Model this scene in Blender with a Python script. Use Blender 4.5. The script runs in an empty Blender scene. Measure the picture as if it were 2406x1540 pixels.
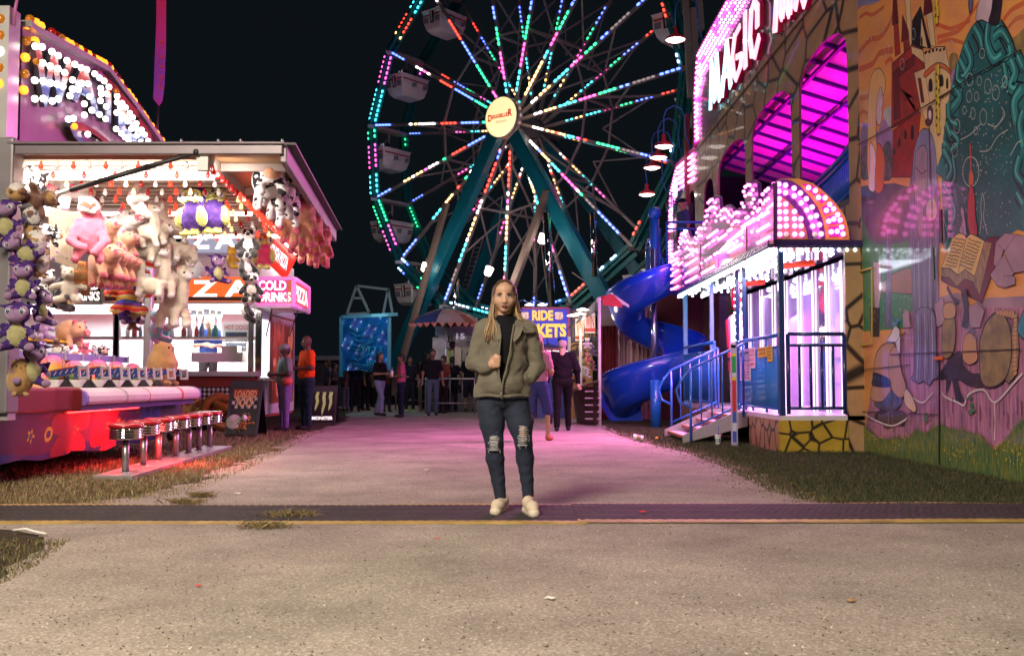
import bpy,math,random
import numpy as np
from mathutils import Vector,Matrix,Euler,Quaternion
random.seed(7)
R=math.radians
sc=bpy.context.scene
col=sc.collection
F=2339.0; CX=1203.0; CY=770.0; CAMZ=0.95
PITCH=math.atan(123.0/F)
cam_d = bpy.data.cameras.new('camera'); cam = bpy.data.objects.new('camera', cam_d); col.objects.link(cam)
cam.location=(0,0,CAMZ); cam.rotation_euler=(math.pi/2+PITCH,0,0)
cam_d.sensor_width=36; cam_d.lens=36*F/2406.0; cam_d.clip_end=500; cam_d.clip_start=0.1
sc.camera=cam
cam_d.dof.use_dof=True; cam_d.dof.focus_distance=7.5; cam_d.dof.aperture_fstop=5.6
def ray(x,y):
 u=(x - CX)/F; v=(CY - y)/F
 c,s=math.cos(PITCH),math.sin(PITCH)
 return Vector((u,c - v*s,s+v*c))
def at(x,y,Y):            # survey point of the photograph at distance Y along the road
 d=ray(x,y); k=Y/d.y
 return Vector((d.x*k,Y,CAMZ+d.z*k))
def onx(x,y,X):
 d=ray(x,y); k=X/d.x
 return Vector((X,d.y*k,CAMZ+d.z*k))
def onz(x,y,z=0.0):
 d=ray(x,y); k=(z - CAMZ)/d.z
 return Vector((d.x*k,d.y*k,z))
MATS={}
def mat(name,color=(.5,.5,.5),rough=.6,metal=0.,emit=None,es=0.,coat=0.,cr=.05,bump=0.,bs=40.,var=0.,vs=8.,spec=.5,
  trans=0.,sheen=0.,alpha=1.,nosample=False,bdist=.01):
 if name in MATS: return MATS[name]
 m=bpy.data.materials.new(name); m.use_nodes=True
 nt = m.node_tree; b = nt.nodes['Principled BSDF']
 b.inputs['Base Color'].default_value = (*color, 1)
 b.inputs['Roughness'].default_value = rough; b.inputs['Metallic'].default_value = metal
 b.inputs['Coat Weight'].default_value = coat; b.inputs['Coat Roughness'].default_value = cr
 b.inputs['Specular IOR Level'].default_value = spec
 b.inputs['Transmission Weight'].default_value = trans
 b.inputs['Alpha'].default_value = alpha
 if sheen: b.inputs['Sheen Weight'].default_value = sheen; b.inputs['Sheen Roughness'].default_value = .4
 if emit is not None:
  b.inputs['Emission Color'].default_value = (*emit, 1); b.inputs['Emission Strength'].default_value = es
  if nosample: m.cycles.emission_sampling = 'NONE'
 tc=None
 if bump or var: tc = nt.nodes.new('ShaderNodeTexCoord')
 if bump:
  n = nt.nodes.new('ShaderNodeTexNoise'); n.inputs['Scale'].default_value = bs; n.inputs['Detail'].default_value = 4
  bp = nt.nodes.new('ShaderNodeBump'); bp.inputs['Strength'].default_value = bump; bp.inputs['Distance'].default_value = bdist
  nt.links.new(tc.outputs['Object'], n.inputs['Vector']); nt.links.new(n.outputs['Fac'], bp.inputs['Height'])
  nt.links.new(bp.outputs['Normal'], b.inputs['Normal'])
 if var:
  n = nt.nodes.new('ShaderNodeTexNoise'); n.inputs['Scale'].default_value = vs; n.inputs['Detail'].default_value = 5
  mr = nt.nodes.new('ShaderNodeMapRange'); mr.inputs['From Min'].default_value = .3; mr.inputs['From Max'].default_value = .7
  mr.inputs['To Min'].default_value = 1 - var; mr.inputs['To Max'].default_value = 1 + var * .5
  mx = nt.nodes.new('ShaderNodeVectorMath'); mx.operation = 'SCALE'; mx.inputs[0].default_value = color
  nt.links.new(tc.outputs['Object'], n.inputs['Vector']); nt.links.new(n.outputs['Fac'], mr.inputs['Value'])
  nt.links.new(mr.outputs['Result'], mx.inputs['Scale']); nt.links.new(mx.outputs['Vector'], b.inputs['Base Color'])
 MATS[name]=m; return m
def lamp_mat(name,c,s,nosample=False,base=(.8,.8,.8)):
 return mat(name,base,.3,emit=c,es=s,nosample=nosample)
class MB:
 def __init__(s): s.v=[]; s.f=[]; s.m=[]; s.sm=[]
 def add(s,vs,fs,mi=0,smooth=False):
  o=len(s.v); s.v += [tuple(p) for p in vs]
  for f in fs: s.f.append([o+i for i in f]); s.m.append(mi); s.sm.append(smooth)
  return s
 def box(s,c,d,mi=0,M=None):
  x,y,z=d[0]/2,d[1]/2,d[2]/2
  vs=[Vector((a*x,b*y,e*z)) for a in (-1,1) for b in (-1,1) for e in (-1,1)]
  if M is not None: vs=[M @ p for p in vs]
  c=Vector(c); vs=[p+c for p in vs]
  return s.add(vs,[(0,1,3,2),(4,6,7,5),(0,4,5,1),(2,3,7,6),(0,2,6,4),(1,5,7,3)],mi)
 def bx(s,a,b,mi=0):
  return s.box([(a[i]+b[i])/2 for i in range(3)],[abs(b[i] - a[i]) for i in range(3)],mi)
 def bar(s,a,b,w,h=None,mi=0,up=(0,0,1)):
  a=Vector(a); b=Vector(b); h=h or w; d=b - a; L=d.length
  if L < 1e-6: return s
  z=d/L; u=Vector(up)
  if abs(z.dot(u)) > .98: u=Vector((0,1,0))
  x=z.cross(u).normalized(); y=x.cross(z)
  M=Matrix((x,y,z)).transposed()
  return s.box((a+b)/2,(w,h,L),mi,M)
 def tube(s,pts,r,n=8,mi=0,cap=True,flat=1.0):
  pts=[Vector(p) for p in pts]; k=len(pts)
  rs=r if isinstance(r,(list,tuple)) else [r]*k
  d=[(pts[min(i+1,k - 1)] - pts[max(i - 1,0)]).normalized() for i in range(k)]
  u=d[0].cross(Vector((0,0,1)))
  if u.length < .1: u=d[0].cross(Vector((1,0,0)))
  u.normalize(); vs=[]
  for i in range(k):
   u=(u - d[i]*u.dot(d[i]))
   u=u.normalized() if u.length > 1e-6 else d[i].orthogonal().normalized()
   w=d[i].cross(u)
   for j in range(n):
    a=2*math.pi*j/n
    vs.append(pts[i]+(u*math.cos(a)+w*math.sin(a)*flat)*rs[i])
  fs=[(i*n+j,i*n+(j+1) % n,(i+1)*n+(j+1) % n,(i+1)*n+j) for i in range(k - 1) for j in range(n)]
  if cap: fs += [tuple(range(n - 1,-1,-1)),tuple((k - 1)*n+j for j in range(n))]
  return s.add(vs,fs,mi,True)
 def lathe(s,prof,c=(0,0,0),axis=(0,0,1),n=16,mi=0,cap=False):
  a=Vector(axis).normalized(); q=Vector((0,0,1)).rotation_difference(a); c=Vector(c); vs=[]
  for (r,z) in prof:
   for j in range(n):
    t=2*math.pi*j/n
    vs.append(c+q @ Vector((r*math.cos(t),r*math.sin(t),z)))
  k=len(prof)
  fs=[(i*n+j,i*n+(j+1) % n,(i+1)*n+(j+1) % n,(i+1)*n+j) for i in range(k - 1) for j in range(n)]
  if cap: fs += [tuple(range(n - 1,-1,-1)),tuple((k - 1)*n+j for j in range(n))]
  return s.add(vs,fs,mi,True)
 def ball(s,c,r,n=8,mi=0,axis=(0,0,1)):
  r3=r if isinstance(r,(list,tuple)) else (r,r,r)
  h=max(3,n // 2); vs=[Vector((0,0,-1))]
  for i in range(1,h):
   p=-math.pi/2+math.pi*i/h
   for j in range(n):
    t=2*math.pi*j/n; vs.append(Vector((math.cos(p)*math.cos(t),math.cos(p)*math.sin(t),math.sin(p))))
  vs.append(Vector((0,0,1))); c=Vector(c)
  vs=[c+Vector((p.x*r3[0],p.y*r3[1],p.z*r3[2])) for p in vs]
  fs=[(0,1+(j+1) % n,1+j) for j in range(n)]
  for i in range(h - 2):
   for j in range(n):
    fs.append((1+i*n+j,1+i*n+(j+1) % n,1+(i+1)*n+(j+1) % n,1+(i+1)*n+j))
  t=len(vs) - 1; b=1+(h - 2)*n
  fs += [(b+j,b+(j+1) % n,t) for j in range(n)]
  return s.add(vs,fs,mi,True)
 def poly(s,pts,mi=0): return s.add(pts,[tuple(range(len(pts)))],mi)
 def prism(s,pts,d,mi=0,mi_side=None):      # closed outline (any planar polygon) pushed along d
  n=len(pts); pts=[Vector(p) for p in pts]; d=Vector(d)
  o=len(s.v); s.add(pts+[p+d for p in pts],[],mi)
  ms=mi if mi_side is None else mi_side
  s.f.append(list(range(o+n - 1,o - 1,-1))); s.m.append(mi); s.sm.append(False)
  s.f.append(list(range(o+n,o+2*n))); s.m.append(mi); s.sm.append(False)
  for i in range(n):
   s.f.append([o+i,o+(i+1) % n,o+n+(i+1) % n,o+n+i]); s.m.append(ms); s.sm.append(False)
  return s
 def grid(s,fn,nu,nv,mi=0,smooth=True):
  vs=[fn(i/nu,j/nv) for i in range(nu+1) for j in range(nv+1)]
  fs=[(i*(nv+1)+j,(i+1)*(nv+1)+j,(i+1)*(nv+1)+j+1,i*(nv+1)+j+1) for i in range(nu) for j in range(nv)]
  return s.add(vs,fs,mi,smooth)
 def build(s,name,mats,parent=None,solid=0.,bevel=0.,label=None,autosmooth=True):
  me=bpy.data.meshes.new(name); me.from_pydata(s.v,[],s.f)
  me.polygons.foreach_set('material_index', s.m); me.polygons.foreach_set('use_smooth', s.sm)
  if not isinstance(mats,(list,tuple)): mats=[mats]
  for m in mats: me.materials.append(m)
  me.update()
  o=bpy.data.objects.new(name,me); col.objects.link(o)
  if parent is not None: o.parent=parent; o.matrix_parent_inverse=parent_inv(parent)
  if solid: md = o.modifiers.new('solid', 'SOLIDIFY'); md.thickness = solid; md.offset = 0
  if bevel: md = o.modifiers.new('bevel', 'BEVEL'); md.width = bevel; md.segments = 2; md.limit_method = 'ANGLE'
  if label: o['label'] = label
  return o
def parent_world(p):
 M=Matrix.LocRotScale(p.location,p.rotation_euler,p.scale)
 if p.parent is None: return M
 return parent_world(p.parent) @ p.matrix_parent_inverse @ M
def parent_inv(p): return parent_world(p).inverted()
def thing(name,label,cat,loc=(0,0,0),group=None):
 o=bpy.data.objects.new(name,None); col.objects.link(o); o.location=loc; o.empty_display_size=.2
 o['label'] = label; o['category'] = cat
 if group: o['group'] = group
 return o
def tag(o,label,cat,group=None):
 o['label'] = label; o['category'] = cat
 if group: o['group'] = group
 return o
def struct(o, kind='structure'): o['kind'] = kind; return o
def kids(o): return [c for c in bpy.data.objects if c.parent is o]
def dup(root,label=None,keep_world=False):
 allk={}
 for c in bpy.data.objects:
  if c.parent is not None: allk.setdefault(c.parent,[]).append(c)
 r=root.copy(); col.objects.link(r)
 for ch in allk.get(root,[]):
  c=ch.copy(); col.objects.link(c); c.parent=r; c.matrix_parent_inverse=ch.matrix_parent_inverse.copy()
  for g in allk.get(ch,[]):
   d=g.copy(); col.objects.link(d); d.parent=c; d.matrix_parent_inverse=g.matrix_parent_inverse.copy()
 if label: r['label'] = label
 return r
def glyphs(sz,bold=0.0,shear=0.0,space=1.0):
 cu = bpy.data.curves.new('lettering', 'FONT'); cu.body = sz; cu.offset = bold; cu.shear = shear; cu.space_character = space
 cu.resolution_u = 3; cu.align_x = 'LEFT'; cu.extrude = 0.0
 o = bpy.data.objects.new('lettering', cu); col.objects.link(o)
 dg=bpy.context.evaluated_depsgraph_get(); dg.update()
 me=bpy.data.meshes.new_from_object(o.evaluated_get(dg))
 vs=[(v.co.x,v.co.y) for v in me.vertices]; fs=[tuple(p.vertices) for p in me.polygons]
 ed={}
 for f in fs:
  for i in range(len(f)):
   a,b=f[i],f[(i+1) % len(f)]
   ed[(a,b)]=1
 border=[(a,b) for (a,b) in ed if (b,a) not in ed]
 bpy.data.objects.remove(o); bpy.data.curves.remove(cu); bpy.data.meshes.remove(me)
 return vs,fs,border
def text(mb,s,org,U,V,w,h,mi=0,bold=0.02,depth=0.0,lift=0.003,shear=0.,mi_side=None,space=1.0,fn=None):
 """letters of s filling the w x h box whose lower left corner is org, U right, V up; raised by lift along UxV"""
 vs,fs,border=glyphs(s,bold,shear,space)
 if not vs: return mb
 x0=min(p[0] for p in vs); x1=max(p[0] for p in vs); y0=min(p[1] for p in vs); y1=max(p[1] for p in vs)
 org=Vector(org); U=Vector(U).normalized(); V=Vector(V).normalized(); N=U.cross(V)
 def m(p,l):
  a=(p[0] - x0)/(x1 - x0); b=(p[1] - y0)/(y1 - y0)
  if fn: a,b=fn(a,b)
  return org+U*(a*w)+V*(b*h)+N*l
 if depth <= 0: return mb.add([m(p,lift) for p in vs],fs,mi)
 n=len(vs)
 mb.add([m(p,lift+depth) for p in vs],fs,mi)
 mb.add([m(p,lift+depth) for p in vs]+[m(p,lift) for p in vs],[(b,a,a+n,b+n) for (a,b) in border],mi if mi_side is None else mi_side)
 return mb
def E(c, r, rot=None, m=0): return ('e', np.array(c, float), np.array(r if isinstance(r, (tuple, list)) else (r, r, r), float), rot, m)
def K(a, b, ra, rb=None, m=0): return ('k', np.array(a, float), np.array(b, float), ra, ra if rb is None else rb, m)
def soft(prims,res,k,wob=None,wf=20.):
 lo=np.full(3,1e9); hi=-lo; bbs=[]
 for p in prims:
  if p[0] == 'e':
   q=max(p[2]) if p[3] is not None else p[2]
   a,b=p[1] - q,p[1]+q
  else:
   rr=max(p[3],p[4]); a=np.minimum(p[1],p[2]) - rr; b=np.maximum(p[1],p[2])+rr
  bbs.append((a,b)); lo=np.minimum(lo,a); hi=np.maximum(hi,b)
 lo -= res*2+k*.5; hi += res*2+k*.5
 n=np.ceil((hi - lo)/res).astype(int)+1
 Fd=np.full(n,1.0,np.float32); best=np.full(n,9.0,np.float32); idm=np.zeros(n,np.int16)
 ax=[lo[i]+res*np.arange(n[i]) for i in range(3)]
 for p,(a,b) in zip(prims,bbs):
  mg=k*1.2+res*2
  i0=np.maximum(np.floor((a - mg - lo)/res).astype(int),0); i1=np.minimum(np.ceil((b+mg - lo)/res).astype(int)+1,n)
  sl=tuple(slice(i0[i],i1[i]) for i in range(3))
  X=ax[0][sl[0]][:,None,None]; Y=ax[1][sl[1]][None,:,None]; Z=ax[2][sl[2]][None,None,:]
  if p[0] == 'e':
   dx,dy,dz=X - p[1][0],Y - p[1][1],Z - p[1][2]
   if p[3] is not None:
    Mr=Euler(p[3]).to_matrix().transposed()
    dx,dy,dz=(Mr[0][0]*dx+Mr[0][1]*dy+Mr[0][2]*dz,Mr[1][0]*dx+Mr[1][1]*dy+Mr[1][2]*dz,Mr[2][0]*dx+Mr[2][1]*dy+Mr[2][2]*dz)
   r=p[2]; k0=np.sqrt((dx/r[0]) ** 2+(dy/r[1]) ** 2+(dz/r[2]) ** 2)
   k1=np.sqrt((dx/r[0] ** 2) ** 2+(dy/r[1] ** 2) ** 2+(dz/r[2] ** 2) ** 2)
   d=k0*(k0 - 1)/np.maximum(k1,1e-6)
   mi=p[4]
  else:
   ba=p[2] - p[1]; L2=max(float(ba @ ba),1e-9)
   dx,dy,dz=X - p[1][0],Y - p[1][1],Z - p[1][2]
   t=np.clip((dx*ba[0]+dy*ba[1]+dz*ba[2])/L2,0,1)
   d=np.sqrt((dx - t*ba[0]) ** 2+(dy - t*ba[1]) ** 2+(dz - t*ba[2]) ** 2) - (p[3]+(p[4] - p[3])*t)
   mi=p[5]
  d=d.astype(np.float32); f=Fd[sl]
  h=np.maximum(k - np.abs(f - d),0)/k if k > 0 else 0
  Fd[sl]=np.minimum(f,d) - h*h*k*.25
  w=d < best[sl]; best[sl]=np.where(w,d,best[sl]); idm[sl]=np.where(w,mi,idm[sl])
 if wob:
  X=ax[0][:,None,None]; Y=ax[1][None,:,None]; Z=ax[2][None,None,:]
  Fd += (wob*(np.sin(X*wf+2*np.sin(Z*wf*.7+1))*np.sin(Z*wf*1.3+2.1*np.sin(Y*wf*.6))+.5*np.sin(Y*wf*2.1+X*wf*1.7+3*np.sin(Z*wf*.9)))).astype(np.float32)
 ins=Fd < 0
 c8=[ins[i:n[0] - 1+i,j:n[1] - 1+j,l:n[2] - 1+l] for i in (0,1) for j in (0,1) for l in (0,1)]
 sm=sum(c.astype(np.int8) for c in c8); act=(sm > 0) & (sm < 8)
 cells=np.argwhere(act); idx=np.full(act.shape,-1,np.int64); idx[act]=np.arange(len(cells))
 if len(cells) == 0: return [],[],[]
 acc=np.zeros((len(cells),3)); cnt=np.zeros(len(cells))
 cor=[(i,j,l) for i in (0,1) for j in (0,1) for l in (0,1)]
 vals={c: Fd[cells[:,0]+c[0],cells[:,1]+c[1],cells[:,2]+c[2]].astype(float) for c in cor}
 for c in cor:
  for a in range(3):
   if c[a] == 0:
    e=list(c); e[a]=1; e=tuple(e); v0,v1=vals[c],vals[e]
    x=(v0 < 0) != (v1 < 0); t=np.where(x,v0/np.where(x,v0 - v1,1),0)
    pt=np.tile(np.array(c,float),(len(cells),1)); pt[:,a] += t
    acc += pt*x[:,None]; cnt += x
 P=lo+res*(cells+acc/np.maximum(cnt,1)[:,None])
 vm=idm[cells[:,0],cells[:,1],cells[:,2]]
 fs=[]
 for a in range(3):
  b,c=(a+1) % 3,(a+2) % 3
  s0=[slice(0,n[i]) for i in range(3)]; s1=list(s0); s0[a]=slice(0,n[a] - 1); s1[a]=slice(1,n[a])
  x=ins[tuple(s0)] != ins[tuple(s1)]
  e=np.argwhere(x); e=e[(e[:,b] > 0) & (e[:,c] > 0) & (e[:,b] < n[b] - 1) & (e[:,c] < n[c] - 1)]
  o1=np.zeros(3,int); o1[b]=1; o2=np.zeros(3,int); o2[c]=1
  q=[e - o1 - o2,e - o2,e,e - o1]
  q=np.stack([idx[t[:,0],t[:,1],t[:,2]] for t in q],1)
  fl=ins[e[:,0],e[:,1],e[:,2]]
  q=np.where(fl[:,None],q,q[:,::-1]); fs.append(q[(q >= 0).all(1)])
 Q=np.concatenate(fs); fm=vm[Q[:,0]]
 return P,Q,fm
def sculpt(name,prims,mats,res=.012,k=.03,parent=None,wob=None,wf=20.,label=None,relax=0):
 P,Q,fm=soft(prims,res,k,wob,wf)
 me=bpy.data.meshes.new(name)
 me.vertices.add(len(P)); me.vertices.foreach_set('co', np.asarray(P, np.float32).ravel())
 me.loops.add(Q.size); me.loops.foreach_set('vertex_index', Q.astype(np.int32).ravel())
 me.polygons.add(len(Q)); me.polygons.foreach_set('loop_start', np.arange(0, Q.size, 4, dtype=np.int32))
 me.polygons.foreach_set('material_index', fm.astype(np.int32)); me.polygons.foreach_set('use_smooth', np.ones(len(Q), bool))
 if not isinstance(mats,(list,tuple)): mats=[mats]
 for m in mats: me.materials.append(m)
 me.update(calc_edges=True)
 o=bpy.data.objects.new(name,me); col.objects.link(o)
 if parent is not None: o.parent=parent; o.matrix_parent_inverse=parent_inv(parent)
 if relax: md = o.modifiers.new('smooth', 'SMOOTH'); md.iterations = relax; md.factor = .5
 if label: o['label'] = label
 return o
def light(name,kind,loc,power,color,size=.1,target=None,spot=None,size_y=None,spread=None,parent=None):
 l=bpy.data.lights.new(name,kind); o=bpy.data.objects.new(name,l); col.objects.link(o)
 l.energy=power; l.color=color; o.location=loc
 if kind == 'AREA':
  l.size=size
  if size_y: l.shape = 'RECTANGLE'; l.size_y = size_y
  if spread: l.spread=spread
 elif kind in ('POINT', 'SPOT'): l.shadow_soft_size = size
 if kind == 'SPOT' and spot: l.spot_size = spot; l.spot_blend = .6
 if target is not None:
  o.rotation_euler = (Vector(target) - Vector(loc)).to_track_quat('-Z', 'Y').to_euler()
 if parent is not None: o.parent=parent; o.matrix_parent_inverse=parent_inv(parent)
 return o
# ================================================================ night sky
w = bpy.data.worlds.new('World'); sc.world = w; w.use_nodes = True
bg = w.node_tree.nodes['Background']; bg.inputs[0].default_value = (.0038, .0057, .0076, 1); bg.inputs[1].default_value = 1.0
sc.view_settings.view_transform = 'Standard'; sc.view_settings.look = 'None'; sc.view_settings.gamma = 1; sc.view_settings.exposure = 0
sc.cycles.use_denoising=True; sc.cycles.use_adaptive_sampling=True; sc.cycles.adaptive_threshold=.02
sc.cycles.max_bounces=5; sc.cycles.diffuse_bounces=2; sc.cycles.glossy_bounces=3; sc.cycles.transmission_bounces=3; sc.cycles.transparent_max_bounces=6
sc.cycles.sample_clamp_indirect=3.0; sc.cycles.caustics_reflective=False; sc.cycles.caustics_refractive=False
sc.cycles.use_light_tree=True
# ================================================================ ground
def ground_mat(name,c1,c2,c3,sp=180.,bump=.6,rough=.9,big=.25):
 m = bpy.data.materials.new(name); m.use_nodes = True; nt = m.node_tree; N = nt.nodes; L = nt.links; b = N['Principled BSDF']
 b.inputs['Roughness'].default_value = rough; b.inputs['Specular IOR Level'].default_value = .3
 tc = N.new('ShaderNodeTexCoord')
 n1 = N.new('ShaderNodeTexNoise'); n1.inputs['Scale'].default_value = sp; n1.inputs['Detail'].default_value = 3; n1.inputs['Roughness'].default_value = .7
 n2 = N.new('ShaderNodeTexNoise'); n2.inputs['Scale'].default_value = 1.1; n2.inputs['Detail'].default_value = 6; n2.inputs['Roughness'].default_value = .65
 n3 = N.new('ShaderNodeTexVoronoi'); n3.inputs['Scale'].default_value = sp * .38
 for n in (n1, n2, n3): L.new(tc.outputs['Object'], n.inputs['Vector'])
 cr = N.new('ShaderNodeValToRGB'); e = cr.color_ramp.elements; e[0].position = .3; e[0].color = (*c1, 1); e[1].position = .74; e[1].color = (*c3, 1)
 x = e.new(.5); x.color = (*c2, 1); L.new(n1.outputs['Fac'], cr.inputs['Fac'])
 mr = N.new('ShaderNodeMapRange'); mr.inputs['From Min'].default_value = .3; mr.inputs['From Max'].default_value = .7
 mr.inputs['To Min'].default_value = 1 - big; mr.inputs['To Max'].default_value = 1 + big * .6; L.new(n2.outputs['Fac'], mr.inputs['Value'])
 mv = N.new('ShaderNodeMapRange'); mv.inputs['From Min'].default_value = .0; mv.inputs['From Max'].default_value = .5
 mv.inputs['To Min'].default_value = 1.25; mv.inputs['To Max'].default_value = .75; L.new(n3.outputs['Distance'], mv.inputs['Value'])
 mu = N.new('ShaderNodeMath'); mu.operation = 'MULTIPLY'; L.new(mr.outputs[0], mu.inputs[0]); L.new(mv.outputs[0], mu.inputs[1])
 sc_ = N.new('ShaderNodeVectorMath'); sc_.operation = 'SCALE'; L.new(cr.outputs['Color'], sc_.inputs[0]); L.new(mu.outputs[0], sc_.inputs['Scale'])
 L.new(sc_.outputs[0], b.inputs['Base Color'])
 bp = N.new('ShaderNodeBump'); bp.inputs['Strength'].default_value = bump; bp.inputs['Distance'].default_value = .012
 ad = N.new('ShaderNodeMath'); ad.operation = 'ADD'; L.new(n1.outputs['Fac'], ad.inputs[0]); L.new(mv.outputs[0], ad.inputs[1])
 L.new(ad.outputs[0], bp.inputs['Height']); L.new(bp.outputs['Normal'], b.inputs['Normal'])
 return m
m_asph = ground_mat('asphalt', (.27, .24, .20), (.44, .39, .33), (.62, .56, .485), 120., .6, .9, .34)
m_dirt = ground_mat('grassy_dirt', (.03, .026, .014), (.07, .058, .03), (.12, .10, .055), 60., 1., .95, .4)
g=MB(); g.poly([(-150,-60,0),(150,-60,0),(150,220,0),(-150,220,0)])
struct(g.build('ground', m_dirt))
def jag(pts,step=.12,amp=.10):
 out=[]
 for i in range(len(pts) - 1):
  a,b=Vector(pts[i]),Vector(pts[i+1]); n=max(1,int((b - a).length/step))
  for j in range(n):
   p=a.lerp(b,j/n); out.append(p+Vector((random.uniform(-amp,amp),random.uniform(-amp,amp)*1.5,0)))
 out.append(Vector(pts[-1])); return out
lft=[onz(x,y) for x,y in [(-900,1600),(-160,1440),(40,1330),(130,1270),(40,1245)]]+[onz(-400,1240)]
lft2=[onz(-400,1190),onz(150,1188),onz(330,1168),onz(450,1135),onz(590,1078),onz(700,1024),onz(815,990),onz(820,962)]
rgt=[onz(1330,962),onz(1400,995),onz(1520,1036),onz(1640,1062),onz(1740,1098),onz(1860,1152),onz(2010,1192),onz(2600,1196)]
P=[Vector((-12,3.0,0))]+jag(lft,.16,.05)+jag(lft2)+[Vector((-9.5,44,0)),Vector((9,44,0))]+jag(rgt)+[onz(2600,1236)]+jag([onz(2500,1262),onz(2640,1400)])+[Vector((12,-40,0)),Vector((-12,-40,0))]
from mathutils.geometry import tessellate_polygon
tri=tessellate_polygon([[Vector((p.x,p.y,0)) for p in P]])
g=MB(); g.add([(p.x,p.y,.004) for p in P],tri)
for i,f in enumerate(g.f):
 a,b,c=[Vector(g.v[k]) for k in f]
 if (b - a).cross(c - a).z < 0: g.f[i]=f[::-1]
struct(g.build('road', m_asph))
def blades(name, pts, h, w_, mats, lean=.6, kind='stuff', cat=None):
 n=len(pts); rs=np.random.RandomState(hash(name) % 1000 if False else len(name)*37+n % 97)
 p=np.array(pts); a=rs.uniform(0,2*np.pi,n); hh=h*rs.uniform(.4,1.25,n); ww=w_*rs.uniform(.6,1.3,n)
 b=rs.uniform(0,2*np.pi,n); ln=rs.uniform(.2,1.3,n)*lean*hh
 dx,dy=np.cos(a)*ww,np.sin(a)*ww
 v=np.zeros((n,4,3)); z0=p[:,2]
 v[:,0]=np.stack([p[:,0] - dx,p[:,1] - dy,z0],1); v[:,1]=np.stack([p[:,0]+dx,p[:,1]+dy,z0],1)
 mx,my=p[:,0]+np.cos(b)*ln*.4,p[:,1]+np.sin(b)*ln*.4
 v[:,2]=np.stack([mx+dx*.6,my+dy*.6,z0+hh*.6],1)
 v[:,3]=np.stack([p[:,0]+np.cos(b)*ln,p[:,1]+np.sin(b)*ln,z0+hh],1)
 me = bpy.data.meshes.new(name); me.vertices.add(n * 4); me.vertices.foreach_set('co', v.astype(np.float32).ravel())
 i=np.arange(n)[:,None]*4; q=np.concatenate([i+[0,1,2],i+[0,2,3]],1).astype(np.int32).reshape(-1,3)
 me.loops.add(q.size); me.loops.foreach_set('vertex_index', q.ravel()); me.polygons.add(len(q))
 me.polygons.foreach_set('loop_start', np.arange(0, q.size, 3, dtype=np.int32))
 mi = np.repeat(rs.randint(0, len(mats), n), 2).astype(np.int32); me.polygons.foreach_set('material_index', mi)
 for m in mats: me.materials.append(m)
 me.update(calc_edges=True); o = bpy.data.objects.new(name, me); col.objects.link(o); o['kind'] = kind
 if cat: tag(o,*cat)
 return o
straw = [mat('straw_a', (.30, .22, .11), .8), mat('straw_b', (.20, .13, .06), .8), mat('straw_c', (.16, .15, .05), .8), mat('straw_d', (.40, .31, .17), .8)]
green = [mat('grass_a', (.035, .05, .018), .8), mat('grass_b', (.06, .07, .025), .8), mat('grass_c', (.10, .085, .04), .8), mat('grass_d', (.025, .035, .014), .8)]
def lerp_path(pts,y):
 for i in range(len(pts) - 1):
  a,b=pts[i],pts[i+1]
  if min(a.y,b.y) <= y <= max(a.y,b.y) and abs(a.y - b.y) > 1e-6:
   return a.x+(b.x - a.x)*(y - a.y)/(b.y - a.y)
 return None
pts=[]
L2=lft2[1:]
while len(pts) < 42000:
 y=7.65+11*random.random() ** 1.5; xe=lerp_path(L2,y)
 if xe is None: continue
 x=xe+.25 - random.random() ** 1.0*4.4
 if x > xe - .1 and random.random() < .6: continue
 if y < 8.6 and x < -4.9: continue
 pts.append((x,y,0.0))
blades('dry_grass', pts, .045, .004, straw)
pts=[]
while len(pts) < 7000:
 y=random.uniform(3.0,6.62); xe=lerp_path([lft[0],lft[1],lft[2],lft[3]],y)
 if xe is None: continue
 x=xe+.1 - abs(random.gauss(0,.8)); pts.append((x,y,0.004))
blades('grass_edge', pts, .022, .004, straw[1:3] + green[2:3])
pts=[]
R2=rgt
while len(pts) < 45000:
 y=7.6+12*random.random() ** 1.5; xe=lerp_path(R2,y)
 if xe is None: continue
 x=xe - .2+random.random()*(3.4 if y < 13 else 2.6)
 if x < xe+.1 and random.random() < .6: continue
 if x > 4.75: continue
 if y > 13.2 and x > 3.45: continue
 pts.append((x,y,0.0))
blades('dark_grass', pts, .04, .004, green)
pts=[]
while len(pts) < 5000:
 y=7.8+10*random.random() ** 1.3; xe=lerp_path(R2,y)
 if xe is None: continue
 pts.append((xe+random.gauss(0,.16),y,.003))
blades('trampled_grass', pts, .02, .005, [straw[1], green[2], straw[2]], lean=2.)
pts=[]
while len(pts) < 6000:
 y=3.2+12*random.random() ** 2; x=random.uniform(-.52,.52)*y
 pts.append((x,y,.004))
blades('road_grit', pts, .006, .0045, [mat('grit_pale', (.55, .5, .44), .9), mat('grit_dark', (.07, .06, .05), .9), mat('grit_brown', (.2, .13, .07), .9), mat('grit_dark', (.07, .06, .05), .9)], lean=2.5)
for (x, y, r, lab) in [(300, 1160, .13, 'small dry grass clump on the road edge left of the mat'), (474, 1168, .09, 'small dark tuft of grass lying alone on the pink road'), (685, 1218, .17, 'largest dry grass clump lying on the mat'), (624, 1241, .14, 'flat straw clump just below the near yellow edge of the mat'),
        (440, 1188, .13, 'dry grass clump on the far yellow edge of the mat at left'), (640, 1060, .12, 'straw tuft on the road near the stools'), (560, 1078, .12, 'straw tuft at the road edge nearest the stool plinth')]:
 c=onz(x,y); zz=.02 if 1185 < y < 1232 else .006
 pp=[(c.x+random.gauss(0,r*.55),c.y+random.gauss(0,r*.35),zz) for _ in range(260)]
 o = blades('grass_clump', pp, .04, .003, straw[:3], lean=1.8, kind='thing', cat=(lab, 'grass clump', 'loose grass clumps on the ground'))
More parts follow.
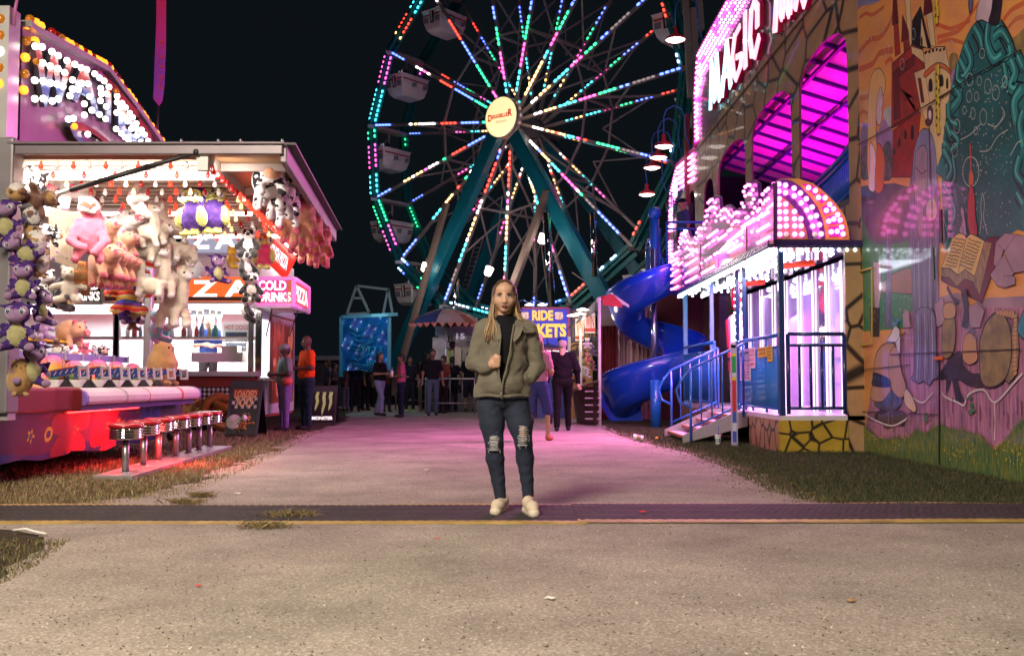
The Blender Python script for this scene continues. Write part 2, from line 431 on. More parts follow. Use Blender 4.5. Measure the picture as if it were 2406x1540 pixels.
m_rub = mat('rubber', (.045, .04, .04), .75, spec=.3, bump=.2, bs=90, var=.3, vs=6)
m_yel = mat('yellow_rubber', (.42, .28, .08), .6, var=.35, vs=5, bump=.2, bs=60)
def cable_mat(x0,x1,z0,lab,dy=0.):
 st=.012; nx=int((x1 - x0)/st); ny=84; y0,y1=onz(1203,1232).y+dy,onz(1203,1187).y+dy
 X=np.linspace(x0,x1,nx+1)[:,None]; V=np.linspace(0,1,ny+1)[None,:]
 edge=np.minimum(V,1 - V)
 prof=np.interp(edge,[0,.05,.16,.5],[.004,.006,.012,.014])
 Yw=y0+(y1 - y0)*V
 wave=np.where(np.abs(X) > 2.4,.02*np.sin(X*2.3+1)*(np.abs(X) - 2.4),0)
 lug=np.abs(((X/.055+np.where((V*14).astype(int) % 2 == 0,V*14 % 1,1 - V*14 % 1)) % 1) - .5)*2
 Z=z0+prof+np.where(edge > .10,.0055*(lug > .45),.001*np.sin(X*90))+.012*np.maximum(0,np.sin(X*1.9+2))*(np.abs(V - .5)*2) ** 6
 Z=Z+.006*np.exp(-((V - .42)/.07) ** 2)+.008*np.exp(-((V - .62)/.06) ** 2)
 Z[:,0]=z0; Z[:,-1]=z0
 co=np.stack(np.broadcast_arrays(X,Yw+wave,Z),-1).reshape(-1,3)
 i, j = np.meshgrid(np.arange(nx), np.arange(ny), indexing='ij'); a = i * (ny + 1) + j
 q=np.stack([a,a+ny+1,a+ny+2,a+1],-1).reshape(-1,4).astype(np.int32)
 me = bpy.data.meshes.new('cable_mat'); me.vertices.add(len(co)); me.vertices.foreach_set('co', co.astype(np.float32).ravel())
 me.loops.add(q.size); me.loops.foreach_set('vertex_index', q.ravel()); me.polygons.add(len(q)); me.polygons.foreach_set('loop_start', np.arange(0, q.size, 4, dtype=np.int32))
 vj = (j.reshape(-1) + .5) / ny; me.polygons.foreach_set('material_index', ((vj < .10) | (vj > .89)).astype(np.int32))
 me.materials.append(m_rub); me.materials.append(m_yel); me.update(calc_edges=True)
 o = bpy.data.objects.new('cable_mat', me); col.objects.link(o); tag(o, lab, 'cable mat', 'rubber cable mats across the road')
cable_mat(-6.2, .50, .005, 'long black rubber mat with yellow edges under the woman, reaching to the left')
cable_mat(.44, 5.8, .011, 'black rubber mat with yellow edges overlapping on the right side, pink sheen', .035)
m_paper = mat('paper', (.75, .72, .68), .8); m_red = mat('red_plastic', (.6, .05, .03), .5)
def scrap(x, y, s, m, lab, name='paper_scrap', cat='litter', z=.01):
 c=onz(x,y); b=MB(); n=7
 q=[(c.x+s*math.cos(k*6.28/n)*random.uniform(.5,1.1),c.y+s*.6*math.sin(k*6.28/n)*random.uniform(.5,1.1),z+random.uniform(0,s*.3)) for k in range(n)]
 ctr=(c.x,c.y,z+s*.35); b.add(q+[ctr],[(k,(k+1) % n,n) for k in range(n)])
 tag(b.build(name, m, solid=.002), lab, cat, 'litter dropped on the ground')
scrap(558, 1162, .035, m_paper, 'white paper scrap on the pink road left of the woman')
scrap(1291, 1411, .03, m_paper, 'white paper scrap alone in the middle foreground')
scrap(1003, 1107, .05, m_paper, 'flat pale paper scrap on the road behind the woman')
scrap(1027, 1269, .025, m_red, 'tiny red scrap on the road below the mat', 'plastic_scrap')
scrap(1512, 1216, .035, m_red, 'red scrap lying on the right mat', 'plastic_scrap', z=.04)
scrap(1998, 1416, .03, mat('leaf_brown', (.35, .2, .08), .7), 'small brown leaf on the road at lower right', 'fallen_leaf', 'leaf')
scrap(465, 1381, .02, m_red, 'tiny red speck of litter at lower left', 'plastic_scrap')
b=MB(); a=onz(72,1258); b.tube([a+Vector((-.12,.03,.03)),a+Vector((-.04,.02,.04)),a+Vector((.03,-.02,.03)),a+Vector((.12,-.05,.02))],.008,6)
tag(b.build('paper_strip', m_paper), 'white crumpled paper strip in the grass below the mat at far left', 'litter', 'litter dropped on the ground')
def cup(c,lying,lab,straw_=False):
 t = thing('paper_cup', lab, 'cup', c); b = MB()
 pr=[(.0,.002),(.036,0),(.040,.06),(.044,.115),(.047,.15),(.050,.152),(.050,.158),(.046,.158),(.034,.01),(0,.01)]
 ax=(0,0,1) if not lying else (-.96,.1,.10)
 cc=Vector(c)+(Vector((0,0,.05)) if lying else Vector((0,0,.0)))
 b.lathe(pr, cc, ax, 20); b.build('cup_wall', mat('cup_white', (.8, .8, .78), .5), t)
 d=MB(); q=Vector(ax).normalized(); d.lathe([(.0393,.045),(.0445,.105)],cc,ax,20)
 cols = [mat('cup_print_yellow', (.7, .4, .04), .5), mat('cup_print_blue', (.05, .08, .3), .5)] if lying else [mat('cup_print_sea', (.08, .16, .3), .5), mat('cup_print_pale', (.6, .65, .7), .5)]
 for i in range(len(d.m)): d.m[i]=0 if (i*7) % 5 < 3 else 1
 d.build('print', cols, t)
 if straw_:
  e = MB(); e.tube([cc + Vector((.0, 0, .1)), cc + Vector((.01, 0, .24)), cc + Vector((.012, 0, .3))], .005, 6); e.build('straw', mat('straw_blue', (.05, .15, .6), .4), t)
 return t
cup(onz(1512, 1036, .0) , True, 'white paper cup with orange print lying on its side by the road')
cup(onz(1687, 1046), False, 'white and blue paper cup with a straw standing under the steps', True)
b = MB(); b.ball(onz(1543, 1032) + Vector((0, 0, .025)), (.03, .025, .022), 8); tag(b.build('orange_peel', mat('orange_peel', (.8, .35, .03), .5)), 'small orange lump beside the lying paper cup', 'litter')
fair_fill_d = bpy.data.lights.new('fair_fill', 'SUN'); fair_fill = bpy.data.objects.new('fair_fill', fair_fill_d); col.objects.link(fair_fill); fair_fill_d.energy = .035; fair_fill_d.angle = R(5); fair_fill_d.color = (1, .93, .85)  # weak directional lamp added for the fair's general light at night
fair_fill.rotation_euler=(R(40),0,R(-12)); fair_fill.location=(0,-5,10)
fl = light('flood_lamp', 'SPOT', (-3.8, -1.4, 7.0), 7400, (1, .86, .68), 1.6, (.6, 5.6, .2), spot=R(128))
fl.data.spot_blend=1.0
# ================================================================ common paints
m_steel = mat('brushed_steel', (.42, .41, .43), .38, .85, var=.2, vs=5)
m_alu = mat('aluminium', (.62, .60, .60), .35, .6, var=.15, vs=4)
m_dark = mat('black_metal', (.02, .02, .022), .5)
m_chrome = mat('chrome', (.8, .8, .82), .08, 1.0)
m_white = mat('white_paint', (.75, .73, .72), .45, var=.1, vs=3)
m_black = mat('black_paint', (.012, .012, .014), .45)
m_redp = mat('red_paint', (.45, .015, .02), .35, coat=.3)
L_white = lamp_mat('lamp_white', (1, .93, .86), 9)
L_cool = lamp_mat('lamp_cool', (.85, .93, 1), 8)
L_amber = lamp_mat('lamp_amber', (1, .28, .02), 2.7, base=(.8, .3, .02))
L_redlit = lamp_mat('lamp_red', (1, .035, .015), 3.2, base=(.6, .02, .01))
L_red_off = mat('bulb_red_glass', (.30, .01, .01), .12, coat=.6, emit=(1, .03, .01), es=.12)
L_amber_off = mat('bulb_amber_glass', (.45, .16, .01), .12, coat=.6, emit=(1, .3, .02), es=.2)
L_clear = mat('bulb_clear_glass', (.75, .7, .66), .08, coat=.6, emit=(1, .85, .75), es=.35)
L_pink = lamp_mat('lamp_pink', (1, .18, .62), 5.5, base=(.8, .3, .6))
L_magenta = lamp_mat('lamp_magenta', (1, .03, .62), 5)
BULBMESH={}
def bulb_mesh(m, r, kind='round'):
 k=(m.name,r,kind)
 if k not in BULBMESH:
  b=MB()
  if kind == 'round': b.ball((0, 0, 0), r, 8)
  elif kind == 'drop': b.lathe([(0, 0), (.5 * r, .0), (.55 * r, -.5 * r), (r, -1.9 * r), (.8 * r, -2.6 * r), (0, -3 * r)], n=8)
  me = bpy.data.meshes.new('light_bulb'); me.from_pydata(b.v, [], b.f); me.polygons.foreach_set('use_smooth', [True] * len(b.f)); me.materials.append(m)
  BULBMESH[k]=(me,b)
 return BULBMESH[k]
def bulbs(parent, items, r=.03, kind='round', name='light_bulb', cap=100):
 """items: (position, material); the first cap are parts, what is past them is one object"""
 rest={}
 for i,(p,m) in enumerate(items):
  me,b=bulb_mesh(m,r,kind)
  if i < cap:
   o=bpy.data.objects.new(name,me); col.objects.link(o); o.parent=parent
   o.location=parent_inv(parent) @ Vector(p)
  else: rest.setdefault(m.name,(m,b,[]))[2].append(p)
 if rest:
  q=MB(); ms=[]
  for m,b,ps in rest.values():
   ms.append(m)
   for p in ps: q.add([(v[0]+p[0],v[1]+p[1],v[2]+p[2]) for v in b.v],b.f,len(ms) - 1,True)
  o = q.build(name, ms, parent); o['kind'] = 'stuff'
# ================================================================ water gun booth
XB=-4.5; Y0=8.75; Y1=13.8
booth = thing('game_booth', 'brightly lit open game booth with white awning, red counter and magenta skirt on the left', 'booth', (XB, Y0, 0))
b = MB(); b.bx((-7.6, Y0 + .06, .26), (-4.56, Y1, .66)); b.bx((-7.6, Y0 + .1, .66), (-4.75, Y1, .80)); b.build('platform', mat('booth_base', (.05, .045, .07), .6), booth)
m_mag = mat('skirt_magenta', (.085, .005, .06), .5, coat=.1, var=.2, vs=3); m_sblue = mat('skirt_blue', (.008, .022, .15), .5, coat=.15); m_sredlit = mat('skirt_red_lit', (.40, .012, .04), .5, coat=.15); m_syel = mat('skirt_yellow', (.7, .5, .02), .5)  # burst print has the red light of the neon put into its colour
def skirt_pt(u,v):
 y=6.9+u*(12.75 - 6.9); z=.20+v*.47
 return Vector((XB+.02+.025*math.sin(y*9+2*math.sin(y*3))*(1 - v*.6) - .05*(1 - v),y,z+.02*math.sin(y*5)*(1 - v)))
sk=MB(); nu,nv=420,40; sk.grid(skirt_pt,nu,nv)
for i in range(nu):
 for j in range(nv):
  y=6.9+(i+.5)/nu*5.85; v=(j+.5)/nv; k=0
  if v < .16+.07*math.sin(y*3.1+.5): k=1
  elif v > .86+.06*math.sin(y*2.2) and y < 10: k=1
  elif y > 12.1: k=1 if v > .5 else 0
  for (cy,cz,rr,m_) in ((10.2,.55,.42,2),(11.15,.52,.40,2)):
   a=math.atan2((v - cz)*.47,(y - cy)); d=math.hypot(y - cy,(v - cz)*.47)
   if d < rr*(.55+.45*abs(math.sin(a*3.5+cy))): k=m_
  for (cy,cz,rr) in ((9.35,.48,.07),(8.35,.3,.12),(9.75,.5,.07),(10.35,.5,.06),(11.1,.55,.05),(11.4,.55,.05),(11.6,.5,.06)):
   a=math.atan2((v - cz)*.47,(y - cy)); d=math.hypot((y - cy)*.8,(v - cz)*.47)
   q=rr*(1 if cy in (9.75,8.35,11.4) else (.6+.4*math.cos(5*a)))
   if d < q*.55: k=1
   elif d < q: k=3
  sk.m[i*nv+j]=k
sk.build('skirt', [m_mag, m_sblue, m_sredlit, m_syel], booth)
def sweep_y(mb,prof,ya,yb,mi=0,smooth=False):
 n=len(prof); vs=[(x,y,z) for y in (ya,yb) for (x,z) in prof]
 mb.add(vs,[(i,(i+1) % n,n+(i+1) % n,n+i) for i in range(n)],mi,smooth)
 mb.add(vs,[tuple(range(n - 1,-1,-1)),tuple(range(n,2*n))],mi)
nose=[(-5.05,.87),(-4.42,.87),(-4.34,.862),(-4.28,.835),(-4.25,.79),(-4.25,.735),(-4.27,.705),(-5.05,.705)]
c = MB(); sweep_y(c, nose, 10.0, 13.62); c.build('counter_top', mat('counter_white', (.66, .60, .60), .45, bump=.25, bs=150, var=.08, vs=4), booth, bevel=.008)
for (ya, yb, m_) in ((9.97, 10.03, mat('band_purple', (.25, .15, .5), .5)), (11.0, 11.06, mat('band_grey', (.35, .36, .32), .5)), (11.72, 11.735, m_redp), (12.85, 12.92, mat('band_red', (.6, .08, .06), .5)), (13.58, 13.63, mat('band_purple', (.25, .15, .5), .5))):
 c = MB(); sweep_y(c, [(x + (.003 if x > -5 else 0), z + (.003 if z > .8 else -.003)) for x, z in nose], ya, yb); c.build('counter_band', m_, booth)
c = MB(); c.bx((-5.0, 10.05, .64), (-4.34, 13.6, .704)); c.build('counter_apron', mat('apron_violet', (.10, .07, .22), .5), booth)
c=MB(); c.prism([(-4.44,Y0+.02,.64),(-4.44,9.7,.64),(-4.36,9.9,.64),(-4.28,9.97,.64),(-5.05,9.97,.64),(-5.05,Y0+.02,.64)][::-1],(0,0,.245))
c.build('counter_end', mat('counter_red', (.22, .008, .012), .5, coat=.2, var=.12, vs=2), booth, bevel=.03)
c = MB(); c.bx((-5.0, Y0 + .0, .60), (-4.42, Y0 + .14, .68)); c.build('steel_plate', m_alu, booth)
c = MB(); c.tube([(-4.40, 9.9, .635), (-4.40, 11.75, .635)], .013, 8); c.build('neon_tube', lamp_mat('neon_red', (1, .02, .02), 9), booth)
light('neon_glow', 'AREA', (-4.34, 10.9, .62), 110, (1, .02, .02), .05, (-4.5, 10.9, 0), size_y=2.0, parent=booth)
def post(a, bb, m, name='post'):
 q=MB(); q.bx(a,bb); return q.build(name,m,booth,bevel=.02)
post((-4.78, Y0 - .06, .66), (-4.40, Y0 + .16, 3.1), mat('post_grey', (.26, .24, .26), .4, .4, var=.2, vs=3))
post((-5.07,13.66,.8),(-4.96,13.78,2.95),m_steel)
post((-7.6,Y0+.02,.66),(-7.4,Y0+.2,3.0),m_steel); post((-7.6,13.6,.66),(-7.4,13.78,3.0),m_steel)
za=2.98; OX0,OX1=-2.03,-2.48
m_ceil = mat('ceiling_cream', (.48, .27, .12), .4, var=.1, vs=3, coat=.2); m_fas = mat('fascia_mauve', (.20, .165, .19), .4, .2, var=.15, vs=3)
c = MB(); c.prism([(-7.6, Y0, za), (OX0, Y0, za), (OX1, Y1, za), (-7.6, Y1, za)], (0, 0, .05)); c.build('awning_roof', m_ceil, booth)
c=MB()
y=Y0+.2
while y < Y1: c.bx((-7.5,y,za - .03),(-2.86 - (y - Y0)*.06,y+.035,za - .002)); y += .21
c.build('ceiling_rib', mat('rib_white', (.55, .50, .44), .4), booth)
c = MB(); c.bx((-4.40, Y0 - .04, za - .035), (OX0, Y0, za + .07)); c.bx((-4.46, Y0 - .065, za + .05), (OX0 + .02, Y0 - .042, za + .075)); c.build('fascia', m_fas, booth, bevel=.01)
c = MB(); c.bar((OX0, Y0, za - .02), (OX1, Y1, za - .02), .06, .16); c.build('fascia', m_fas, booth, bevel=.01)
c = MB(); c.bar((OX0 + .04, Y0, za + .07), (OX1 + .04, Y1, za + .07), .13, .02); c.build('drip_edge', m_dark, booth)
c=MB(); c.bar((-2.72,Y0+.05,za - .06),(-3.1,Y1,za - .06),.05,.12)
for t in (.1,.33,.6,.85):
 yy=Y0+t*(Y1 - Y0); c.bar((-2.70 - t*.38,yy,za - .04),(OX0 - t*.45 - .05,yy,za - .04),.05,.07)
c.build('flap_frame', mat('flap_frame', (.40, .33, .30), .5), booth)
c = MB(); c.bx((-2.80, Y0 + .0, za - .17), (-2.70, Y0 + .06, za - .02)); c.build('bracket', m_white, booth)
for i,x_ in enumerate((-4.0,-2.95,-2.62,-2.42,-2.05)):
 q = MB(); q.lathe([(0, 0), (.016, .01), (.014, .03), (0, .045)], (x_ + .3 if i == 0 else x_, Y0 + .03, za + .08), n=8); q.build('roof_bolt', m_steel, booth)
pa,pb,pc=at(20,487,Y0+.3),at(166,446,Y0+.15),at(462,358,Y0 - .02)
c = MB(); c.tube([pa, pb], .021, 10); c.build('strut_sleeve', m_alu, booth)
c = MB(); c.tube([pb - (pc - pb) * .001, pb.lerp(pc, .62)], .024, 10); c.tube([pb.lerp(pc, .60), pb.lerp(pc, .66), pc], [.03, .022, .02], 10); c.ball(pc, .035, 8); c.build('strut_rod', m_dark, booth)
L_fl = lamp_mat('fluorescent', (1, .86, .76), 8)
for ya_, pw_, ty_, tz_ in ((8.9, 75, 12.2, 1.2), (10.2, 60, 10.2, 0), (12.2, 60, 12.2, 0)): light('tube_glow', 'AREA', (-4.1, ya_, za - .14), pw_, (1, .87, .78), 3.2, (-4.1, ty_, tz_), size_y=.1, parent=booth)
for (yy,xa,xb) in ((9.42,-6.9,-2.85),(11.5,-7.0,-3.03),(13.3,-7.0,-3.15),(10.4,-7.2,-5.1)):
 f = MB(); f.tube([(xa, yy, za - .10), (xb, yy, za - .10)], .022, 8); f.build('fluorescent_tube', L_fl, booth)
 f = MB(); f.bx((xa - .05, yy - .03, za - .075), (xb + .06, yy + .03, za - .035)); f.build('tube_fitting', m_white, booth)
q=MB()
for k in range(3): q.tube([(-4.75,Y0+.25+k*.16,2.74 - k*.05),(-4.62,Y0+.75+k*.35,2.80 - k*.06)],.02,8)
q.build('fluorescent_tube', L_fl, booth)
it = []; L_warm = lamp_mat('lamp_gold', (1, .45, .16), 3)
yy=Y0+.07; r_=0
while yy < Y1 - .1:
 n=11
 for i in range(n):
  x_=-4.36+i*.145+(.06 if r_ % 2 else 0)
  if x_ > -2.78 - (yy - Y0)*.07: continue
  h=(i+r_) % 4
  m_=(L_clear,L_redlit,L_warm,L_red_off)[h] if r_ else (L_clear,L_redlit)[i % 2]
  it.append(((x_,yy,za - .075),m_))
 yy += .42; r_ += 1
bulbs(booth, it, .024, 'drop')
it=[]
for i in range(24):
 t=i/23; it.append(((-2.70 - t*.38+.03,Y0+.05+t*(Y1 - Y0 - .2),za - .12),L_redlit if i > 5 else L_red_off))
bulbs(booth, it, .027, 'drop', name='red_bulb')
c = MB(); c.bx((-5.34, 10.2, 1.19), (-5.28, 13.7, 1.27)); c.bx((-5.9, 10.2, 1.25), (-5.34, 13.7, 1.27)); c.build('shelf', mat('shelf_violet', (.22, .20, .50), .5), booth)
for k in range(8):
 q = MB(); q.bx((-5.278, 10.3 + k * .48, 1.185), (-5.268, 10.34 + k * .48, 1.28)); q.build('shelf_clip', m_alu, booth)
c = MB(); c.bx((-6.5, 10.3, 1.43), (-5.72, 13.3, 1.46)); c.build('shelf', mat('shelf_yellow', (.75, .45, .02), .5), booth)
c = MB(); c.bx((-6.5, 10.3, .8), (-5.95, 13.5, 1.24)); c.build('cabinet', mat('cabinet_orange', (.35, .12, .03), .5), booth)
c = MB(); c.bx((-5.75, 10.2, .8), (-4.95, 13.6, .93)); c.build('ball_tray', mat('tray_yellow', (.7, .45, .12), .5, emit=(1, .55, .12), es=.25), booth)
for k in range(6):
 q = MB(); y_ = 10.55 + k * .55; q.bx((-4.95, y_, .872), (-4.80, y_ + .22, .955)); q.build('white_block', m_white, booth, bevel=.006)
bd=MB(); P0,P1,P2,P3=at(150,622,9.9),at(178,650,9.9),at(212,520,9.9),at(113,487,9.9)
P0=at(126,636,9.9) ; bd.prism([at(118,610,9.7),at(178,632,9.9),at(216,505,9.9),at(113,487,9.7)],(0,.015,0))
bd.build('price_board', mat('board_cream', (.66, .55, .40), .4, coat=.4), booth)
tb=MB(); U=(at(205,505,9.9) - at(120,497,9.7)); V=at(113,487,9.7) - at(118,610,9.7)
text(tb, 'WATER', at(122, 545, 9.68), U, V, .33, .16, 0, .0, lift=.02); text(tb, 'GUNS', at(125, 600, 9.68), U, V, .26, .15, 0, .0, lift=.02)
tb.build('faded_lettering', mat('board_print', (.52, .43, .36), .5), booth)
# ================================================================ lit letter sign on the booth roof
sign = thing('marquee_sign', 'large sign of red and blue WATER letters studded with bulbs above the booth awning', 'sign', (XB, 9, 3.05))
def z1(x,y,X=XB+.0): return onx(x*.2479,y*.2479,X)
tops=[z1(215,200),z1(270,250),z1(640,445),z1(980,640),z1(1260,1010),z1(1515,1365)]
out=[Vector((XB,tops[0].y,3.06))]+tops+[Vector((XB,tops[-1].y+.25,3.06))]
s = MB(); s.prism(out, (-.16, 0, 0)); s.build('sign_board', mat('sign_mauve', (.28, .17, .26), .42, .3, coat=.3, var=.15, vs=3), sign)
s=MB()
for i in range(len(tops) - 1): s.bar(tops[i]+Vector((.02,0,-.02)),tops[i+1]+Vector((.02,0,-.02)),.12,.06)
s.build('sign_frame', m_alu, sign)
s = MB(); a = z1(175, 140); s.bx((XB - .25, a.y - .22, 3.06), (XB + .03, a.y - .02, a.z)); s.build('end_post', m_alu, sign)
def grad_mat():
 m = bpy.data.materials.new('letter_paint'); m.use_nodes = True; nt = m.node_tree; b_ = nt.nodes['Principled BSDF']
 at_ = nt.nodes.new('ShaderNodeAttribute'); at_.attribute_name = 'height'; cr = nt.nodes.new('ShaderNodeValToRGB'); e = cr.color_ramp.elements
 e[0].position=.1; e[0].color=(.25,.4,.75,1); e[1].position=.9; e[1].color=(.55,.05,.06,1)
 for p_,c_ in ((.35,(.04,.14,.55,1)),(.5,(.55,.6,.75,1)),(.6,(.65,.10,.06,1))): x=e.new(p_); x.color=c_
 nt.links.new(at_.outputs['Fac'], cr.inputs['Fac']); nt.links.new(cr.outputs['Color'], b_.inputs['Base Color'])
 b_.inputs['Roughness'].default_value = .3; b_.inputs['Coat Weight'].default_value = .5
 return m
m_let = grad_mat(); m_lside = mat('letter_side', (.03, .03, .05), .5)
def quad_letter(ch,TL,TR,BR,BL,X,parent,th=.05,mats=None):
 vs,fs,border=glyphs(ch,.035); x0=min(p[0] for p in vs); x1=max(p[0] for p in vs); y0=min(p[1] for p in vs); y1=max(p[1] for p in vs)
 TL,TR,BR,BL=[z1(*p,X) for p in (TL,TR,BR,BL)]
 co,hs=[],[]
 for p in vs:
  a,b_=(p[0] - x0)/(x1 - x0),(p[1] - y0)/(y1 - y0)
  co.append((BL.lerp(BR,a)).lerp(TL.lerp(TR,a),b_)); hs.append(b_)
 n = len(vs); me = bpy.data.meshes.new('letter')
 V_=[p+Vector((th,0,0)) for p in co]+co
 me.from_pydata([tuple(v) for v in V_],[],[list(f) for f in fs]+[[b_,a,a+n,b_+n] for a,b_ in border])
 at_ = me.attributes.new('height', 'FLOAT', 'POINT'); at_.data.foreach_set('value', hs + hs)
 me.polygons.foreach_set('material_index', [0] * len(fs) + [1] * len(border))
 for m in (mats or (m_let,m_lside)): me.materials.append(m)
 o = bpy.data.objects.new('letter', me); col.objects.link(o); o.parent = parent; o.matrix_parent_inverse = parent_inv(parent); o['label'] = 'red and blue letter ' + ch
XL=XB+.03
quad_letter('W', (270, 390), (650, 570), (600, 1010), (285, 1020), XL, sign); quad_letter('A', (640, 560), (870, 670), (905, 1110), (615, 930), XL, sign)
quad_letter('T', (880, 650), (1090, 840), (1080, 1200), (875, 1120), XL, sign); quad_letter('E', (1085, 850), (1275, 1060), (1255, 1360), (1078, 1250), XL, sign)
quad_letter('R', (1278, 1110), (1450, 1320), (1450, 1440), (1275, 1380), XL, sign); quad_letter('G', (610, 1070), (1010, 1330), (1000, 1560), (620, 1330), XL, sign)
LB=[(418,445),(512,490),(572,528),(655,575),(425,597),(497,628),(568,650),(633,688),(350,762),(430,768),(500,787),(563,798),(615,818),(350,937),(430,935),(515,958),(572,940),(355,440),(730,610),(790,642),(842,660),(708,758),(795,790),(855,795),(762,848),(707,845),(683,908),(870,915),(820,985),(890,1045),(918,700),(963,738),(1007,768),(975,838),(1053,825),(980,890),(1033,890),(972,955),(1028,1010),(963,1085),(1022,1128),(1130,910),(1130,970),(1178,978),(1160,1018),(1210,1018),(1125,1068),(1250,1072),(1175,1118),(1278,1112),(1228,1150),(1313,1170),(1120,1222),(1265,1220),(1170,1265),(1363,1230),(1318,1225),(1205,1300),(1315,1285),(1393,1275),(1240,1335),(1425,1335),(1350,1350),(668,1130),(715,1122),(852,1272),(820,1090)]
L_bigw = lamp_mat('sign_bulb_white', (1, .95, .85), 3.5)
bulbs(sign,[(z1(x - 20,y,XL+.09),L_bigw) for x,y in LB]+[(z1(345,585,XL+.09),L_amber_off),(z1(707,1198,XL+.09),L_amber),(z1(1105,868,XL+.09),L_amber_off)],.034)
EBu=[(285,185,1),(258,235,0),(338,215,0),(385,248,0),(490,305,1),(532,335,1),(580,362,1),(625,395,0),(668,418,0),(712,442,1),(755,468,0),(797,490,1),(836,515,0),(875,540,1),(911,560,0),(948,578,0),(987,598,0),(1025,620,1),(1043,648,0),(1078,690,1),(1110,735,1),(1138,783,0),(1173,830,1),(1208,872,0),(1240,915,0),(1270,957,0),(1302,998,1),(1327,1038,1),(1353,1078,0),(1380,1118,0),(1405,1155,1),(1433,1192,0),(1460,1222,1),(1482,1262,0),(1508,1300,1),(1532,1330,0),(250,390,1),(330,390,0),(240,545,0),(235,700,1),(225,853,0)]
bulbs(sign, [(z1(x, y, XB + .02), (L_amber, L_red_off if i % 3 else L_amber_off)[k]) for i, (x, y, k) in enumerate(EBu)], .045, name='edge_bulb')
yb = thing('bulb_board', 'narrow yellow and green board with a column of bulbs at the far left edge', 'sign', (-4.8, Y0, 3.1))
s = MB(); s.bx((-5.6, Y0 - .02, 3.1), (-4.62, Y0 + .1, 4.25)); s.build('board', mat('board_yellow', (.42, .40, .10), .4, coat=.3, var=.3, vs=2), yb)
bulbs(yb,[(at(3+k*-1,46+k*38,Y0 - .04),m_) for k,m_ in enumerate((L_amber_off,L_amber_off,L_bigw,L_amber_off,L_amber))],.05)
fz = thing('feather_flag', 'tall narrow pink and purple feather flag on a thin pole behind the booth sign', 'flag', (-4.9, 13.95, 3))
def fm():
 m = bpy.data.materials.new('flag_cloth'); m.use_nodes = True; nt = m.node_tree; b_ = nt.nodes['Principled BSDF']
 tc = nt.nodes.new('ShaderNodeTexCoord'); sx = nt.nodes.new('ShaderNodeSeparateXYZ'); cr = nt.nodes.new('ShaderNodeValToRGB')
 nt.links.new(tc.outputs['Generated'], sx.inputs[0]); nt.links.new(sx.outputs['Z'], cr.inputs['Fac']); e = cr.color_ramp.elements
 e[0].position=0; e[0].color=(.55,.01,.5,1); e[1].position=.9; e[1].color=(.95,.01,.20,1)
 for p_,c_ in ((.12,(.32,.03,.65,1)),(.35,(.35,.02,.6,1)),(.55,(.75,.01,.45,1))): x=e.new(p_); x.color=c_
 nt.links.new(cr.outputs['Color'], b_.inputs['Base Color']); b_.inputs['Roughness'].default_value = .5
 b_.inputs['Emission Strength'].default_value = .0
 return m
pts=[at(368,-40,13.95),at(390,-40,13.95),at(389,110,13.95),at(386,200,13.95),at(381,236,13.95),at(373,248,13.95),at(360,232,13.95),at(363,150,13.95),at(367,60,13.95)]
s = MB(); s.prism(pts, (0, .01, 0)); s.build('cloth', fm(), fz)
s = MB(); s.tube([at(371, 246, 13.97), at(368.5, 345, 13.97)], .02, 6); s.build('pole', m_dark, fz)
tt = MB(); text(tt, 'F U N', at(374, 95, 13.93), (0, 0, -1), (1, 0, 0), .7, .06, 0, .0, lift=-.004); tt.build('flag_print', mat('flag_print', (.8, .03, .08), .5), fz)
s=MB(); s.tube([at(34,60,Y0),at(36,20,Y0),at(44,-20,Y0)],.014,6)
tag(s.build('antenna_pole', mat('pole_pink', (.5, .15, .35), .4)), 'thin bent pole rising from the sign post at upper left', 'pole')
light('flag_glow', 'SPOT', (-4.0, 12.9, 3.4), 60, (1, .02, .5), .05, (-4.9, 13.95, 5.5), spot=R(70))
# ================================================================ water guns
def water_gun(y,i):
 o = Vector((-4.62, y, .872)); t = thing('water_gun', 'x', 'water gun', o, 'mounted water guns on the booth counter')
 q=MB()
 for k in range(5): q.lathe([(.075 - k*.011,k*.016),(.085 - k*.012,k*.016+.006),(.066 - k*.011,k*.016+.016)],o,n=14)
 q.tube([o + Vector((0, 0, .07)), o + Vector((0, 0, .13))], [.022, .03], 8); q.build('bellows', m_black, t)
 q = MB(); a, b_ = o + Vector((-.155, -.03, .135)), o + Vector((.12, .02, .195)); q.bar(a, b_, .055, .07); q.build('barrel', mat('gun_blue', (.02, .05, .26), .35, coat=.3), t, bevel=.006)
 q = MB(); u = Vector((0, 0, .038)); q.bar(a + u, b_ + u, .06, .012); q.build('top_strip', mat('gun_orange', (.55, .09, .03), .4), t)
 for k in range(4):
  p = a.lerp(b_, .2 + k * .2) + Vector((0, -.030, 0)); q = MB(); q.bar(p + Vector((-.012, 0, -.02)), p + Vector((.014, 0, .02)), .004, .008); q.build('stripe', mat('gun_cream', (.8, .65, .4), .4), t)
 q=MB(); c0=o+Vector((.15,0,.0))
 for dx in (-.012,.075):
  q.bar(c0+Vector((dx,0,.09)),c0+Vector((dx - .014,0,.24)),.022,.034)
 q.bar(c0+Vector((-.02,0,.10)),c0+Vector((.085,0,.10)),.02,.03); q.bar(c0+Vector((-.03,0,.215)),c0+Vector((.07,0,.215)),.02,.03)
 q.build('handle', m_alu, t, bevel=.004)
 return t
wg = water_gun(10.34, 0); nm = ('nearest', 'second nearest', 'third nearest', 'middle', 'third farthest', 'second farthest', 'farthest')
gy=[10.34,10.9,11.45,11.98,12.5,13.0,13.5]
nm = ('nearest to the camera, at the booth\'s red counter end', 'second nearest on the counter', 'third nearest on the counter', 'fourth nearest, with three guns on either side', 'third from the far end of the counter', 'second from the far end of the counter', 'last at the far end of the counter')
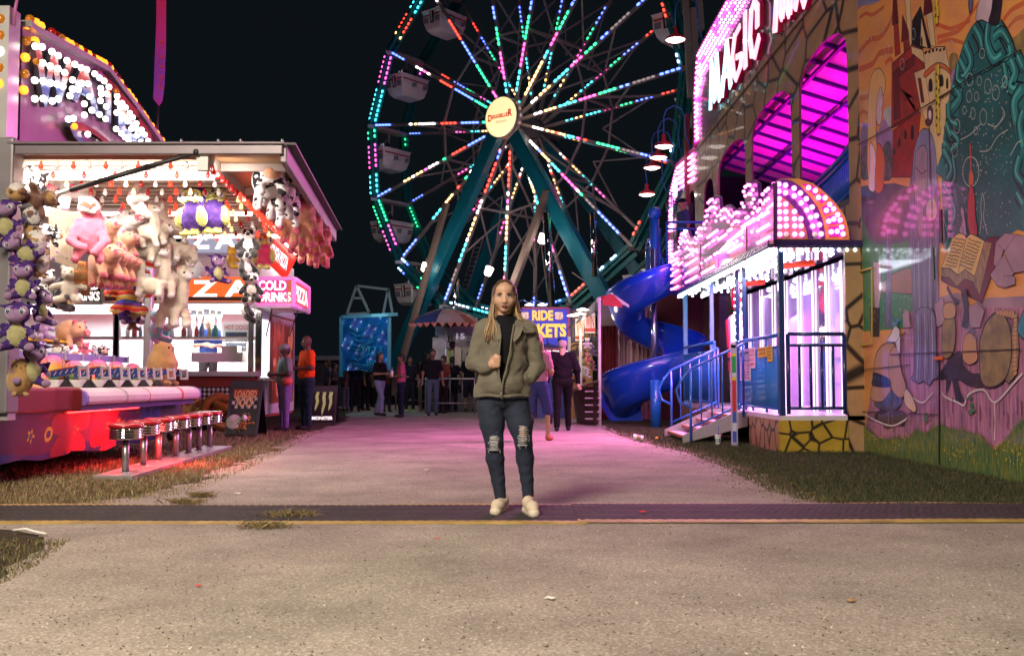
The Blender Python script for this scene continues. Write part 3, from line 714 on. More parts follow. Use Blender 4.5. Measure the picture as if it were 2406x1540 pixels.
wg['label'] = 'blue water gun with steel handles, ' + nm[0]
for i in range(1,7):
 d = dup(wg, 'blue water gun with steel handles, ' + nm[i]); d.location.y = gy[i]
def ball_mat():
 m = bpy.data.materials.new('rainbow_rubber'); m.use_nodes = True; nt = m.node_tree; b_ = nt.nodes['Principled BSDF']
 tc = nt.nodes.new('ShaderNodeTexCoord'); sx = nt.nodes.new('ShaderNodeSeparateXYZ'); cr = nt.nodes.new('ShaderNodeValToRGB')
 nt.links.new(tc.outputs['Generated'], sx.inputs[0]); nt.links.new(sx.outputs['Z'], cr.inputs['Fac']); e = cr.color_ramp.elements
 e[0].position=.1; e[0].color=(.05,.45,.3,1); e[1].position=.95; e[1].color=(.75,.1,.42,1)
 for p_,c_ in ((.35,(.7,.65,.2,1)),(.55,(.85,.38,.05,1)),(.75,(.85,.2,.25,1))): x=e.new(p_); x.color=c_
 nt.links.new(cr.outputs['Color'], b_.inputs['Base Color']); b_.inputs['Roughness'].default_value = .45
 return m
m_ball=ball_mat()
bl = [(124, 862, 11.05, .135, 'largest rainbow ball behind the nearest water gun'), (173, 868, 11.6, .110, 'pink topped ball second from the left behind the guns'), (229, 868, 12.25, .13, 'rainbow ball in the middle behind the guns'), (272, 868, 12.8, .11, 'pink topped ball second from the right behind the guns'),
   (311, 873, 13.4, .115, 'rightmost rainbow ball behind the guns'), (92, 893, 10.6, .10, 'yellow ball low at the left beside the seated tan plush'), (208, 890, 11.9, .10, 'half hidden orange ball between two larger balls')]
for (x,y,Y,r,lab) in bl:
 c0 = at(x, y, Y); t = thing('play_ball', lab, 'ball', c0, 'rainbow basketballs in the game booth')
 q = MB(); q.ball(c0, r, 24); q.build('skin', m_ball, t)
 q=MB()
 for (ax,off) in (((1,0,.2),0),((0,1,.1),0),((.8,.6,0),.55),((.8,.6,0),-.55)):
  ax=Vector(ax).normalized(); e1=ax.orthogonal().normalized(); e2=ax.cross(e1); rr=r*math.sqrt(1 - off*off)*1.003
  q.tube([c0+ax*off*r+(e1*math.cos(k*.2618)+e2*math.sin(k*.2618))*rr for k in range(25)],.0025,4,cap=False)
 q.build('seam', mat('seam_brown', (.15, .07, .03), .6), t)
# ================================================================ stools
SX=[300,342,377,416.5,447,471,496]; SYd=[9.8,10.55,11.25,11.9,12.45,12.95,13.5]
def stool(i):
 Y = SYd[i]; x = (SX[i] - CX) / F * Y; o = Vector((x, Y, 0)); t = thing('bar_stool', 'x', 'stool', o, 'red diner stools in front of the booth')
 q = MB(); q.tube([o + Vector((0, 0, .045)), o + Vector((0, 0, .375))], .034, 16); q.build('post', mat('stool_post', (.45, .42, .44), .35, .8), t)
 q=MB(); pr=[(.06,.372),(.15,.376)]
 for k in range(4): z=.382+k*.026; pr += [(.158,z),(.163,z+.006),(.163,z+.016),(.156,z+.022)]
 pr += [(.15,.485)]
 q.lathe(pr, o, n=36); q.build('ribbed_band', m_chrome, t)
 q = MB(); q.lathe([(.150, .484), (.166, .490), (.170, .505), (.163, .522), (.14, .533), (.08, .538), (0, .540)], o, n=36); q.build('seat', mat('red_vinyl', (.38, .008, .015), .22, coat=.7), t)
 q = MB(); q.lathe([(.06, .046), (.055, .056), (.036, .062)], o, n=16); q.build('foot_collar', m_steel, t)
 return t
st=stool(0)
sl = ['nearest and largest of the row, full chrome band in view', 'second nearest of the row', 'third nearest of the row', 'middle one of the seven in the row', 'third from the far end of the row', 'second from the far end of the row', 'farthest of the row, beside the food board']
st['label'] = 'red topped chrome stool, ' + sl[0]
for i in range(1,7):
 d = dup(st, 'red topped chrome stool, ' + sl[i]); d.location = ((SX[i] - CX) / F * SYd[i], SYd[i], 0); d.rotation_euler.z = i
a0=onz(262,1130); q=MB()
q.prism([(-3.99,9.55,.004),(-3.60,9.5,.004),(-3.88,13.85,.004),(-4.27,13.85,.004)],(0,0,.045)); q.build
tag(q.build('stool_plinth', mat('plinth_steel', (.36, .32, .33), .45, .3, var=.2, vs=4), bevel=.006), 'long flat steel plate on the grass carrying the seven stools', 'plinth')
q = MB(); c0 = onz(395, 1040) + Vector((0, .2, .095)); q.ball(c0, .095, 20); tag(q.build('black_ball', mat('ball_black', (.02, .015, .02), .2, coat=.5)), 'glossy black ball on the grass behind the stools', 'ball')
# ================================================================ plush toys (each kind shaped once at height 1,front to -Y)
def plush_mat(n, c, **k): return mat('plush_' + n, c, .9, sheen=.5, bump=.6, bs=55, bdist=.02, var=.15, vs=7, **k)
def blotch(name,c1,c2,scale,lo,hi,c3=None):
 m = bpy.data.materials.new(name); m.use_nodes = True; nt = m.node_tree; b_ = nt.nodes['Principled BSDF']; b_.inputs['Roughness'].default_value = .9
 tc = nt.nodes.new('ShaderNodeTexCoord'); n = nt.nodes.new('ShaderNodeTexNoise'); n.inputs['Scale'].default_value = scale; n.inputs['Detail'].default_value = 1
 cr = nt.nodes.new('ShaderNodeValToRGB'); e = cr.color_ramp.elements; e[0].position = lo; e[0].color = (*c1, 1); e[1].position = hi; e[1].color = (*c2, 1)
 if c3: x=e.new(lo - .12); x.color=(*c3,1); e[0].position=lo - .10
 nt.links.new(tc.outputs['Object'], n.inputs['Vector']); nt.links.new(n.outputs['Fac'], cr.inputs['Fac']); nt.links.new(cr.outputs['Color'], b_.inputs['Base Color'])
 return m
def stripes():
 m = bpy.data.materials.new('plush_rainbow'); m.use_nodes = True; nt = m.node_tree; b_ = nt.nodes['Principled BSDF']; b_.inputs['Roughness'].default_value = .9
 tc = nt.nodes.new('ShaderNodeTexCoord'); wv = nt.nodes.new('ShaderNodeTexWave'); wv.bands_direction = 'Z'; wv.wave_profile = 'SAW'; wv.inputs['Scale'].default_value = 1.1; wv.inputs['Distortion'].default_value = 1.6; wv.inputs['Detail Scale'].default_value = 2
 cr = nt.nodes.new('ShaderNodeValToRGB'); cr.color_ramp.interpolation = 'CONSTANT'; e = cr.color_ramp.elements
 cs=[(.8,.5,.03),(.75,.62,.25),(.7,.02,.05),(.75,.2,.03),(.16,.04,.4),(.04,.1,.45)]
 e[0].position=0; e[0].color=(*cs[0],1); e[1].position=5/6; e[1].color=(*cs[5],1)
 for i in range(1,5): x=e.new(i/6); x.color=(*cs[i],1)
 nt.links.new(tc.outputs['Object'], wv.inputs['Vector']); nt.links.new(wv.outputs['Fac'], cr.inputs['Fac']); nt.links.new(cr.outputs['Color'], b_.inputs['Base Color'])
 return m
PM = dict(purple=blotch('plush_purple', (.035, .01, .12), (.10, .03, .25), 14, .45, .72), lilac=plush_mat('lilac', (.34, .20, .38)), belly=plush_mat('belly', (.45, .42, .20)), cream=plush_mat('cream', (.80, .70, .56)),
    white=plush_mat('white', (.85, .80, .78)), peach=plush_mat('peach', (.85, .42, .26)), pink=plush_mat('pink', (.80, .16, .25)), hot=plush_mat('hot_pink', (.68, .05, .16)),
    tan=plush_mat('tan', (.48, .27, .10)), brown=plush_mat('brown', (.20, .09, .06)), black=plush_mat('black', (.012, .012, .015)), grey=plush_mat('grey', (.13, .12, .14)),
    silver=plush_mat('silver', (.40, .40, .42)), yellow=plush_mat('yellow', (.70, .42, .03)), blue=plush_mat('blue', (.05, .22, .42)), lime=plush_mat('lime', (.60, .62, .16)),
    orange=plush_mat('orange', (.75, .22, .02)), cow=blotch('plush_cow', (.86, .82, .82), (.015, .012, .018), 6.5, .545, .565), rainbow=stripes(), dye=blotch('plush_tie_dye', (.12, .45, .55), (.62, .25, .42), 6, .42, .6, (.35, .3, .6)),
    spots=blotch('plush_spots', (.72, .66, .60), (.30, .16, .08), 5, .58, .6))
m_eye = mat('eye_black', (.006, .008, .012), .08, coat=1); m_eyew = mat('eye_white', (.75, .75, .78), .2); m_iris = mat('eye_teal', (.01, .08, .12), .1, coat=1)
def arch(name,prims,mats,eyes,k=.05,res=.032,relax=2,wob=.006):
 o=sculpt(name,prims,[PM[m] for m in mats],res,k,wob=wob,wf=22,relax=relax)
 for (c,r,kind) in eyes:
  q=MB(); c=Vector(c)
  if kind == 'big':
   q.ball(c,r,12,0); q.ball(c+Vector((0,-r*.42,0)),(r*.68,r*.68,r*.75),12,1); q.ball(c+Vector((r*.2,-r*1.02,r*.3)),r*.17,6,0)
   e = q.build('eye', [m_eyew, m_iris], o)
  else: q.ball(c, r, 8); e = q.build('eye', m_eye, o)
 return o
A={}
def dragon():
 return arch('plush_dragon', [E((0, 0, .30), (.19, .16, .24), m=0), E((0, -.09, .29), (.14, .12, .20), m=1), E((0, -.03, .70), (.22, .18, .20), m=0), E((0, -.20, .63), (.14, .13, .105), m=2),
  K((-.17,-.02,.42),(-.32,-.10,.26),.06,.055),K((.17,-.02,.42),(.30,-.12,.28),.06,.055),K((-.12,-.05,.12),(-.26,-.20,.07),.09,.08),K((.12,-.05,.12),(.26,-.20,.07),.09,.08),
  E((-.29,-.28,.08),(.085,.05,.085),m=2),E((.29,-.28,.08),(.085,.05,.085),m=2),E((-.33,-.12,.24),.05,m=2),E((.31,-.14,.26),.05,m=2),
  K((-.16,0,.84),(-.34,.02,.86),.05,.02),K((.16,0,.84),(.34,.02,.86),.05,.02),K((-.06,-.02,.88),(-.09,-.02,1.0),.03,.012,m=3),K((.06,-.02,.88),(.09,-.02,1.0),.03,.012,m=3),
  E((0,.02,.90),(.03,.08,.045),m=3),E((-.26,.14,.45),(.13,.02,.10),(0,.5,.3)),E((.26,.14,.45),(.13,.02,.10),(0,-.5,-.3)),E((-.115,-.145,.735),(.085,.05,.09),m=2),E((.115,-.145,.735),(.085,.05,.09),m=2)],
  ['purple', 'belly', 'lilac', 'yellow'], [((-.12, -.165, .735), .062, 'big'), ((.12, -.165, .735), .062, 'big')])
def pig(cs=('peach', 'pink', 'hot')):
 return arch('plush_pig', [E((0, .02, .5), (.30, .42, .32)), E((0, -.36, .52), (.24, .2, .23)), K((0, -.5, .46), (0, -.62, .44), .12, .125), E((0, -.70, .44), (.105, .03, .085), m=1), E((0, -.735, .445), (.055, .012, .012), m=2),
  K((-.17,-.18,.3),(-.19,-.24,.08),.10,.095),K((.17,-.18,.3),(.19,-.24,.08),.10,.095),K((-.17,.25,.3),(-.19,.27,.08),.10,.095),K((.17,.25,.3),(.19,.27,.08),.10,.095),
  E((-.19,-.27,.03),(.085,.085,.05),m=1),E((.19,-.27,.03),(.085,.085,.05),m=1),E((-.19,.27,.03),(.085,.085,.05),m=1),E((.19,.27,.03),(.085,.085,.05),m=1),
  E((-.17,-.38,.74),(.08,.03,.10),(0.5,.5,0),m=1),E((.17,-.38,.74),(.08,.03,.10),(.5,-.5,0),m=1)],
  list(cs), [((-.11, -.53, .60), .026, 's'), ((.11, -.53, .60), .026, 's')])
def llama():
 return arch('plush_llama', [E((0, .08, .36), (.2, .30, .2)), K((0, -.14, .45), (0, -.20, .80), .12, .10), E((0, -.24, .86), (.115, .14, .115)), E((0, -.36, .83), (.07, .07, .06), m=1), E((0, -.19, .97), (.09, .09, .06)),
  K((-.10,-.12,.25),(-.11,-.14,.07),.085,.07),K((.10,-.12,.25),(.11,-.14,.07),.085,.07),K((-.10,.28,.25),(-.11,.3,.07),.085,.07),K((.10,.28,.25),(.11,.3,.07),.085,.07),
  E((-.11,-.15,.03),(.07,.07,.04),m=1),E((.11,-.15,.03),(.07,.07,.04),m=1),E((-.11,.3,.03),(.07,.07,.04),m=1),E((.11,.3,.03),(.07,.07,.04),m=1),
  E((-.11,-.18,.97),(.03,.03,.09),(0,-.4,0),m=2),E((.11,-.18,.97),(.03,.03,.09),(0,.4,0),m=2),E((0,.36,.45),.09)],
  ['cream', 'white', 'hot'], [((-.075, -.345, .885), .02, 's'), ((.075, -.345, .885), .02, 's')], wob=.012)
def cow():
 return arch('plush_cow_toy', [E((0, .05, .55), (.32, .34, .33)), E((0, -.30, .50), (.24, .2, .22)), E((0, -.47, .42), (.15, .10, .11), m=1), K((-.18, -.25, .28), (-.2, -.34, .1), .09), K((.18, -.25, .28), (.2, -.34, .1), .09), K((-.18, .2, .28), (-.2, .22, .1), .09), K((.18, .2, .28), (.2, .22, .1), .09),
  E((-.27, -.3, .62), (.13, .04, .06), (0, .4, 0), m=2), E((.27, -.3, .62), (.13, .04, .06), (0, -.4, 0), m=2)], ['cow', 'peach', 'black'], [((-.1, -.47, .58), .03, 's'), ((.1, -.47, .58), .03, 's')])
def panda():
 return arch('plush_panda', [E((0, 0, .35), (.2, .17, .22)), E((0, -.02, .72), (.22, .19, .19)), E((-.19, 0, .88), .07, m=1), E((.19, 0, .88), .07, m=1), K((-.16, -.04, .48), (-.3, -.16, .3), .085, .08, m=1), K((.16, -.04, .48), (.3, -.16, .3), .085, .08, m=1),
  K((-.12,-.05,.18),(-.2,-.22,.08),.11,.10,m=1),K((.12,-.05,.18),(.2,-.22,.08),.11,.10,m=1),E((-.085,-.185,.74),(.055,.03,.07),(0,.4,0),m=1),E((.085,-.185,.74),(.055,.03,.07),(0,-.4,0),m=1),E((0,-.21,.66),(.03,.02,.02),m=1)],
  ['white', 'black'], [((-.085, -.215, .75), .018, 's'), ((.085, -.215, .75), .018, 's')])
def sloth():
 return arch('plush_sloth', [E((0, .02, .40), (.19, .16, .28)), E((0, -.04, .82), (.17, .15, .15)), E((0, -.145, .81), (.12, .07, .10), m=1), K((-.15, 0, .58), (-.23, -.16, .28), .075, .065), K((-.23, -.16, .28), (-.05, -.26, .18), .065, .06), K((.15, 0, .58), (.24, -.15, .30), .075, .065), K((.24, -.15, .30), (.1, -.27, .12), .065, .06),
  K((-.12,0,.2),(-.16,-.14,.02),.08,.07),K((.12,0,.2),(.16,-.14,.02),.08,.07),E((-.07,-.20,.82),(.035,.02,.03),(0,.4,0),m=2),E((.07,-.20,.82),(.035,.02,.03),(0,-.4,0),m=2),E((0,-.225,.78),(.02,.02,.015),m=2)],
  ['pink', 'white', 'brown'], [((-.06, -.215, .825), .014, 's'), ((.06, -.215, .825), .014, 's')], wob=.014)
def owl(cs=('purple', 'lime', 'lime')):
 return arch('plush_owl', [E((0, 0, .34), (.27, .2, .33)), E((0, -.02, .74), (.25, .18, .21)), E((-.14, -.16, .76), (.125, .05, .13), m=1), E((.14, -.16, .76), (.125, .05, .13), m=1), E((-.24, -.09, .36), (.08, .12, .20), (0, .15, 0), m=2), E((.24, -.09, .36), (.08, .12, .20), (0, -.15, 0), m=2),
  K((-.18,0,.88),(-.21,0,1.0),.05,.015),K((.18,0,.88),(.21,0,1.0),.05,.015),E((0,-.22,.68),(.035,.04,.05),m=2),E((-.11,-.14,.03),(.09,.1,.045),m=1),E((.11,-.14,.03),(.09,.1,.045),m=1)],
  list(cs), [((-.14, -.20, .76), .075, 'big'), ((.14, -.20, .76), .075, 'big')])
def hamster(cs=('tan', 'white')):
 return arch('plush_hamster', [E((0, 0, .42), (.33, .28, .42)), E((0, -.03, .78), (.24, .21, .2)), E((0, -.15, .42), (.22, .19, .30), m=1), E((0, -.16, .70), (.19, .10, .09), m=1), E((-.19, 0, .94), .05), E((.19, 0, .94), .05), K((-.16, -.22, .5), (-.09, -.31, .46), .05, .04), K((.16, -.22, .5), (.09, -.31, .46), .05, .04),
  E((-.15, -.24, .05), (.075, .1, .055)), E((.15, -.24, .05), (.075, .1, .055))], list(cs), [((-.10, -.225, .80), .024, 's'), ((.10, -.225, .80), .024, 's'), ((0, -.265, .745), .02, 's')])
def bear(cs=('brown', 'brown', 'tan')):
 return arch('plush_bear', [E((0, 0, .36), (.2, .18, .24)), E((0, -.02, .76), (.2, .18, .18)), E((0, -.18, .71), (.1, .08, .08), m=2), E((-.17, 0, .92), .065, m=1), E((.17, 0, .92), .065, m=1), K((-.16, 0, .5), (-.36, -.12, .42), .08, .085, m=1), K((.16, 0, .5), (.36, -.12, .42), .08, .085, m=1),
  K((-.12, -.03, .17), (-.26, -.26, .1), .1, .095, m=1), K((.12, -.03, .17), (.26, -.26, .1), .1, .095, m=1), E((0, -.25, .73), (.03, .02, .02), m=1)], list(cs), [((-.07, -.19, .80), .02, 's'), ((.07, -.19, .80), .02, 's')])
def egg():
 return arch('plush_egg', [E((0, 0, .42), (.34, .26, .42)), E((0, 0, .74), (.2, .17, .22)), E((-.18, -.1, .04), (.09, .12, .05)), E((.18, -.1, .04), (.09, .12, .05))], ['silver'], [((-.08, -.25, .5), .02, 's'), ((.08, -.25, .5), .02, 's')])
def bird():
 return arch('plush_bird', [E((0, 0, .45), (.3, .28, .42)), E((0, -.04, .78), (.22, .2, .2)), K((0, -.2, .76), (0, -.42, .70), .07, .02, m=1), E((-.28, 0, .45), (.06, .18, .24)), E((.28, 0, .45), (.06, .18, .24))], ['blue', 'hot'], [((-.1, -.21, .84), .03, 's'), ((.1, -.21, .84), .03, 's')])
def lying():
 return arch('plush_dog', [E((0, .2, .4), (.26, .5, .32)), E((0, -.45, .55), (.26, .25, .26)), E((0, -.68, .48), (.14, .12, .11), m=1), K((-.2, -.3, .3), (-.3, -.62, .1), .11), K((.2, -.3, .3), (.3, -.62, .1), .11), K((-.2, .5, .25), (-.32, .4, .1), .11), K((.2, .5, .25), (.32, .4, .1), .11), E((-.24, -.42, .6), (.06, .1, .18), m=2), E((.24, -.42, .6), (.06, .1, .18), m=2)],
  ['spots', 'white', 'brown'], [((-.1, -.68, .62), .035, 's'), ((.1, -.68, .62), .035, 's'), ((0, -.8, .52), .03, 's')])
PROTO={}
MAKERS=dict(dragon=dragon,pig=pig,llama=llama,cow=cow,panda=panda,sloth=sloth,owl=owl,hamster=hamster,bear=bear,egg=egg,bird=bird,dog=lying,
     wpig=lambda: pig(('white', 'pink', 'hot')), rain=lambda: bear(('rainbow', 'rainbow', 'rainbow')), dye=lambda: bear(('dye', 'dye', 'dye')), greydog=lambda: bear(('grey', 'grey', 'grey')),
     husky=lambda: hamster(('grey', 'white')), frog=lambda: bear(('pink', 'pink', 'pink')), yellow=lambda: bear(('yellow', 'yellow', 'yellow')), terrier=lambda: bear(('lilac', 'lilac', 'white')), wbear=lambda: bear(('white', 'white', 'white')),
     tllama=lambda: bear(('cream', 'cream', 'cream')), pinkowl=lambda: owl(('hot', 'lime', 'lime')), cowpup=lambda: bear(('cow', 'cow', 'white')), ohamster=lambda: hamster(('orange', 'tan')), bighamster=lambda: hamster(('tan', 'tan')))
NPL=0
def plush(kind, x, y, hpx, lab, X=None, Y=None, yaw=0., roll=0., tilt=0., cat='plush toy', grp='plush prizes hanging in the booth', sc_=1.0):
 """x,y: middle of the toy in the photo survey; hpx its height there"""
 c=onx(x,y,X) if X is not None else at(x,y,Y)
 s=hpx*c.y/F*sc_
 if kind not in PROTO: o=MAKERS[kind](); PROTO[kind]=o
 else: o=dup(PROTO[kind])
 M=Euler((R(tilt),R(roll),R(yaw))).to_matrix()
 o.rotation_euler=(R(tilt),R(roll),R(yaw)); o.scale=(s,s,s); o.location=c - (M @ Vector((0,-.05,.5)))*s
 o.name = 'plush_' + kind.strip('wot') if False else o.name
 tag(o,lab,cat,grp); return o
HP = 'plush toys stacked on the near booth post'
for a in [
  ('hamster', 39, 447, 62, 'tan plush with pale face, topmost on the near post', dict(Y=8.62, yaw=20, tilt=-55)),
  ('bear', 92, 470, 95, 'brown plush bear lying sideways near the post top, one arm stuck out right', dict(Y=8.78, yaw=50, roll=70)),
  ('cow', 78, 418, 70, 'white plush cow with small black spots under the fluorescent tubes at top left', dict(Y=9.3, yaw=160)),
  ('dragon', 14, 512, 98, 'highest purple plush dragon with cream belly, cut by the left edge', dict(Y=8.5, yaw=8)),
  ('husky', 72, 506, 58, 'dark grey and white plush beside the highest dragon', dict(Y=8.68, yaw=40, roll=-30)),
  ('hamster', 82, 564, 74, 'tan and white plush facing right halfway up the post', dict(Y=8.72, yaw=55, roll=-10)),
  ('dragon', 44, 584, 92, 'purple plush dragon lying on its side below the highest one', dict(Y=8.5, yaw=25, roll=-50)),
  ('hamster', 94, 615, 70, 'tan and white plush tipped forward above the dragon snout', dict(Y=8.74, yaw=60, roll=15)),
  ('cow', 113, 548, 58, 'white plush with black patches behind the brown arm', dict(Y=9.25, yaw=120, roll=40)),
  ('dragon', 54, 656, 92, 'purple dragon with large teal eyes in the middle of the post', dict(Y=8.46, yaw=12)),
  ('dragon', 99, 716, 84, 'purple plush dragon in profile with its pale snout pointing right', dict(Y=8.7, yaw=75, roll=8)),
  ('dragon', 40, 762, 118, 'largest purple dragon hanging low on the post, belly to the camera', dict(Y=8.44, yaw=10)),
  ('dragon', 78, 850, 104, 'lowest purple plush dragon above the red counter end', dict(Y=8.7, yaw=30, roll=5)),
  ('bighamster', 47, 886, 82, 'tan seated plush with white chin on the red counter corner', dict(Y=8.66, yaw=30))]:
 plush(*a[:5],grp=HP,sc_=1.08,**a[5])
for a in [
  ('wpig', 178, 424, 100, 'big pale pink plush pig hanging high, legs spread, under the tubes', dict(X=-4.55, yaw=180, tilt=30)),
  ('sloth', 208, 536, 118, 'hot pink long armed sloth plush in front of the hanging board', dict(X=-4.05, yaw=20)),
  ('sloth', 222, 512, 84, 'smaller pink sloth plush hugging behind the first one', dict(X=-4.5, yaw=60)),
  ('bird', 240, 582, 36, 'small blue plush bird with a pink beak', dict(X=-4.2, yaw=70, roll=30)),
  ('terrier', 140, 585, 46, 'lilac plush terrier with ruffled collar under the board', dict(X=-4.5, yaw=30)),
  ('terrier', 118, 590, 42, 'second lilac terrier plush left of the ruffled one', dict(X=-4.55, yaw=0)),
  ('cowpup', 110, 678, 88, 'white plush pup with long black ears behind the dragons', dict(X=-4.75, yaw=60)),
  ('greydog', 148, 690, 76, 'dark grey plush dog hanging beside the tan one', dict(X=-4.6, yaw=120)),
  ('tllama', 163, 668, 84, 'tan long bodied plush with both legs dangling', dict(X=-4.5, yaw=10)),
  ('ohamster', 189, 640, 50, 'upright orange and cream hamster plush beside the dark sign', dict(X=-4.4, yaw=20)),
  ('hamster', 200, 674, 36, 'small orange plush under the upright hamster', dict(X=-4.45, yaw=140)),
  ('pig', 248, 548, 62, 'peach plush pig with red snout leftmost of the upper pigs', dict(X=-4.2, yaw=55, tilt=-25)),
  ('wpig', 284, 534, 78, 'large whitish plush pig on top of the pig cluster', dict(X=-4.3, yaw=60, tilt=-20)),
  ('pig', 290, 572, 56, 'orange tinted plush pig below the whitish one', dict(X=-4.2, yaw=60, tilt=-20)),
  ('pig', 310, 566, 52, 'peach plush pig rightmost of the upper pigs', dict(X=-4.35, yaw=70, tilt=-10)),
  ('pig', 246, 612, 78, 'peach plush pig leftmost of the lower row of pigs', dict(X=-4.15, yaw=50, tilt=-18)),
  ('pig', 264, 620, 72, 'peach plush pig second in the lower row of pigs', dict(X=-4.17, yaw=50, tilt=-18)),
  ('pig', 282, 625, 68, 'peach plush pig third in the lower row of pigs', dict(X=-4.2, yaw=50, tilt=-18)),
  ('pig', 298, 630, 62, 'peach plush pig last in the lower row of pigs', dict(X=-4.22, yaw=50, tilt=-18)),
  ('wbear', 326, 456, 78, 'white fluffy plush hanging alone under the ceiling bulbs', dict(X=-3.9, yaw=100, roll=40)),
  ('llama', 358, 528, 76, 'cream plush llama highest at the left of the llama bunch', dict(X=-3.9, yaw=60, roll=-20)),
  ('llama', 398, 520, 76, 'cream plush llama with a warm orange back at the top of the bunch', dict(X=-3.85, yaw=-70)),
  ('llama', 366, 572, 82, 'large cream plush llama in the middle of the bunch, head hidden', dict(X=-3.95, yaw=70, roll=20)),
  ('llama', 414, 575, 76, 'cream plush llama on the right of the bunch, curled forward', dict(X=-3.8, yaw=-50, roll=-25)),
  ('llama', 424, 612, 52, 'small pinkish plush llama at the right of the bunch', dict(X=-3.8, yaw=60)),
  ('llama', 392, 640, 92, 'cream plush llama facing the camera at the front of the bunch', dict(X=-3.85, yaw=5)),
  ('llama', 342, 660, 76, 'cream plush llama stretching its legs out to the left', dict(X=-4.0, yaw=-80, roll=-30)),
  ('llama', 427, 644, 44, 'cream plush llama head peeking behind the front one', dict(X=-3.9, yaw=60)),
  ('llama', 418, 698, 106, 'lowest and largest cream plush llama looking right', dict(X=-3.8, yaw=50)),
  ('rain', 326, 634, 44, 'small rainbow striped plush beside the pigs', dict(X=-4.3, yaw=20)),
  ('rain', 300, 680, 92, 'large rainbow striped plush with dangling legs', dict(X=-4.3, yaw=30)),
  ('rain', 334, 582, 72, 'rainbow striped plush hanging behind the llamas', dict(X=-4.4, yaw=70)),
  ('dragon', 316, 724, 66, 'purple plush dragon hanging below the rainbow plush', dict(X=-4.3, yaw=10)),
  ('dragon', 290, 722, 58, 'purple plush dragon half turned away under the rainbow plush', dict(X=-4.4, yaw=140)),
  ('bear', 312, 754, 40, 'light brown plush rump below the hanging dragon', dict(X=-4.35, yaw=180)),
  ('dye', 370, 765, 72, 'pastel tie dyed plush beside the far booth post', dict(X=-4.2, yaw=150)),
  ('bighamster', 384, 850, 96, 'big tan plush behind the farthest water guns', dict(X=-4.7, yaw=80)),
  ('owl', 452, 494, 108, 'purple owl plush with yellow eyes, left one of the pair', dict(Y=10.3, yaw=-15)),
  ('owl', 500, 490, 108, 'purple owl plush with yellow eyes, right one of the pair', dict(Y=10.4, yaw=15)),
  ('egg', 462, 631, 42, 'silver grey egg shaped plush between llamas and purple dragon', dict(Y=13.0, yaw=0)),
  ('dragon', 512, 628, 66, 'small purple plush dragon hanging alone by the pizza sign', dict(Y=12.9, yaw=40)),
  ('panda', 583, 566, 70, 'panda plush at the top of the hanging chain of pandas', dict(Y=12.6, yaw=10)),
  ('panda', 578, 620, 70, 'second panda plush from the top of the chain', dict(Y=12.6, yaw=60)),
  ('panda', 590, 672, 68, 'third panda plush down the chain', dict(Y=12.6, yaw=20)),
  ('panda', 583, 722, 64, 'lowest panda plush on the chain, legs dangling', dict(Y=12.6, yaw=100)),
  ('pinkowl', 618, 588, 78, 'pink and yellow owl plush behind the pandas', dict(Y=13.2, yaw=30)),
  ('yellow', 546, 605, 50, 'yellow plush bear half hidden behind the pandas', dict(Y=13.1, yaw=70))]:
 plush(*a[:5], sc_=1.34 if a[0] in ('llama', 'pig', 'wpig', 'sloth', 'rain', 'wbear') else 1.15, **a[5])
SH = 'plush toys lying on the booth shelves'
for a in [
  ('pig', 166, 778, 84, 'big peach plush pig standing alone on the yellow shelf', dict(X=-5.75, yaw=65)),
  ('terrier', 102, 768, 62, 'lilac plush terrier with striped skirt on the upper shelf', dict(X=-5.7, yaw=60)),
  ('bear', 134, 812, 34, 'small brown plush behind the spotted dog', dict(X=-5.6, yaw=180)),
  ('dog', 143, 822, 36, 'white plush dog with tan patches lying on the violet shelf', dict(X=-5.5, yaw=70)),
  ('frog', 201, 822, 40, 'small pink plush frog sitting on the violet shelf', dict(X=-5.5, yaw=30)),
  ('ohamster', 177, 832, 22, 'little orange plush on the shelf between dog and frog', dict(X=-5.5, yaw=90, roll=80)),
  ('cowpup', 222, 826, 34, 'black and white plush pup on the shelf right of the frog', dict(X=-5.5, yaw=90)),
  ('cow', 242, 824, 38, 'round cow plush at the right end of the violet shelf', dict(X=-5.5, yaw=40)),
  ('dragon', 98, 818, 44, 'purple plush with a floppy wing at the left end of the shelf', dict(X=-5.5, yaw=60))]:
 plush(*a[:5],grp=SH,**a[5])
FL = 'plush cows and pigs strung under the awning flap'
for a in [
  ('cow', 633, 424, 82, 'topmost white plush cow with black patches under the awning edge', dict(X=-2.33, yaw=20, tilt=-20)),
  ('cow', 655, 452, 74, 'plush cow with black patches second down the awning edge', dict(X=-2.33, yaw=0, tilt=-20)),
  ('cow', 676, 480, 62, 'lowest plush cow just above the row of pigs', dict(X=-2.38, yaw=15, tilt=-20)),
  ('pig', 684, 508, 66, 'pink plush pig nearest below the cows, inner side', dict(X=-2.50, yaw=0, tilt=-25)),
  ('pig', 712, 516, 68, 'pink plush pig nearest below the cows, outer side', dict(X=-2.36, yaw=20, tilt=-25)),
  ('pig', 700, 535, 62, 'pink plush pig second down the inner side of the flap', dict(X=-2.52, yaw=-5, tilt=-25)),
  ('pig', 730, 544, 62, 'pink plush pig second down the outer side of the flap', dict(X=-2.40, yaw=25, tilt=-25)),
  ('pig', 722, 563, 58, 'pink plush pig third down the inner side of the flap', dict(X=-2.54, yaw=0, tilt=-20)),
  ('pig', 750, 570, 58, 'pink plush pig third down the outer side of the flap', dict(X=-2.44, yaw=30, tilt=-20)),
  ('pig', 754, 588, 44, 'last plush pig at the far lower corner of the awning', dict(X=-2.5, yaw=0, tilt=-20))]:
 plush(*a[:5],grp=FL,sc_=1.55,**a[5])
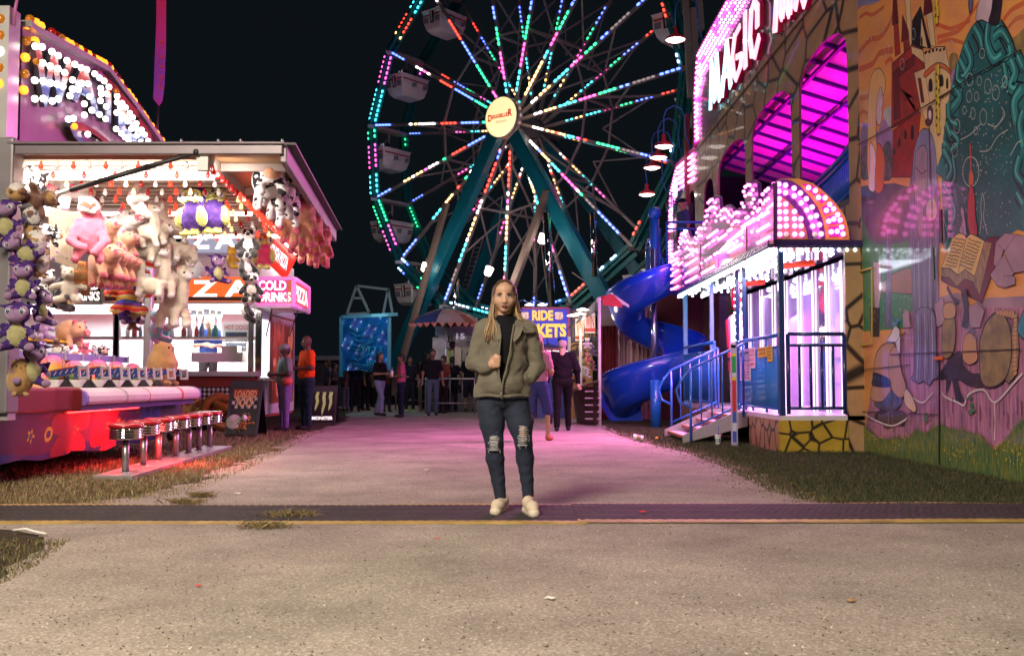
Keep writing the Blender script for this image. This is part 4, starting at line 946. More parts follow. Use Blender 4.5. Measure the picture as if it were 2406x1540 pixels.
# ================================================================ big wheel
WH=Vector((.495,38,10.76)); WR=7.6; WA=R(39.2); WP0=R(148.07)
wn=Vector((-math.sin(WA),-math.cos(WA),0)); wt=Vector((math.cos(WA),-math.sin(WA),0)); wz=Vector((0,0,1))
def onw(x, y, off): # photo point met with the plane off metres in front of the wheel's middle plane
 d=ray(x,y); o=Vector((0,0,CAMZ)); P=WH+wn*off; k=(P - o).dot(wn)/d.dot(wn); return o+d*k
def wp(i,r,off): a=WP0+i*2*math.pi/15; return WH+wn*off+(wt*math.cos(a)+wz*math.sin(a))*WR*r
wheel = thing('ferris_wheel', 'huge ferris wheel with coloured light strips and teal legs filling the night sky', 'ferris wheel', (WH.x, WH.y, 0))
m_ws = mat('wheel_steel', (.36, .28, .32), .5, .15); m_teal = mat('teal_paint', (.003, .15, .235), .42, coat=.2, var=.15, vs=1.2); m_teal2 = mat('teal_rim', (.01, .16, .18), .5)
LED = dict(W=lamp_mat('led_white', (1, .88, .80), 7), Y=lamp_mat('led_yellow', (1, .55, .18), 5.5), C=lamp_mat('led_cyan', (.05, .75, .85), 5), P=lamp_mat('led_pink', (1, .08, .42), 5), G=lamp_mat('led_green', (.02, .9, .30), 4),
     B=lamp_mat('led_blue', (.08, .16, 1), 5.5), R=lamp_mat('led_red', (1, .04, .02), 5), K=lamp_mat('led_ice', (.55, .70, 1), 6), D=lamp_mat('led_dim_white', (.9, .7, .7), .4, base=(.5, .4, .4)))
LK=list(LED); LM=[LED[k] for k in LK]
def strip(a,b,segs,s=1.0,parent=None,step=.205,width=.034,dim=None):
 q=MB(); L=(b - a).length; d=(b - a)/L; side=d.cross(wn).normalized()
 for (k,f0,f1) in segs:
  n=max(1,int(round((f1 - f0)*L/step)))
  for i in range(n):
   c=a+d*(f0*L+(i+.5)*(f1 - f0)*L/n); h=step*.33*s
   pts=[c+d*(h*math.cos(t) if abs(math.cos(t)) > .3 else 0)+side*(width*s*math.sin(t)) for t in ()]
   pts=[c+d*(h*x)+side*(width*s*y) for x,y in ((-1,-.5),(-.75,-1),(.75,-1),(1,-.5),(1,.5),(.75,1),(-.75,1),(-1,.5))]
   q.prism(pts,wn*.035,LK.index(k))
 if not q.f: return
 return q.build('light_strip', LM, parent)
SEG = {14: 'P.12.17G.2.37B.38.55R.56.72W.86.93', 0: 'G.14.24B.25.41R.43.54W.62.66P.66.69W.69.76B.86.98', 1: 'G.12.15B.17.3R.33.45W.49.62Y.62.66W.66.7B.84.97', 2: 'B.13.26R.27.38G.42.45W.48.56P.56.6Y.6.66W.66.7Y.7.76B.86.98',
    3: 'B.12.2W.26.32G.33.37R.4.44Y.47.57C.58.67B.82.96', 4: 'B.1.16R.17.35W.38.47Y.48.6W.6.63C.63.75D.78.86B.87.97', 5: 'R.1.3W.31.35P.35.39W.39.42Y.44.58C.6.74P.76.84D.86.97', 6: 'W.12.17Y.18.28W.28.33Y.33.38C.39.45D.55.62P.62.72B.82.97',
    7: 'W.12.2B.2.23Y.23.31C.32.4P.41.55W.54.57G.57.6D.62.7B.72.9', 8: 'W.1.18Y.19.26R.26.28Y.28.33C.34.39P.4.43R.44.48G.53.68D.69.8B.8.96', 9: 'W.1.16Y.17.25C.26.38P.39.5G.51.62B.63.7D.71.84B.86.98', 10: 'W.1.15Y.16.25C.27.38P.39.48G.49.58B.6.66D.67.8B.84.96',
    11: 'Y.1.2Y.2.3C.31.36P.38.46G.47.58B.6.68', 12: 'C.1.22P.23.36G.37.5B.52.68R.8.9', 13: 'C.1.17P.18.34G.37.48B.52.6R.64.76'}
BSEG = 'C.14.2Y.2.26C.27.37P.38.47G.48.56B.57.68R.72.8'
BALT = 'W.16.22Y.25.35C.36.46P.47.56R.2.24B.85.95'
import re
def parse(s): return [(a, float(b), float(c)) for a, b, c in re.findall(r'([A-Z])(\.\d+)(\.\d+)', s)]
for i in range(15):
 for off,sgn in ((.95,1),(-.95,-1)):
  q = MB(); a, b = wp(i, .05, off * .8), wp(i, 1, off); q.bar(a, b, .10, .12, up=tuple(wn)); sp = q.build('spoke', m_ws, wheel)
  if sgn > 0:
   q=wn*.07; strip(a+q,b+q,parse(SEG[i]),1,sp)
   q=wn*-.14+wp(i,0,0) - WH
  else:
   q=wn*.07; sg=parse(BSEG if i in (8,9,10,11,12,13,14,0) else BALT); strip(a+q,b+q,sg,.62,sp)
q=MB()
for i in range(15):
 for off in (.95,-.95):
  q.bar(wp(i,.46,off*.9),wp(i+1,.46,off*.9),.07,up=tuple(wn))
 q.bar(wp(i,.46,.9),wp(i,.46,-.9),.08); q.bar(wp(i,.46,.9),wp(i,.72,-.9),.06); q.bar(wp(i,.46,-.9),wp(i,.72,.95),.06)
 q.bar(wp(i,.20,.8),wp(i,.46,-.9),.06); q.bar(wp(i+.5,.40,-.9),wp(i,.68,-.9),.05); q.bar(wp(i+.5,.40,-.9),wp(i+1,.68,-.9),.05)
q.build('brace', m_ws, wheel)
RS = {14: 'C.05.4R.45.7Y.72.8', 0: 'P.05.45C.5.95', 1: 'G.05.2P.25.6C.66.95', 2: 'G.06.42P.45.8', 3: 'K.02.12B.12.2G.45.6', 4: 'K.1.45C.5.9G.9.98', 5: 'C.1.3B.6.9', 6: 'R.05.35K.5.6K.7.8', 7: 'R.1.3', 8: 'K.1.2', 9: 'K.05.2R.6.8', 10: 'R.3.4', 11: 'B.2.8', 12: 'P.2.8', 13: 'C.2.8'}
for i in range(15):
 for off in (.95,-.95):
  a,b=wp(i,1,off),wp(i+1,1,off); ra=(a+b)/2 - (WH+wn*off); ra.normalize()
  q=MB(); q.bar(a+ra*.08,b+ra*.08,.09,.30,up=tuple(wn)); q.bar(a - ra*.16,b - ra*.16,.14,.07,up=tuple(wn)); q.bar(a+ra*.26,b+ra*.26,.16,.05,up=tuple(wn))
  if off > 0:
   for k in range(6):
    t=k/6; q.bar(a.lerp(b,t) - ra*.1,a.lerp(b,t+1/12)+ra*.2,.04)
  rm = q.build('rim_segment', m_teal2, wheel)
  sg=parse(RS[i])
  if off > 0:
   strip(a - ra*.17+wn*.08,b - ra*.17+wn*.08,sg,.85,rm)
   if i in (14,0,1,2,3): strip(a+ra*.27+wn*.03,b+ra*.27+wn*.03,sg,.65,rm)
  elif i in (0,1,2,3,4,9): strip(a - ra*.1+wn*.08,b - ra*.1+wn*.08,sg[:1],.6,rm)
for i in range(15):
 a,b=wp(i,1,1.25),wp(i,1,-1.25); q=MB()
 pts=[a,a.lerp(b,.2)+wt*.22,a.lerp(b,.8)+wt*.22,b,a.lerp(b,.8) - wt*.22,a.lerp(b,.2) - wt*.22]
 q.prism(pts, (0, 0, -.13)); q.build('cross_plate', mat('plate_grey', (.42, .34, .36), .5), wheel)
q = MB(); q.lathe([(.34, -1.9), (.34, 1.4), (.5, 1.4), (.5, 1.2)], WH, wn, 20); q.build('hub', m_ws, wheel)
HC=onw(1177,275,1.75)
q = MB(); q.lathe([(.72, -.32), (.78, -.30), (.78, 0), (.74, .01)], HC, wn, 48); drum = q.build('hub_drum', mat('drum_mauve', (.50, .35, .38), .3, .5), wheel)
q = MB(); q.lathe([(.745, .0), (.745, .012), (0, .02)], HC, wn, 48); q.build('lit_disc', lamp_mat('disc_glow', (1, .80, .38), 1.15), drum)
U_ = wt; V_ = wz; m_dred = lamp_mat('disc_red', (.75, .01, .01), .55, base=(.6, .01, .01)); q = MB(); o_ = HC + wn * .03
def htext(q,s,u,v,w_,h_,mi=0,**k): text(q,s,o_+U_*u+V_*v,U_,V_,w_,h_,mi,**k)
htext(q, 'D', -.60, -.10, .19, .26, bold=.045, lift=.01); htext(q, 'EGGELLE', -.40, .0 - .03, .76, .15, bold=.05, lift=.01); htext(q, 'R', .37, -.05, .20, .28, bold=.045, lift=.01)
q.build('disc_lettering', m_dred, drum)
q = MB(); htext(q, 'Attractions', -.22, -.22, .52, .11, bold=0, lift=.01, shear=.3); q.build('disc_lettering', mat('disc_grey', (.35, .26, .12), .5), drum)
def leg(x0, y0, x1, y1, off0, off1, w_, h_, m_, name='leg', zend=0.3, label=None):
 a=onw(x0,y0,off0); b=onw(x1,y1,off1)
 if zend is not None: k=(a.z - zend)/(a.z - b.z); b=a+(b - a)*k
 q=MB(); q.bar(a,b,w_,h_,up=tuple(wn)); q.bar(a+(wn*(h_/2+.01)),b+(wn*(h_/2+.01)),w_*.78,.02,up=tuple(wn)); return q.build(name,m_,wheel,bevel=.02),a,b
leg(1166,315,925,860,1.55,1.9,.55,.34,m_teal); leg(1212,318,1428,715,1.55,1.9,.55,.34,m_teal)
leg(1250,330,1108,700,-1.6,-1.9,.62,.36,m_teal); leg(1285,330,1490,625,-1.6,-1.9,.50,.36,m_teal)
m_wood = mat('strut_tan', (.22, .165, .15), .5)
for (x0,y0,x1,y1,o0,o1,w_) in ((1049,478,946,842,1.7,3.2,.22),(1286,448,1190,712,1.8,3.0,.26),(1105,470,985,640,.8,1.0,.12),(1340,560,1372,640,0,0,.2)):
 leg(x0, y0, x1, y1, o0, o1, w_, .18, m_wood, 'strut', None if x0 in (1105, 1340) else .4)
for (x0,y0,x1,y1,r_) in ((1284,500,1296,720,.13),(1393,500,1397,650,.10),(1073,660,1058,800,.06)):
 q = MB(); q.tube([onw(x0, y0, 2.6), onw(x1, y1, 2.6)], r_, 12); q.build('chrome_pipe', m_chrome, wheel)
for (x0,y0,x1,y1) in ((1258,560,1262,712),(1270,560,1290,716),(1078,655,1076,700),(1345,640,1440,705),(1190,640,1170,720),(1340,550,1250,700)):
 q = MB(); q.tube([onw(x0, y0, 1.5), onw(x1, y1, 1.5)], .025, 5); q.build('cable', m_wood, wheel)
for (x,y) in ((997,627),(1146,636),(1272,560)):
 p = onw(x, y, 2.3); q = MB(); q.lathe([(.10, 0), (.12, .02), (.15, .30), (.0, .32)], p - Vector((.02, 0, .15)), (.25, -.3, .6), 12); q.build('work_lamp', lamp_mat('work_lamp', (1, .88, .72), 10), wheel)
 light('work_glow', 'POINT', p + Vector((.3, -2.2, 0)), 85, (1, .86, .72), .15, parent=wheel)
q=MB(); a,b=onw(1128,560,-1.4),onw(1085,700,-1.5)
for d_ in (-.18,.18): q.tube([a+wt*d_,b+wt*d_],.02,5)
for k in range(14): p=a.lerp(b,k/13); q.tube([p - wt*.18,p+wt*.18],.015,5)
q.build('ladder', m_ws, wheel)
m_tub = mat('tub_white', (.85, .78, .86), .45); m_tubs = mat('tub_pink', (.6, .45, .5), .45); m_stripe = mat('tub_red', (.42, .03, .06), .5); m_td = mat('tub_dark', (.02, .02, .03), .6); m_prn = mat('tub_print', (.26, .25, .34), .5)
GON=[14,0,1,2,3,4,10,9,8,6,7]
NUM = {14: '10', 0: '11', 1: '12', 2: '13', 3: '14', 4: '15', 10: '6', 9: '5', 8: '4', 6: '2', 7: '3'}
def gondola(i):
 top=(wp(i,1,.95)+wp(i,1,-.95))/2; ce=top - wz*1.35
 g_=MB(); hw,hd=.52,.80; P=lambda u,v,z: ce+wt*u+wn*v+wz*z
 ring=lambda sx,sy,z,cx_: [P(-hw*sx+cx_,-hd*sy,z),P(hw*sx,-hd*sy,z),P(hw*sx,hd*sy,z),P(-hw*sx+cx_,hd*sy,z)]
 def oct_(sx,sy,z,c=.18):
  a,b=hw*sx,hd*sy; return [P(-a,-b+c,z),P(-a+c,-b,z),P(a - c,-b,z),P(a,-b+c,z),P(a,b - c,z),P(a - c,b,z),P(-a+c,b,z),P(-a,b - c,z)]
 L_=[oct_(.96,.98,.40,.03),oct_(1.04,1.06,.42,.03),oct_(1.0,1.0,.32,.04),oct_(1.0,.97,-.02,.05),oct_(.80,.86,-.34,.06),oct_(.66,.62,-.46,.06)]
 vs=[p for r_ in L_ for p in r_]; g_.add(vs,[(k*8+j,k*8+(j+1) % 8,k*8+8+(j+1) % 8,k*8+8+j) for k in range(5) for j in range(8)]+[tuple(range(40,48))],0)
 g_.add(oct_(.9,.92,.30,.06),[tuple(range(8))],1)
 gg = g_.build('gondola', [m_tub, m_td], wheel); gg['label'] = 'white and pink gondola number ' + NUM[i]
 q = MB(); r0 = oct_(1.012, 1.012, .24, .08); r1 = oct_(1.008, 1.005, .18, .08); q.add(r0 + r1, [(j, (j + 1) % 8, 8 + (j + 1) % 8, 8 + j) for j in range(8)]); q.build('red_stripe', m_stripe, gg)
 q = MB(); q.bar(P(0.02, hd * 1.01, .36), P(0.02, hd * .92, -.12), .2, .05, up=tuple(wn)); q.build('door', m_td, gg)
 q = MB(); q.bar(P(.02, hd * 1.06, .36), P(.02, hd * .97, -.08), .03, .03); q.build('door_post', m_tub, gg)
 q=MB()
 for u in (-.30,.32): q.bar(P(u,hd*1.0,.12),P(u,hd*.965,-.1),.26,.03,up=tuple(wn))
 q.bar(P(hw * 1.02, -.45, .10), P(hw * .97, -.45, -.08), .03, .5, up=tuple(wt)); q.bar(P(hw * 1.02, .2, .10), P(hw * .97, .2, -.08), .03, .5, up=tuple(wt)); q.build('printed_panel', m_prn, gg)
 q = MB(); q.bar(P(.10, .45, .42), P(.10, .45, .66), .30, .03, up=tuple(wn)); q.bar(P(.1, .3, .4), P(.1, .3, .68), .3, .2, up=tuple(wn)); q.build('number_plate', m_td, gg)
 q=MB(); text(q,NUM[i],P(.0,.475,.47),wt,wz,.22,.17,0,.03,lift=-.0);
 for j in range(len(q.v)): q.v[j]=tuple(Vector(q.v[j])+wn*.02)
 q.build('number', mat('number_white', (.75, .75, .85), .5, emit=(.8, .8, 1), es=.35), gg)
 q = MB(); q.bar(P(0, 0, .4), top, .07, .07); q.bar(P(0, .7, .40), P(0, .1, .9), .05); q.build('hanger', m_ws, gg)
for i in GON: gondola(i)
q=MB()
for (a,b) in ((onz(905,965),onz(1110,965)),):
 pass
c0=WH.copy(); c0.z=0
q.prism([c0 - wt * 7.5 + wn * 2.4, c0 + wt * 7.5 + wn * 2.4, c0 + wt * 7.5 - wn * 2.4, c0 - wt * 7.5 - wn * 2.4], (0, 0, .45)); q.build('base', mat('base_dark', (.05, .05, .06), .6), wheel)
# ================================================================ fun house on the right
XF=4.7
fun = thing('fun_house', 'long two storey fun house with painted stone arches, neon sign and canopy of pink bulbs', 'fun house', (XF, 13.3, 0))
m_blue = mat('rail_blue', (.01, .12, .52), .35, coat=.4); m_navy = mat('post_navy', (.01, .03, .15), .3, coat=.4)
def zc(x,y,ox,oy,s): return ((ox+x*s)*.58740,(oy+y*s)*.58740)
def z5(x,y): return zc(x,y,2550,0,.4871)
def z6(x,y): return zc(x,y,2550,650,.3896)
def z7(x,y): return zc(x,y,2350,1150,.4572)
def stone_mat(name,c1,c2,line,scale=1.6,sq=(1,1,1),w_=.035):
 m = bpy.data.materials.new(name); m.use_nodes = True; nt = m.node_tree; N = nt.nodes; L = nt.links; b_ = N['Principled BSDF']; b_.inputs['Roughness'].default_value = .45; b_.inputs['Coat Weight'].default_value = .10
 tc = N.new('ShaderNodeTexCoord'); mp = N.new('ShaderNodeMapping'); mp.inputs['Scale'].default_value = sq
 vo = N.new('ShaderNodeTexVoronoi'); vo.feature = 'DISTANCE_TO_EDGE'; vo.inputs['Scale'].default_value = scale; vo.inputs['Randomness'].default_value = .8
 vc = N.new('ShaderNodeTexVoronoi'); vc.inputs['Scale'].default_value = scale; vc.inputs['Randomness'].default_value = .8
 L.new(tc.outputs['Object'], mp.inputs[0]); L.new(mp.outputs[0], vo.inputs['Vector']); L.new(mp.outputs[0], vc.inputs['Vector'])
 no = N.new('ShaderNodeTexNoise'); no.inputs['Scale'].default_value = 5; no.inputs['Detail'].default_value = 6; L.new(mp.outputs[0], no.inputs['Vector'])
 mx = N.new('ShaderNodeMix'); mx.data_type = 'RGBA'; mx.inputs['A'].default_value = (*c1, 1); mx.inputs['B'].default_value = (*c2, 1); L.new(no.outputs['Fac'], mx.inputs['Factor'])
 mr = N.new('ShaderNodeMapRange'); mr.interpolation_type = 'SMOOTHSTEP'; mr.inputs['From Min'].default_value = w_ * .35; mr.inputs['From Max'].default_value = w_ * 1.6; L.new(vo.outputs['Distance'], mr.inputs['Value'])
 m2 = N.new('ShaderNodeMix'); m2.data_type = 'RGBA'; m2.inputs['A'].default_value = (*line, 1); L.new(mr.outputs[0], m2.inputs['Factor']); L.new(mx.outputs['Result'], m2.inputs['B']); L.new(m2.outputs['Result'], b_.inputs['Base Color'])
 return m
m_stone = stone_mat('painted_stone', (.30, .17, .08), (.55, .34, .18), (.02, .012, .01), 2.0, (1, .6, .85), .055)
m_ystone = stone_mat('yellow_stone', (.30, .19, .015), (.62, .42, .05), (.012, .01, .005), 4.3, (1, 1, 1), .06)
def wall_holes(outline,holes,X,th,mats,name,parent,label=None,mi=0):
 """outline and holes as (y, z) loops on the plane x = X, facing -x, th thick"""
 loops=[[Vector((X,y,z)) for y,z in outline]]+[[Vector((X,y,z)) for y,z in h] for h in holes]
 flat=[p for l in loops for p in l]; tri=tessellate_polygon(loops); q=MB()
 q.add(flat,tri,0); q.add([p+Vector((th,0,0)) for p in flat],tri,0)
 for l in loops:
  n=len(l); q.add(l+[p+Vector((th,0,0)) for p in l],[(i,(i+1) % n,n+(i+1) % n,n+i) for i in range(n)],1 if len(mats) > 1 else 0)
 return q.build(name,mats,parent,label=label)
def archway(ya,yb,z0,zs,zt,n=14):
 pts=[(ya,z0),(yb,z0)]
 for i in range(n+1):
  t=math.pi*i/n; c,s=math.cos(t),math.sin(t)
  pts.append(((ya+yb)/2+(yb - ya)/2*c,zs+(zt - zs)*abs(s) ** .45))
 return pts
arches=[archway(13.75,16.1,3.4,5.3,6.05),archway(16.55,19.35,3.4,5.3,6.05),archway(19.85,22.5,3.4,5.3,6.0),archway(23.0,24.2,3.6,5.0,5.75)]
wall_holes([(13.3, 3.0), (25.1, 3.0), (25.1, 6.8), (13.3, 6.8)], arches, XF, .04, [m_stone, mat('arch_edge', (.10, .03, .06), .5)], 'stone_facade', fun)
q = MB()   # ragged stones climbing over the sign's lower edge
yy=13.3; top=[]
while yy < 24.9: top.append((yy,6.8+random.choice((.08,.22,.35,.5,.15))*(1.3 if yy < 17 else .7))); yy += random.uniform(.08,.22)
q.add([Vector((XF - .006,13.3,6.75))]+[Vector((XF - .006,a,b_)) for a,b_ in top]+[Vector((XF - .006,top[-1][0],6.75))],[tuple(range(len(top)+2))]);
tri=tessellate_polygon([[Vector(v) for v in q.v]]); q.f=[list(t) for t in tri]; q.m=[0]*len(tri); q.sm=[False]*len(tri)
q.build('ragged_stone_edge', m_stone, fun)
q = MB(); q.bx((XF - .02, 13.3, 6.77), (XF, 25.1, 6.80)); q.build('seam', m_black, fun)
m_st2 = stone_mat('pier_stone', (.30, .17, .08), (.55, .34, .18), (.02, .012, .01), 2.9, (1, .9, .8), .06)
wall_holes([(13.9, 0.02), (13.9, 3.0), (13.3, 3.0), (13.3, .02)], [], XF, .12, [m_st2], 'stone_pier', fun)
m_night = mat('sign_navy', (.012, .012, .06), .35, coat=.5, var=.5, vs=2.5)
wall_holes([(13.3, 6.8), (25.1, 6.8), (25.1, 8.35), (24.7, 9.15), (13.3, 9.3)], [], XF, .12, [m_night], 'sign_panel', fun)
low=[(25.12,2.9),(29.5,2.9),(29.7,5.2),(29.2,6.5),(28.0,7.05),(25.12,6.85)]
wall_holes(low, [archway(25.35, 26.3, 3.55, 5.1, 5.9)], XF, .12, [mat('board_cloud', (.50, .40, .30), .35, coat=.6, var=.35, vs=1.2), m_black], 'painted_board', fun)
q=MB()
for k in range(7):
 y_=26.5+k*.42; q.tube([(XF - .006,y_,5.9+.3*math.sin(k)),(XF - .006,y_+.5,6.2+.2*math.sin(k*2)),(XF - .006,y_+1.0,5.8+.25*math.cos(k))],[.02,.11,.02],5,flat=.03)
q.build('painted_clouds', mat('cloud_blue', (.12, .2, .45), .4), fun)
bi = []; L_border = lamp_mat('lamp_border', (1, .26, .70), 5)
def row(a,b_,n,m_,j=0):
 for i in range(n): bi.append((Vector(a).lerp(Vector(b_),(i+.5)/n),L_border if random.random() > .15 else L_magenta))
for r_ in range(5):
 o_=r_*.155
 row((XF - .04,13.4,9.2 - o_),(XF - .04,24.7 - o_*.3,9.08 - o_),60,L_pink)
 row((XF - .04,24.95 - o_*.5,8.3 - o_*.3),(XF - .04,24.7 - o_,9.0 - o_),6,L_pink)
for r_ in range(3):
 row((XF - .04,25.0 - r_*.16,6.95),(XF - .04,25.0 - r_*.16,8.3),11,L_pink)
 row((XF - .04,29.4 - r_*.17,3.1),(XF - .04,29.5 - r_*.17,5.1),17,L_pink)
for r_ in range(5):
 o_=r_*.16
 row((XF - .04,25.2,6.75 - o_),(XF - .04,27.9,6.93 - o_),18,L_pink); row((XF - .04,28.0,6.92 - o_),(XF - .04,29.1 - o_*.4,6.4 - o_),8,L_pink); row((XF - .04,29.1 - o_*.5,6.3 - o_),(XF - .04,29.45 - o_,5.3),7,L_pink)
bi.sort(key=lambda t: t[0].y)
bulbs(fun, bi, .034, name='border_bulb', cap=100)
q=MB(); q.bar((XF - .01,13.3,9.28),(XF - .01,24.7,9.16),.10,.06); q.bar((XF - .01,24.7,9.16),(XF - .01,25.12,8.36),.1,.06); q.bar((XF - .01,25.12,8.36),(XF - .01,25.12,6.9),.1,.06)
q.bar((XF,25.12,6.9),(XF,28.0,7.08),.1,.06); q.bar((XF,28.0,7.08),(XF,29.2,6.52),.1,.06); q.bar((XF,29.2,6.52),(XF,29.7,5.2),.1,.06); q.bar((XF,29.7,5.2),(XF,29.5,2.9),.1,.06)
q.build('trim', mat('trim_magenta', (.45, .03, .28), .35, .3), fun)
ST=dict(M=[((600,890),(610,520)),((610,520),(635,815)),((635,815),(652,460)),((652,460),(675,810))],
    A=[((695,780),(735,360)),((735,360),(765,700)),((700,640),(765,590))],
    G=[((840,220),(800,300)),((800,300),(780,470)),((780,470),(790,600)),((790,600),(812,640)),((812,640),(850,540)),((850,540),(855,450)),((855,450),(815,470))],
    I=[((885,110),(885,330)),((885,330),(888,545))],
    C=[((985,210),(985,60)),((985,60),(960,20)),((960,20),(935,90)),((935,90),(925,320)),((925,320),(940,440)),((940,440),(965,455)),((965,455),(998,310))],
    M2=[((1130,250),(1145,-30)),((1145,-30),(1190,130)),((1190,130),(1210,-60)),((1210,-60),(1250,105)),((1250,105),(1262,-90))],
    A2=[((1295,60),(1330,-140)),((1330,-140),(1375,20))])
m_nc = lamp_mat('neon_cyan', (.45, .92, 1), 2.6); m_np = lamp_mat('neon_pink', (1, .38, .55), 2.0); m_blk = mat('letter_red', (.30, .0, .04), .4, emit=(1, 0, .1), es=.05)
for k,ss in ST.items():
 q=MB(); g2=MB()
 def rib(mb,a,b_,x_,th,gr):
  d_=(b_ - a).normalized(); w_=(.045+.065*abs(d_.z))*gr; nn=Vector((0,-d_.z,d_.y))*w_; e_=d_*.04
  mb.prism([Vector((x_,p.y,p.z)) for p in (a - e_ - nn,b_+e_ - nn,b_+e_+nn,a - e_+nn)],(th,0,0))
 for a,b_ in ss:
  pa,pb=onx(*z5(*a),XF - .10),onx(*z5(*b_),XF - .10); rib(q,pa,pb,XF - .12,.03,1); rib(g2,pa,pb,XF - .085,.08,1.2)
 ob = g2.build('letter_block', m_blk, fun, label='neon letter ' + k[0]); q.build('neon_stroke', m_nc if k in ('M', 'A') else m_np, ob)
q = MB(); q.bx((XF + .01, 13.3, 3.35), (7.3, 29.4, 3.5)); q.build('upper_floor', mat('floor_dark', (.05, .04, .08), .5), fun)
q = MB(); q.bx((7.3, 8.8, .1), (7.4, 29.4, 9)); q.bx((XF + .13, 29.4, 0), (7.3, 29.5, 7)); q.build('back_wall', mat('back_purple', (.06, .02, .09), .6), fun)
q = MB(); q.add([(XF + .12, 13.3, 6.5), (7.3, 13.3, 5.7), (7.3, 25, 5.7), (XF + .12, 25, 6.5)], [(0, 1, 2, 3)]); q.build('ceiling', mat('ceiling_white', (.7, .6, .7), .4), fun, solid=.02)
q=MB(); y_=13.5
while y_ < 25: q.bar((XF+.13,y_,6.46),(7.3,y_,5.66),.06,.07); y_ += .78
for x_ in (5.25,6.1): q.bar((x_,13.3,6.40 - (x_ - 4.8)*.31),(x_,25,6.40 - (x_ - 4.8)*.31),.06,.05)
q.build('ceiling_beam', mat('beam_navy', (.02, .02, .16), .5), fun)
for yc in (15.0, 18.2, 21.5): light('magenta_wash', 'AREA', (6.5, yc, 4.3), 130, (1, .0, .58), .8, (5.6, yc - .3, 6.4), size_y=.5, parent=fun)
def railing(name,a,b_,hgt,gap,parent,m_,top_r=.025,bar_r=.010,mid=True,low=.08):
 a=Vector(a); b_=Vector(b_); L=(b_ - a).length; n=max(1,int(L/gap)); q=MB(); u=Vector((0,0,hgt))
 q.tube([a+u,b_+u],top_r,8); q.tube([a+Vector((0,0,low)),b_+Vector((0,0,low))],top_r*.8,8)
 if mid: q.tube([a+u*.86,b_+u*.86],top_r*.8,8)
 for i in range(n+1):
  p=a.lerp(b_,i/n); q.tube([p+Vector((0,0,low)),p+u*(.86 if mid else 1)],bar_r if 0 < i < n else top_r,6)
 for p in (a,b_): q.tube([p,p+u],top_r,8)
 return q.build(name,m_,parent)
railing('stair_rail', (5.9, 18.5, 3.75), (5.9, 13.3, 5.0), 1.0, .11, fun, mat('rail_deep', (.03, .08, .35), .4), .04, .014)
railing('stair_rail', (5.5, 19.5, 3.5), (5.5, 13.9, 4.15), .8, .10, fun, m_blue, .05, .016)
q = MB(); q.bx((3.62, 23.4, 3.40), (XF - .02, 27.2, 3.55)); q.build('balcony_floor', mat('balcony_purple', (.10, .05, .35), .4, coat=.3), fun)
railing('balcony_rail', (3.68, 23.5, 3.55), (4.66, 23.5, 3.55), 1.15, .14, fun, m_blue, .03, .012)
railing('balcony_rail', (3.68, 24.6, 3.55), (3.68, 27.1, 3.55), 1.15, .16, fun, m_blue, .03, .012)
q = MB(); q.tube([(3.40, 23.6, 3.2), (3.40, 23.6, 4.78)], .11, 16); q.ball((3.40, 23.6, 4.93), .16, 16); q.build('ball_post', m_blue, fun)
m_shade = mat('shade_red', (.55, .03, .06), .35, coat=.4)
for i,(x,y,X,w_) in enumerate(((1587,95,4.0,47),(1560,345,4.0,43),(1547,371,4.0,43),(1532,395,4.0,43),(1520,458,4.0,42))):
 p = onx(x, y, X); r_ = .25; q = MB(); q.lathe([(.0, .34), (.045, .33), (.05, .17), (.10, .13), (.22, .08), (r_, .015), (r_, 0), (r_ - .01, 0), (.2, .07), (.04, .16), (.0, .17)], p, n=24); sh = q.build('lamp_shade', m_shade, fun)
 q = MB(); q.lathe([(.235, .02), (.12, -.03), (0, -.045)], p, n=20); q.build('bulb', lamp_mat('lamp_warm', (1, .85, .75), 9), sh)
 q=MB(); d_=-1 if i == 4 else 1
 if i < 4: pts=[p+Vector((0,0,.32)),p+Vector((0,0,.8)),p+Vector((.08,0,1.0)),p+Vector((.28,0,1.1)),p+Vector((.48,0,1.0)),p+Vector((.56,.0,.75)),p+Vector((.58,0,.3)),p+Vector((.7,.1,.05)),Vector((XF,p.y+.2,p.z - .1))]
 else: pts=[p+Vector((0,0,.32)),p+Vector((-.04,0,.8)),p+Vector((.05,0,1.25)),p+Vector((.3,0,1.3)),p+Vector((.45,0,1.0)),p+Vector((.47,0,.4)),p+Vector((.6,.1,.1)),Vector((XF,p.y+.2,p.z+.05))]
 q.tube(pts, .018, 6); q.build('goose_neck', m_blue, sh)
q = MB(); q.bx((4.72, 25.3, 6.9), (4.95, 25.8, 8.3)); q.bx((4.6, 26.1, 5.6), (4.72, 26.35, 8.0)); q.build('red_hinged_panel', mat('panel_maroon', (.20, .01, .03), .5), fun)
q=MB()
for a_,b_ in (((1643,0),(1648,70)),((1610,-20),(1622,230)),((1628,20),(1640,240))): q.bar(at(*a_,28),at(*b_,28),.16)
q.build('truss_post', m_ws, fun)
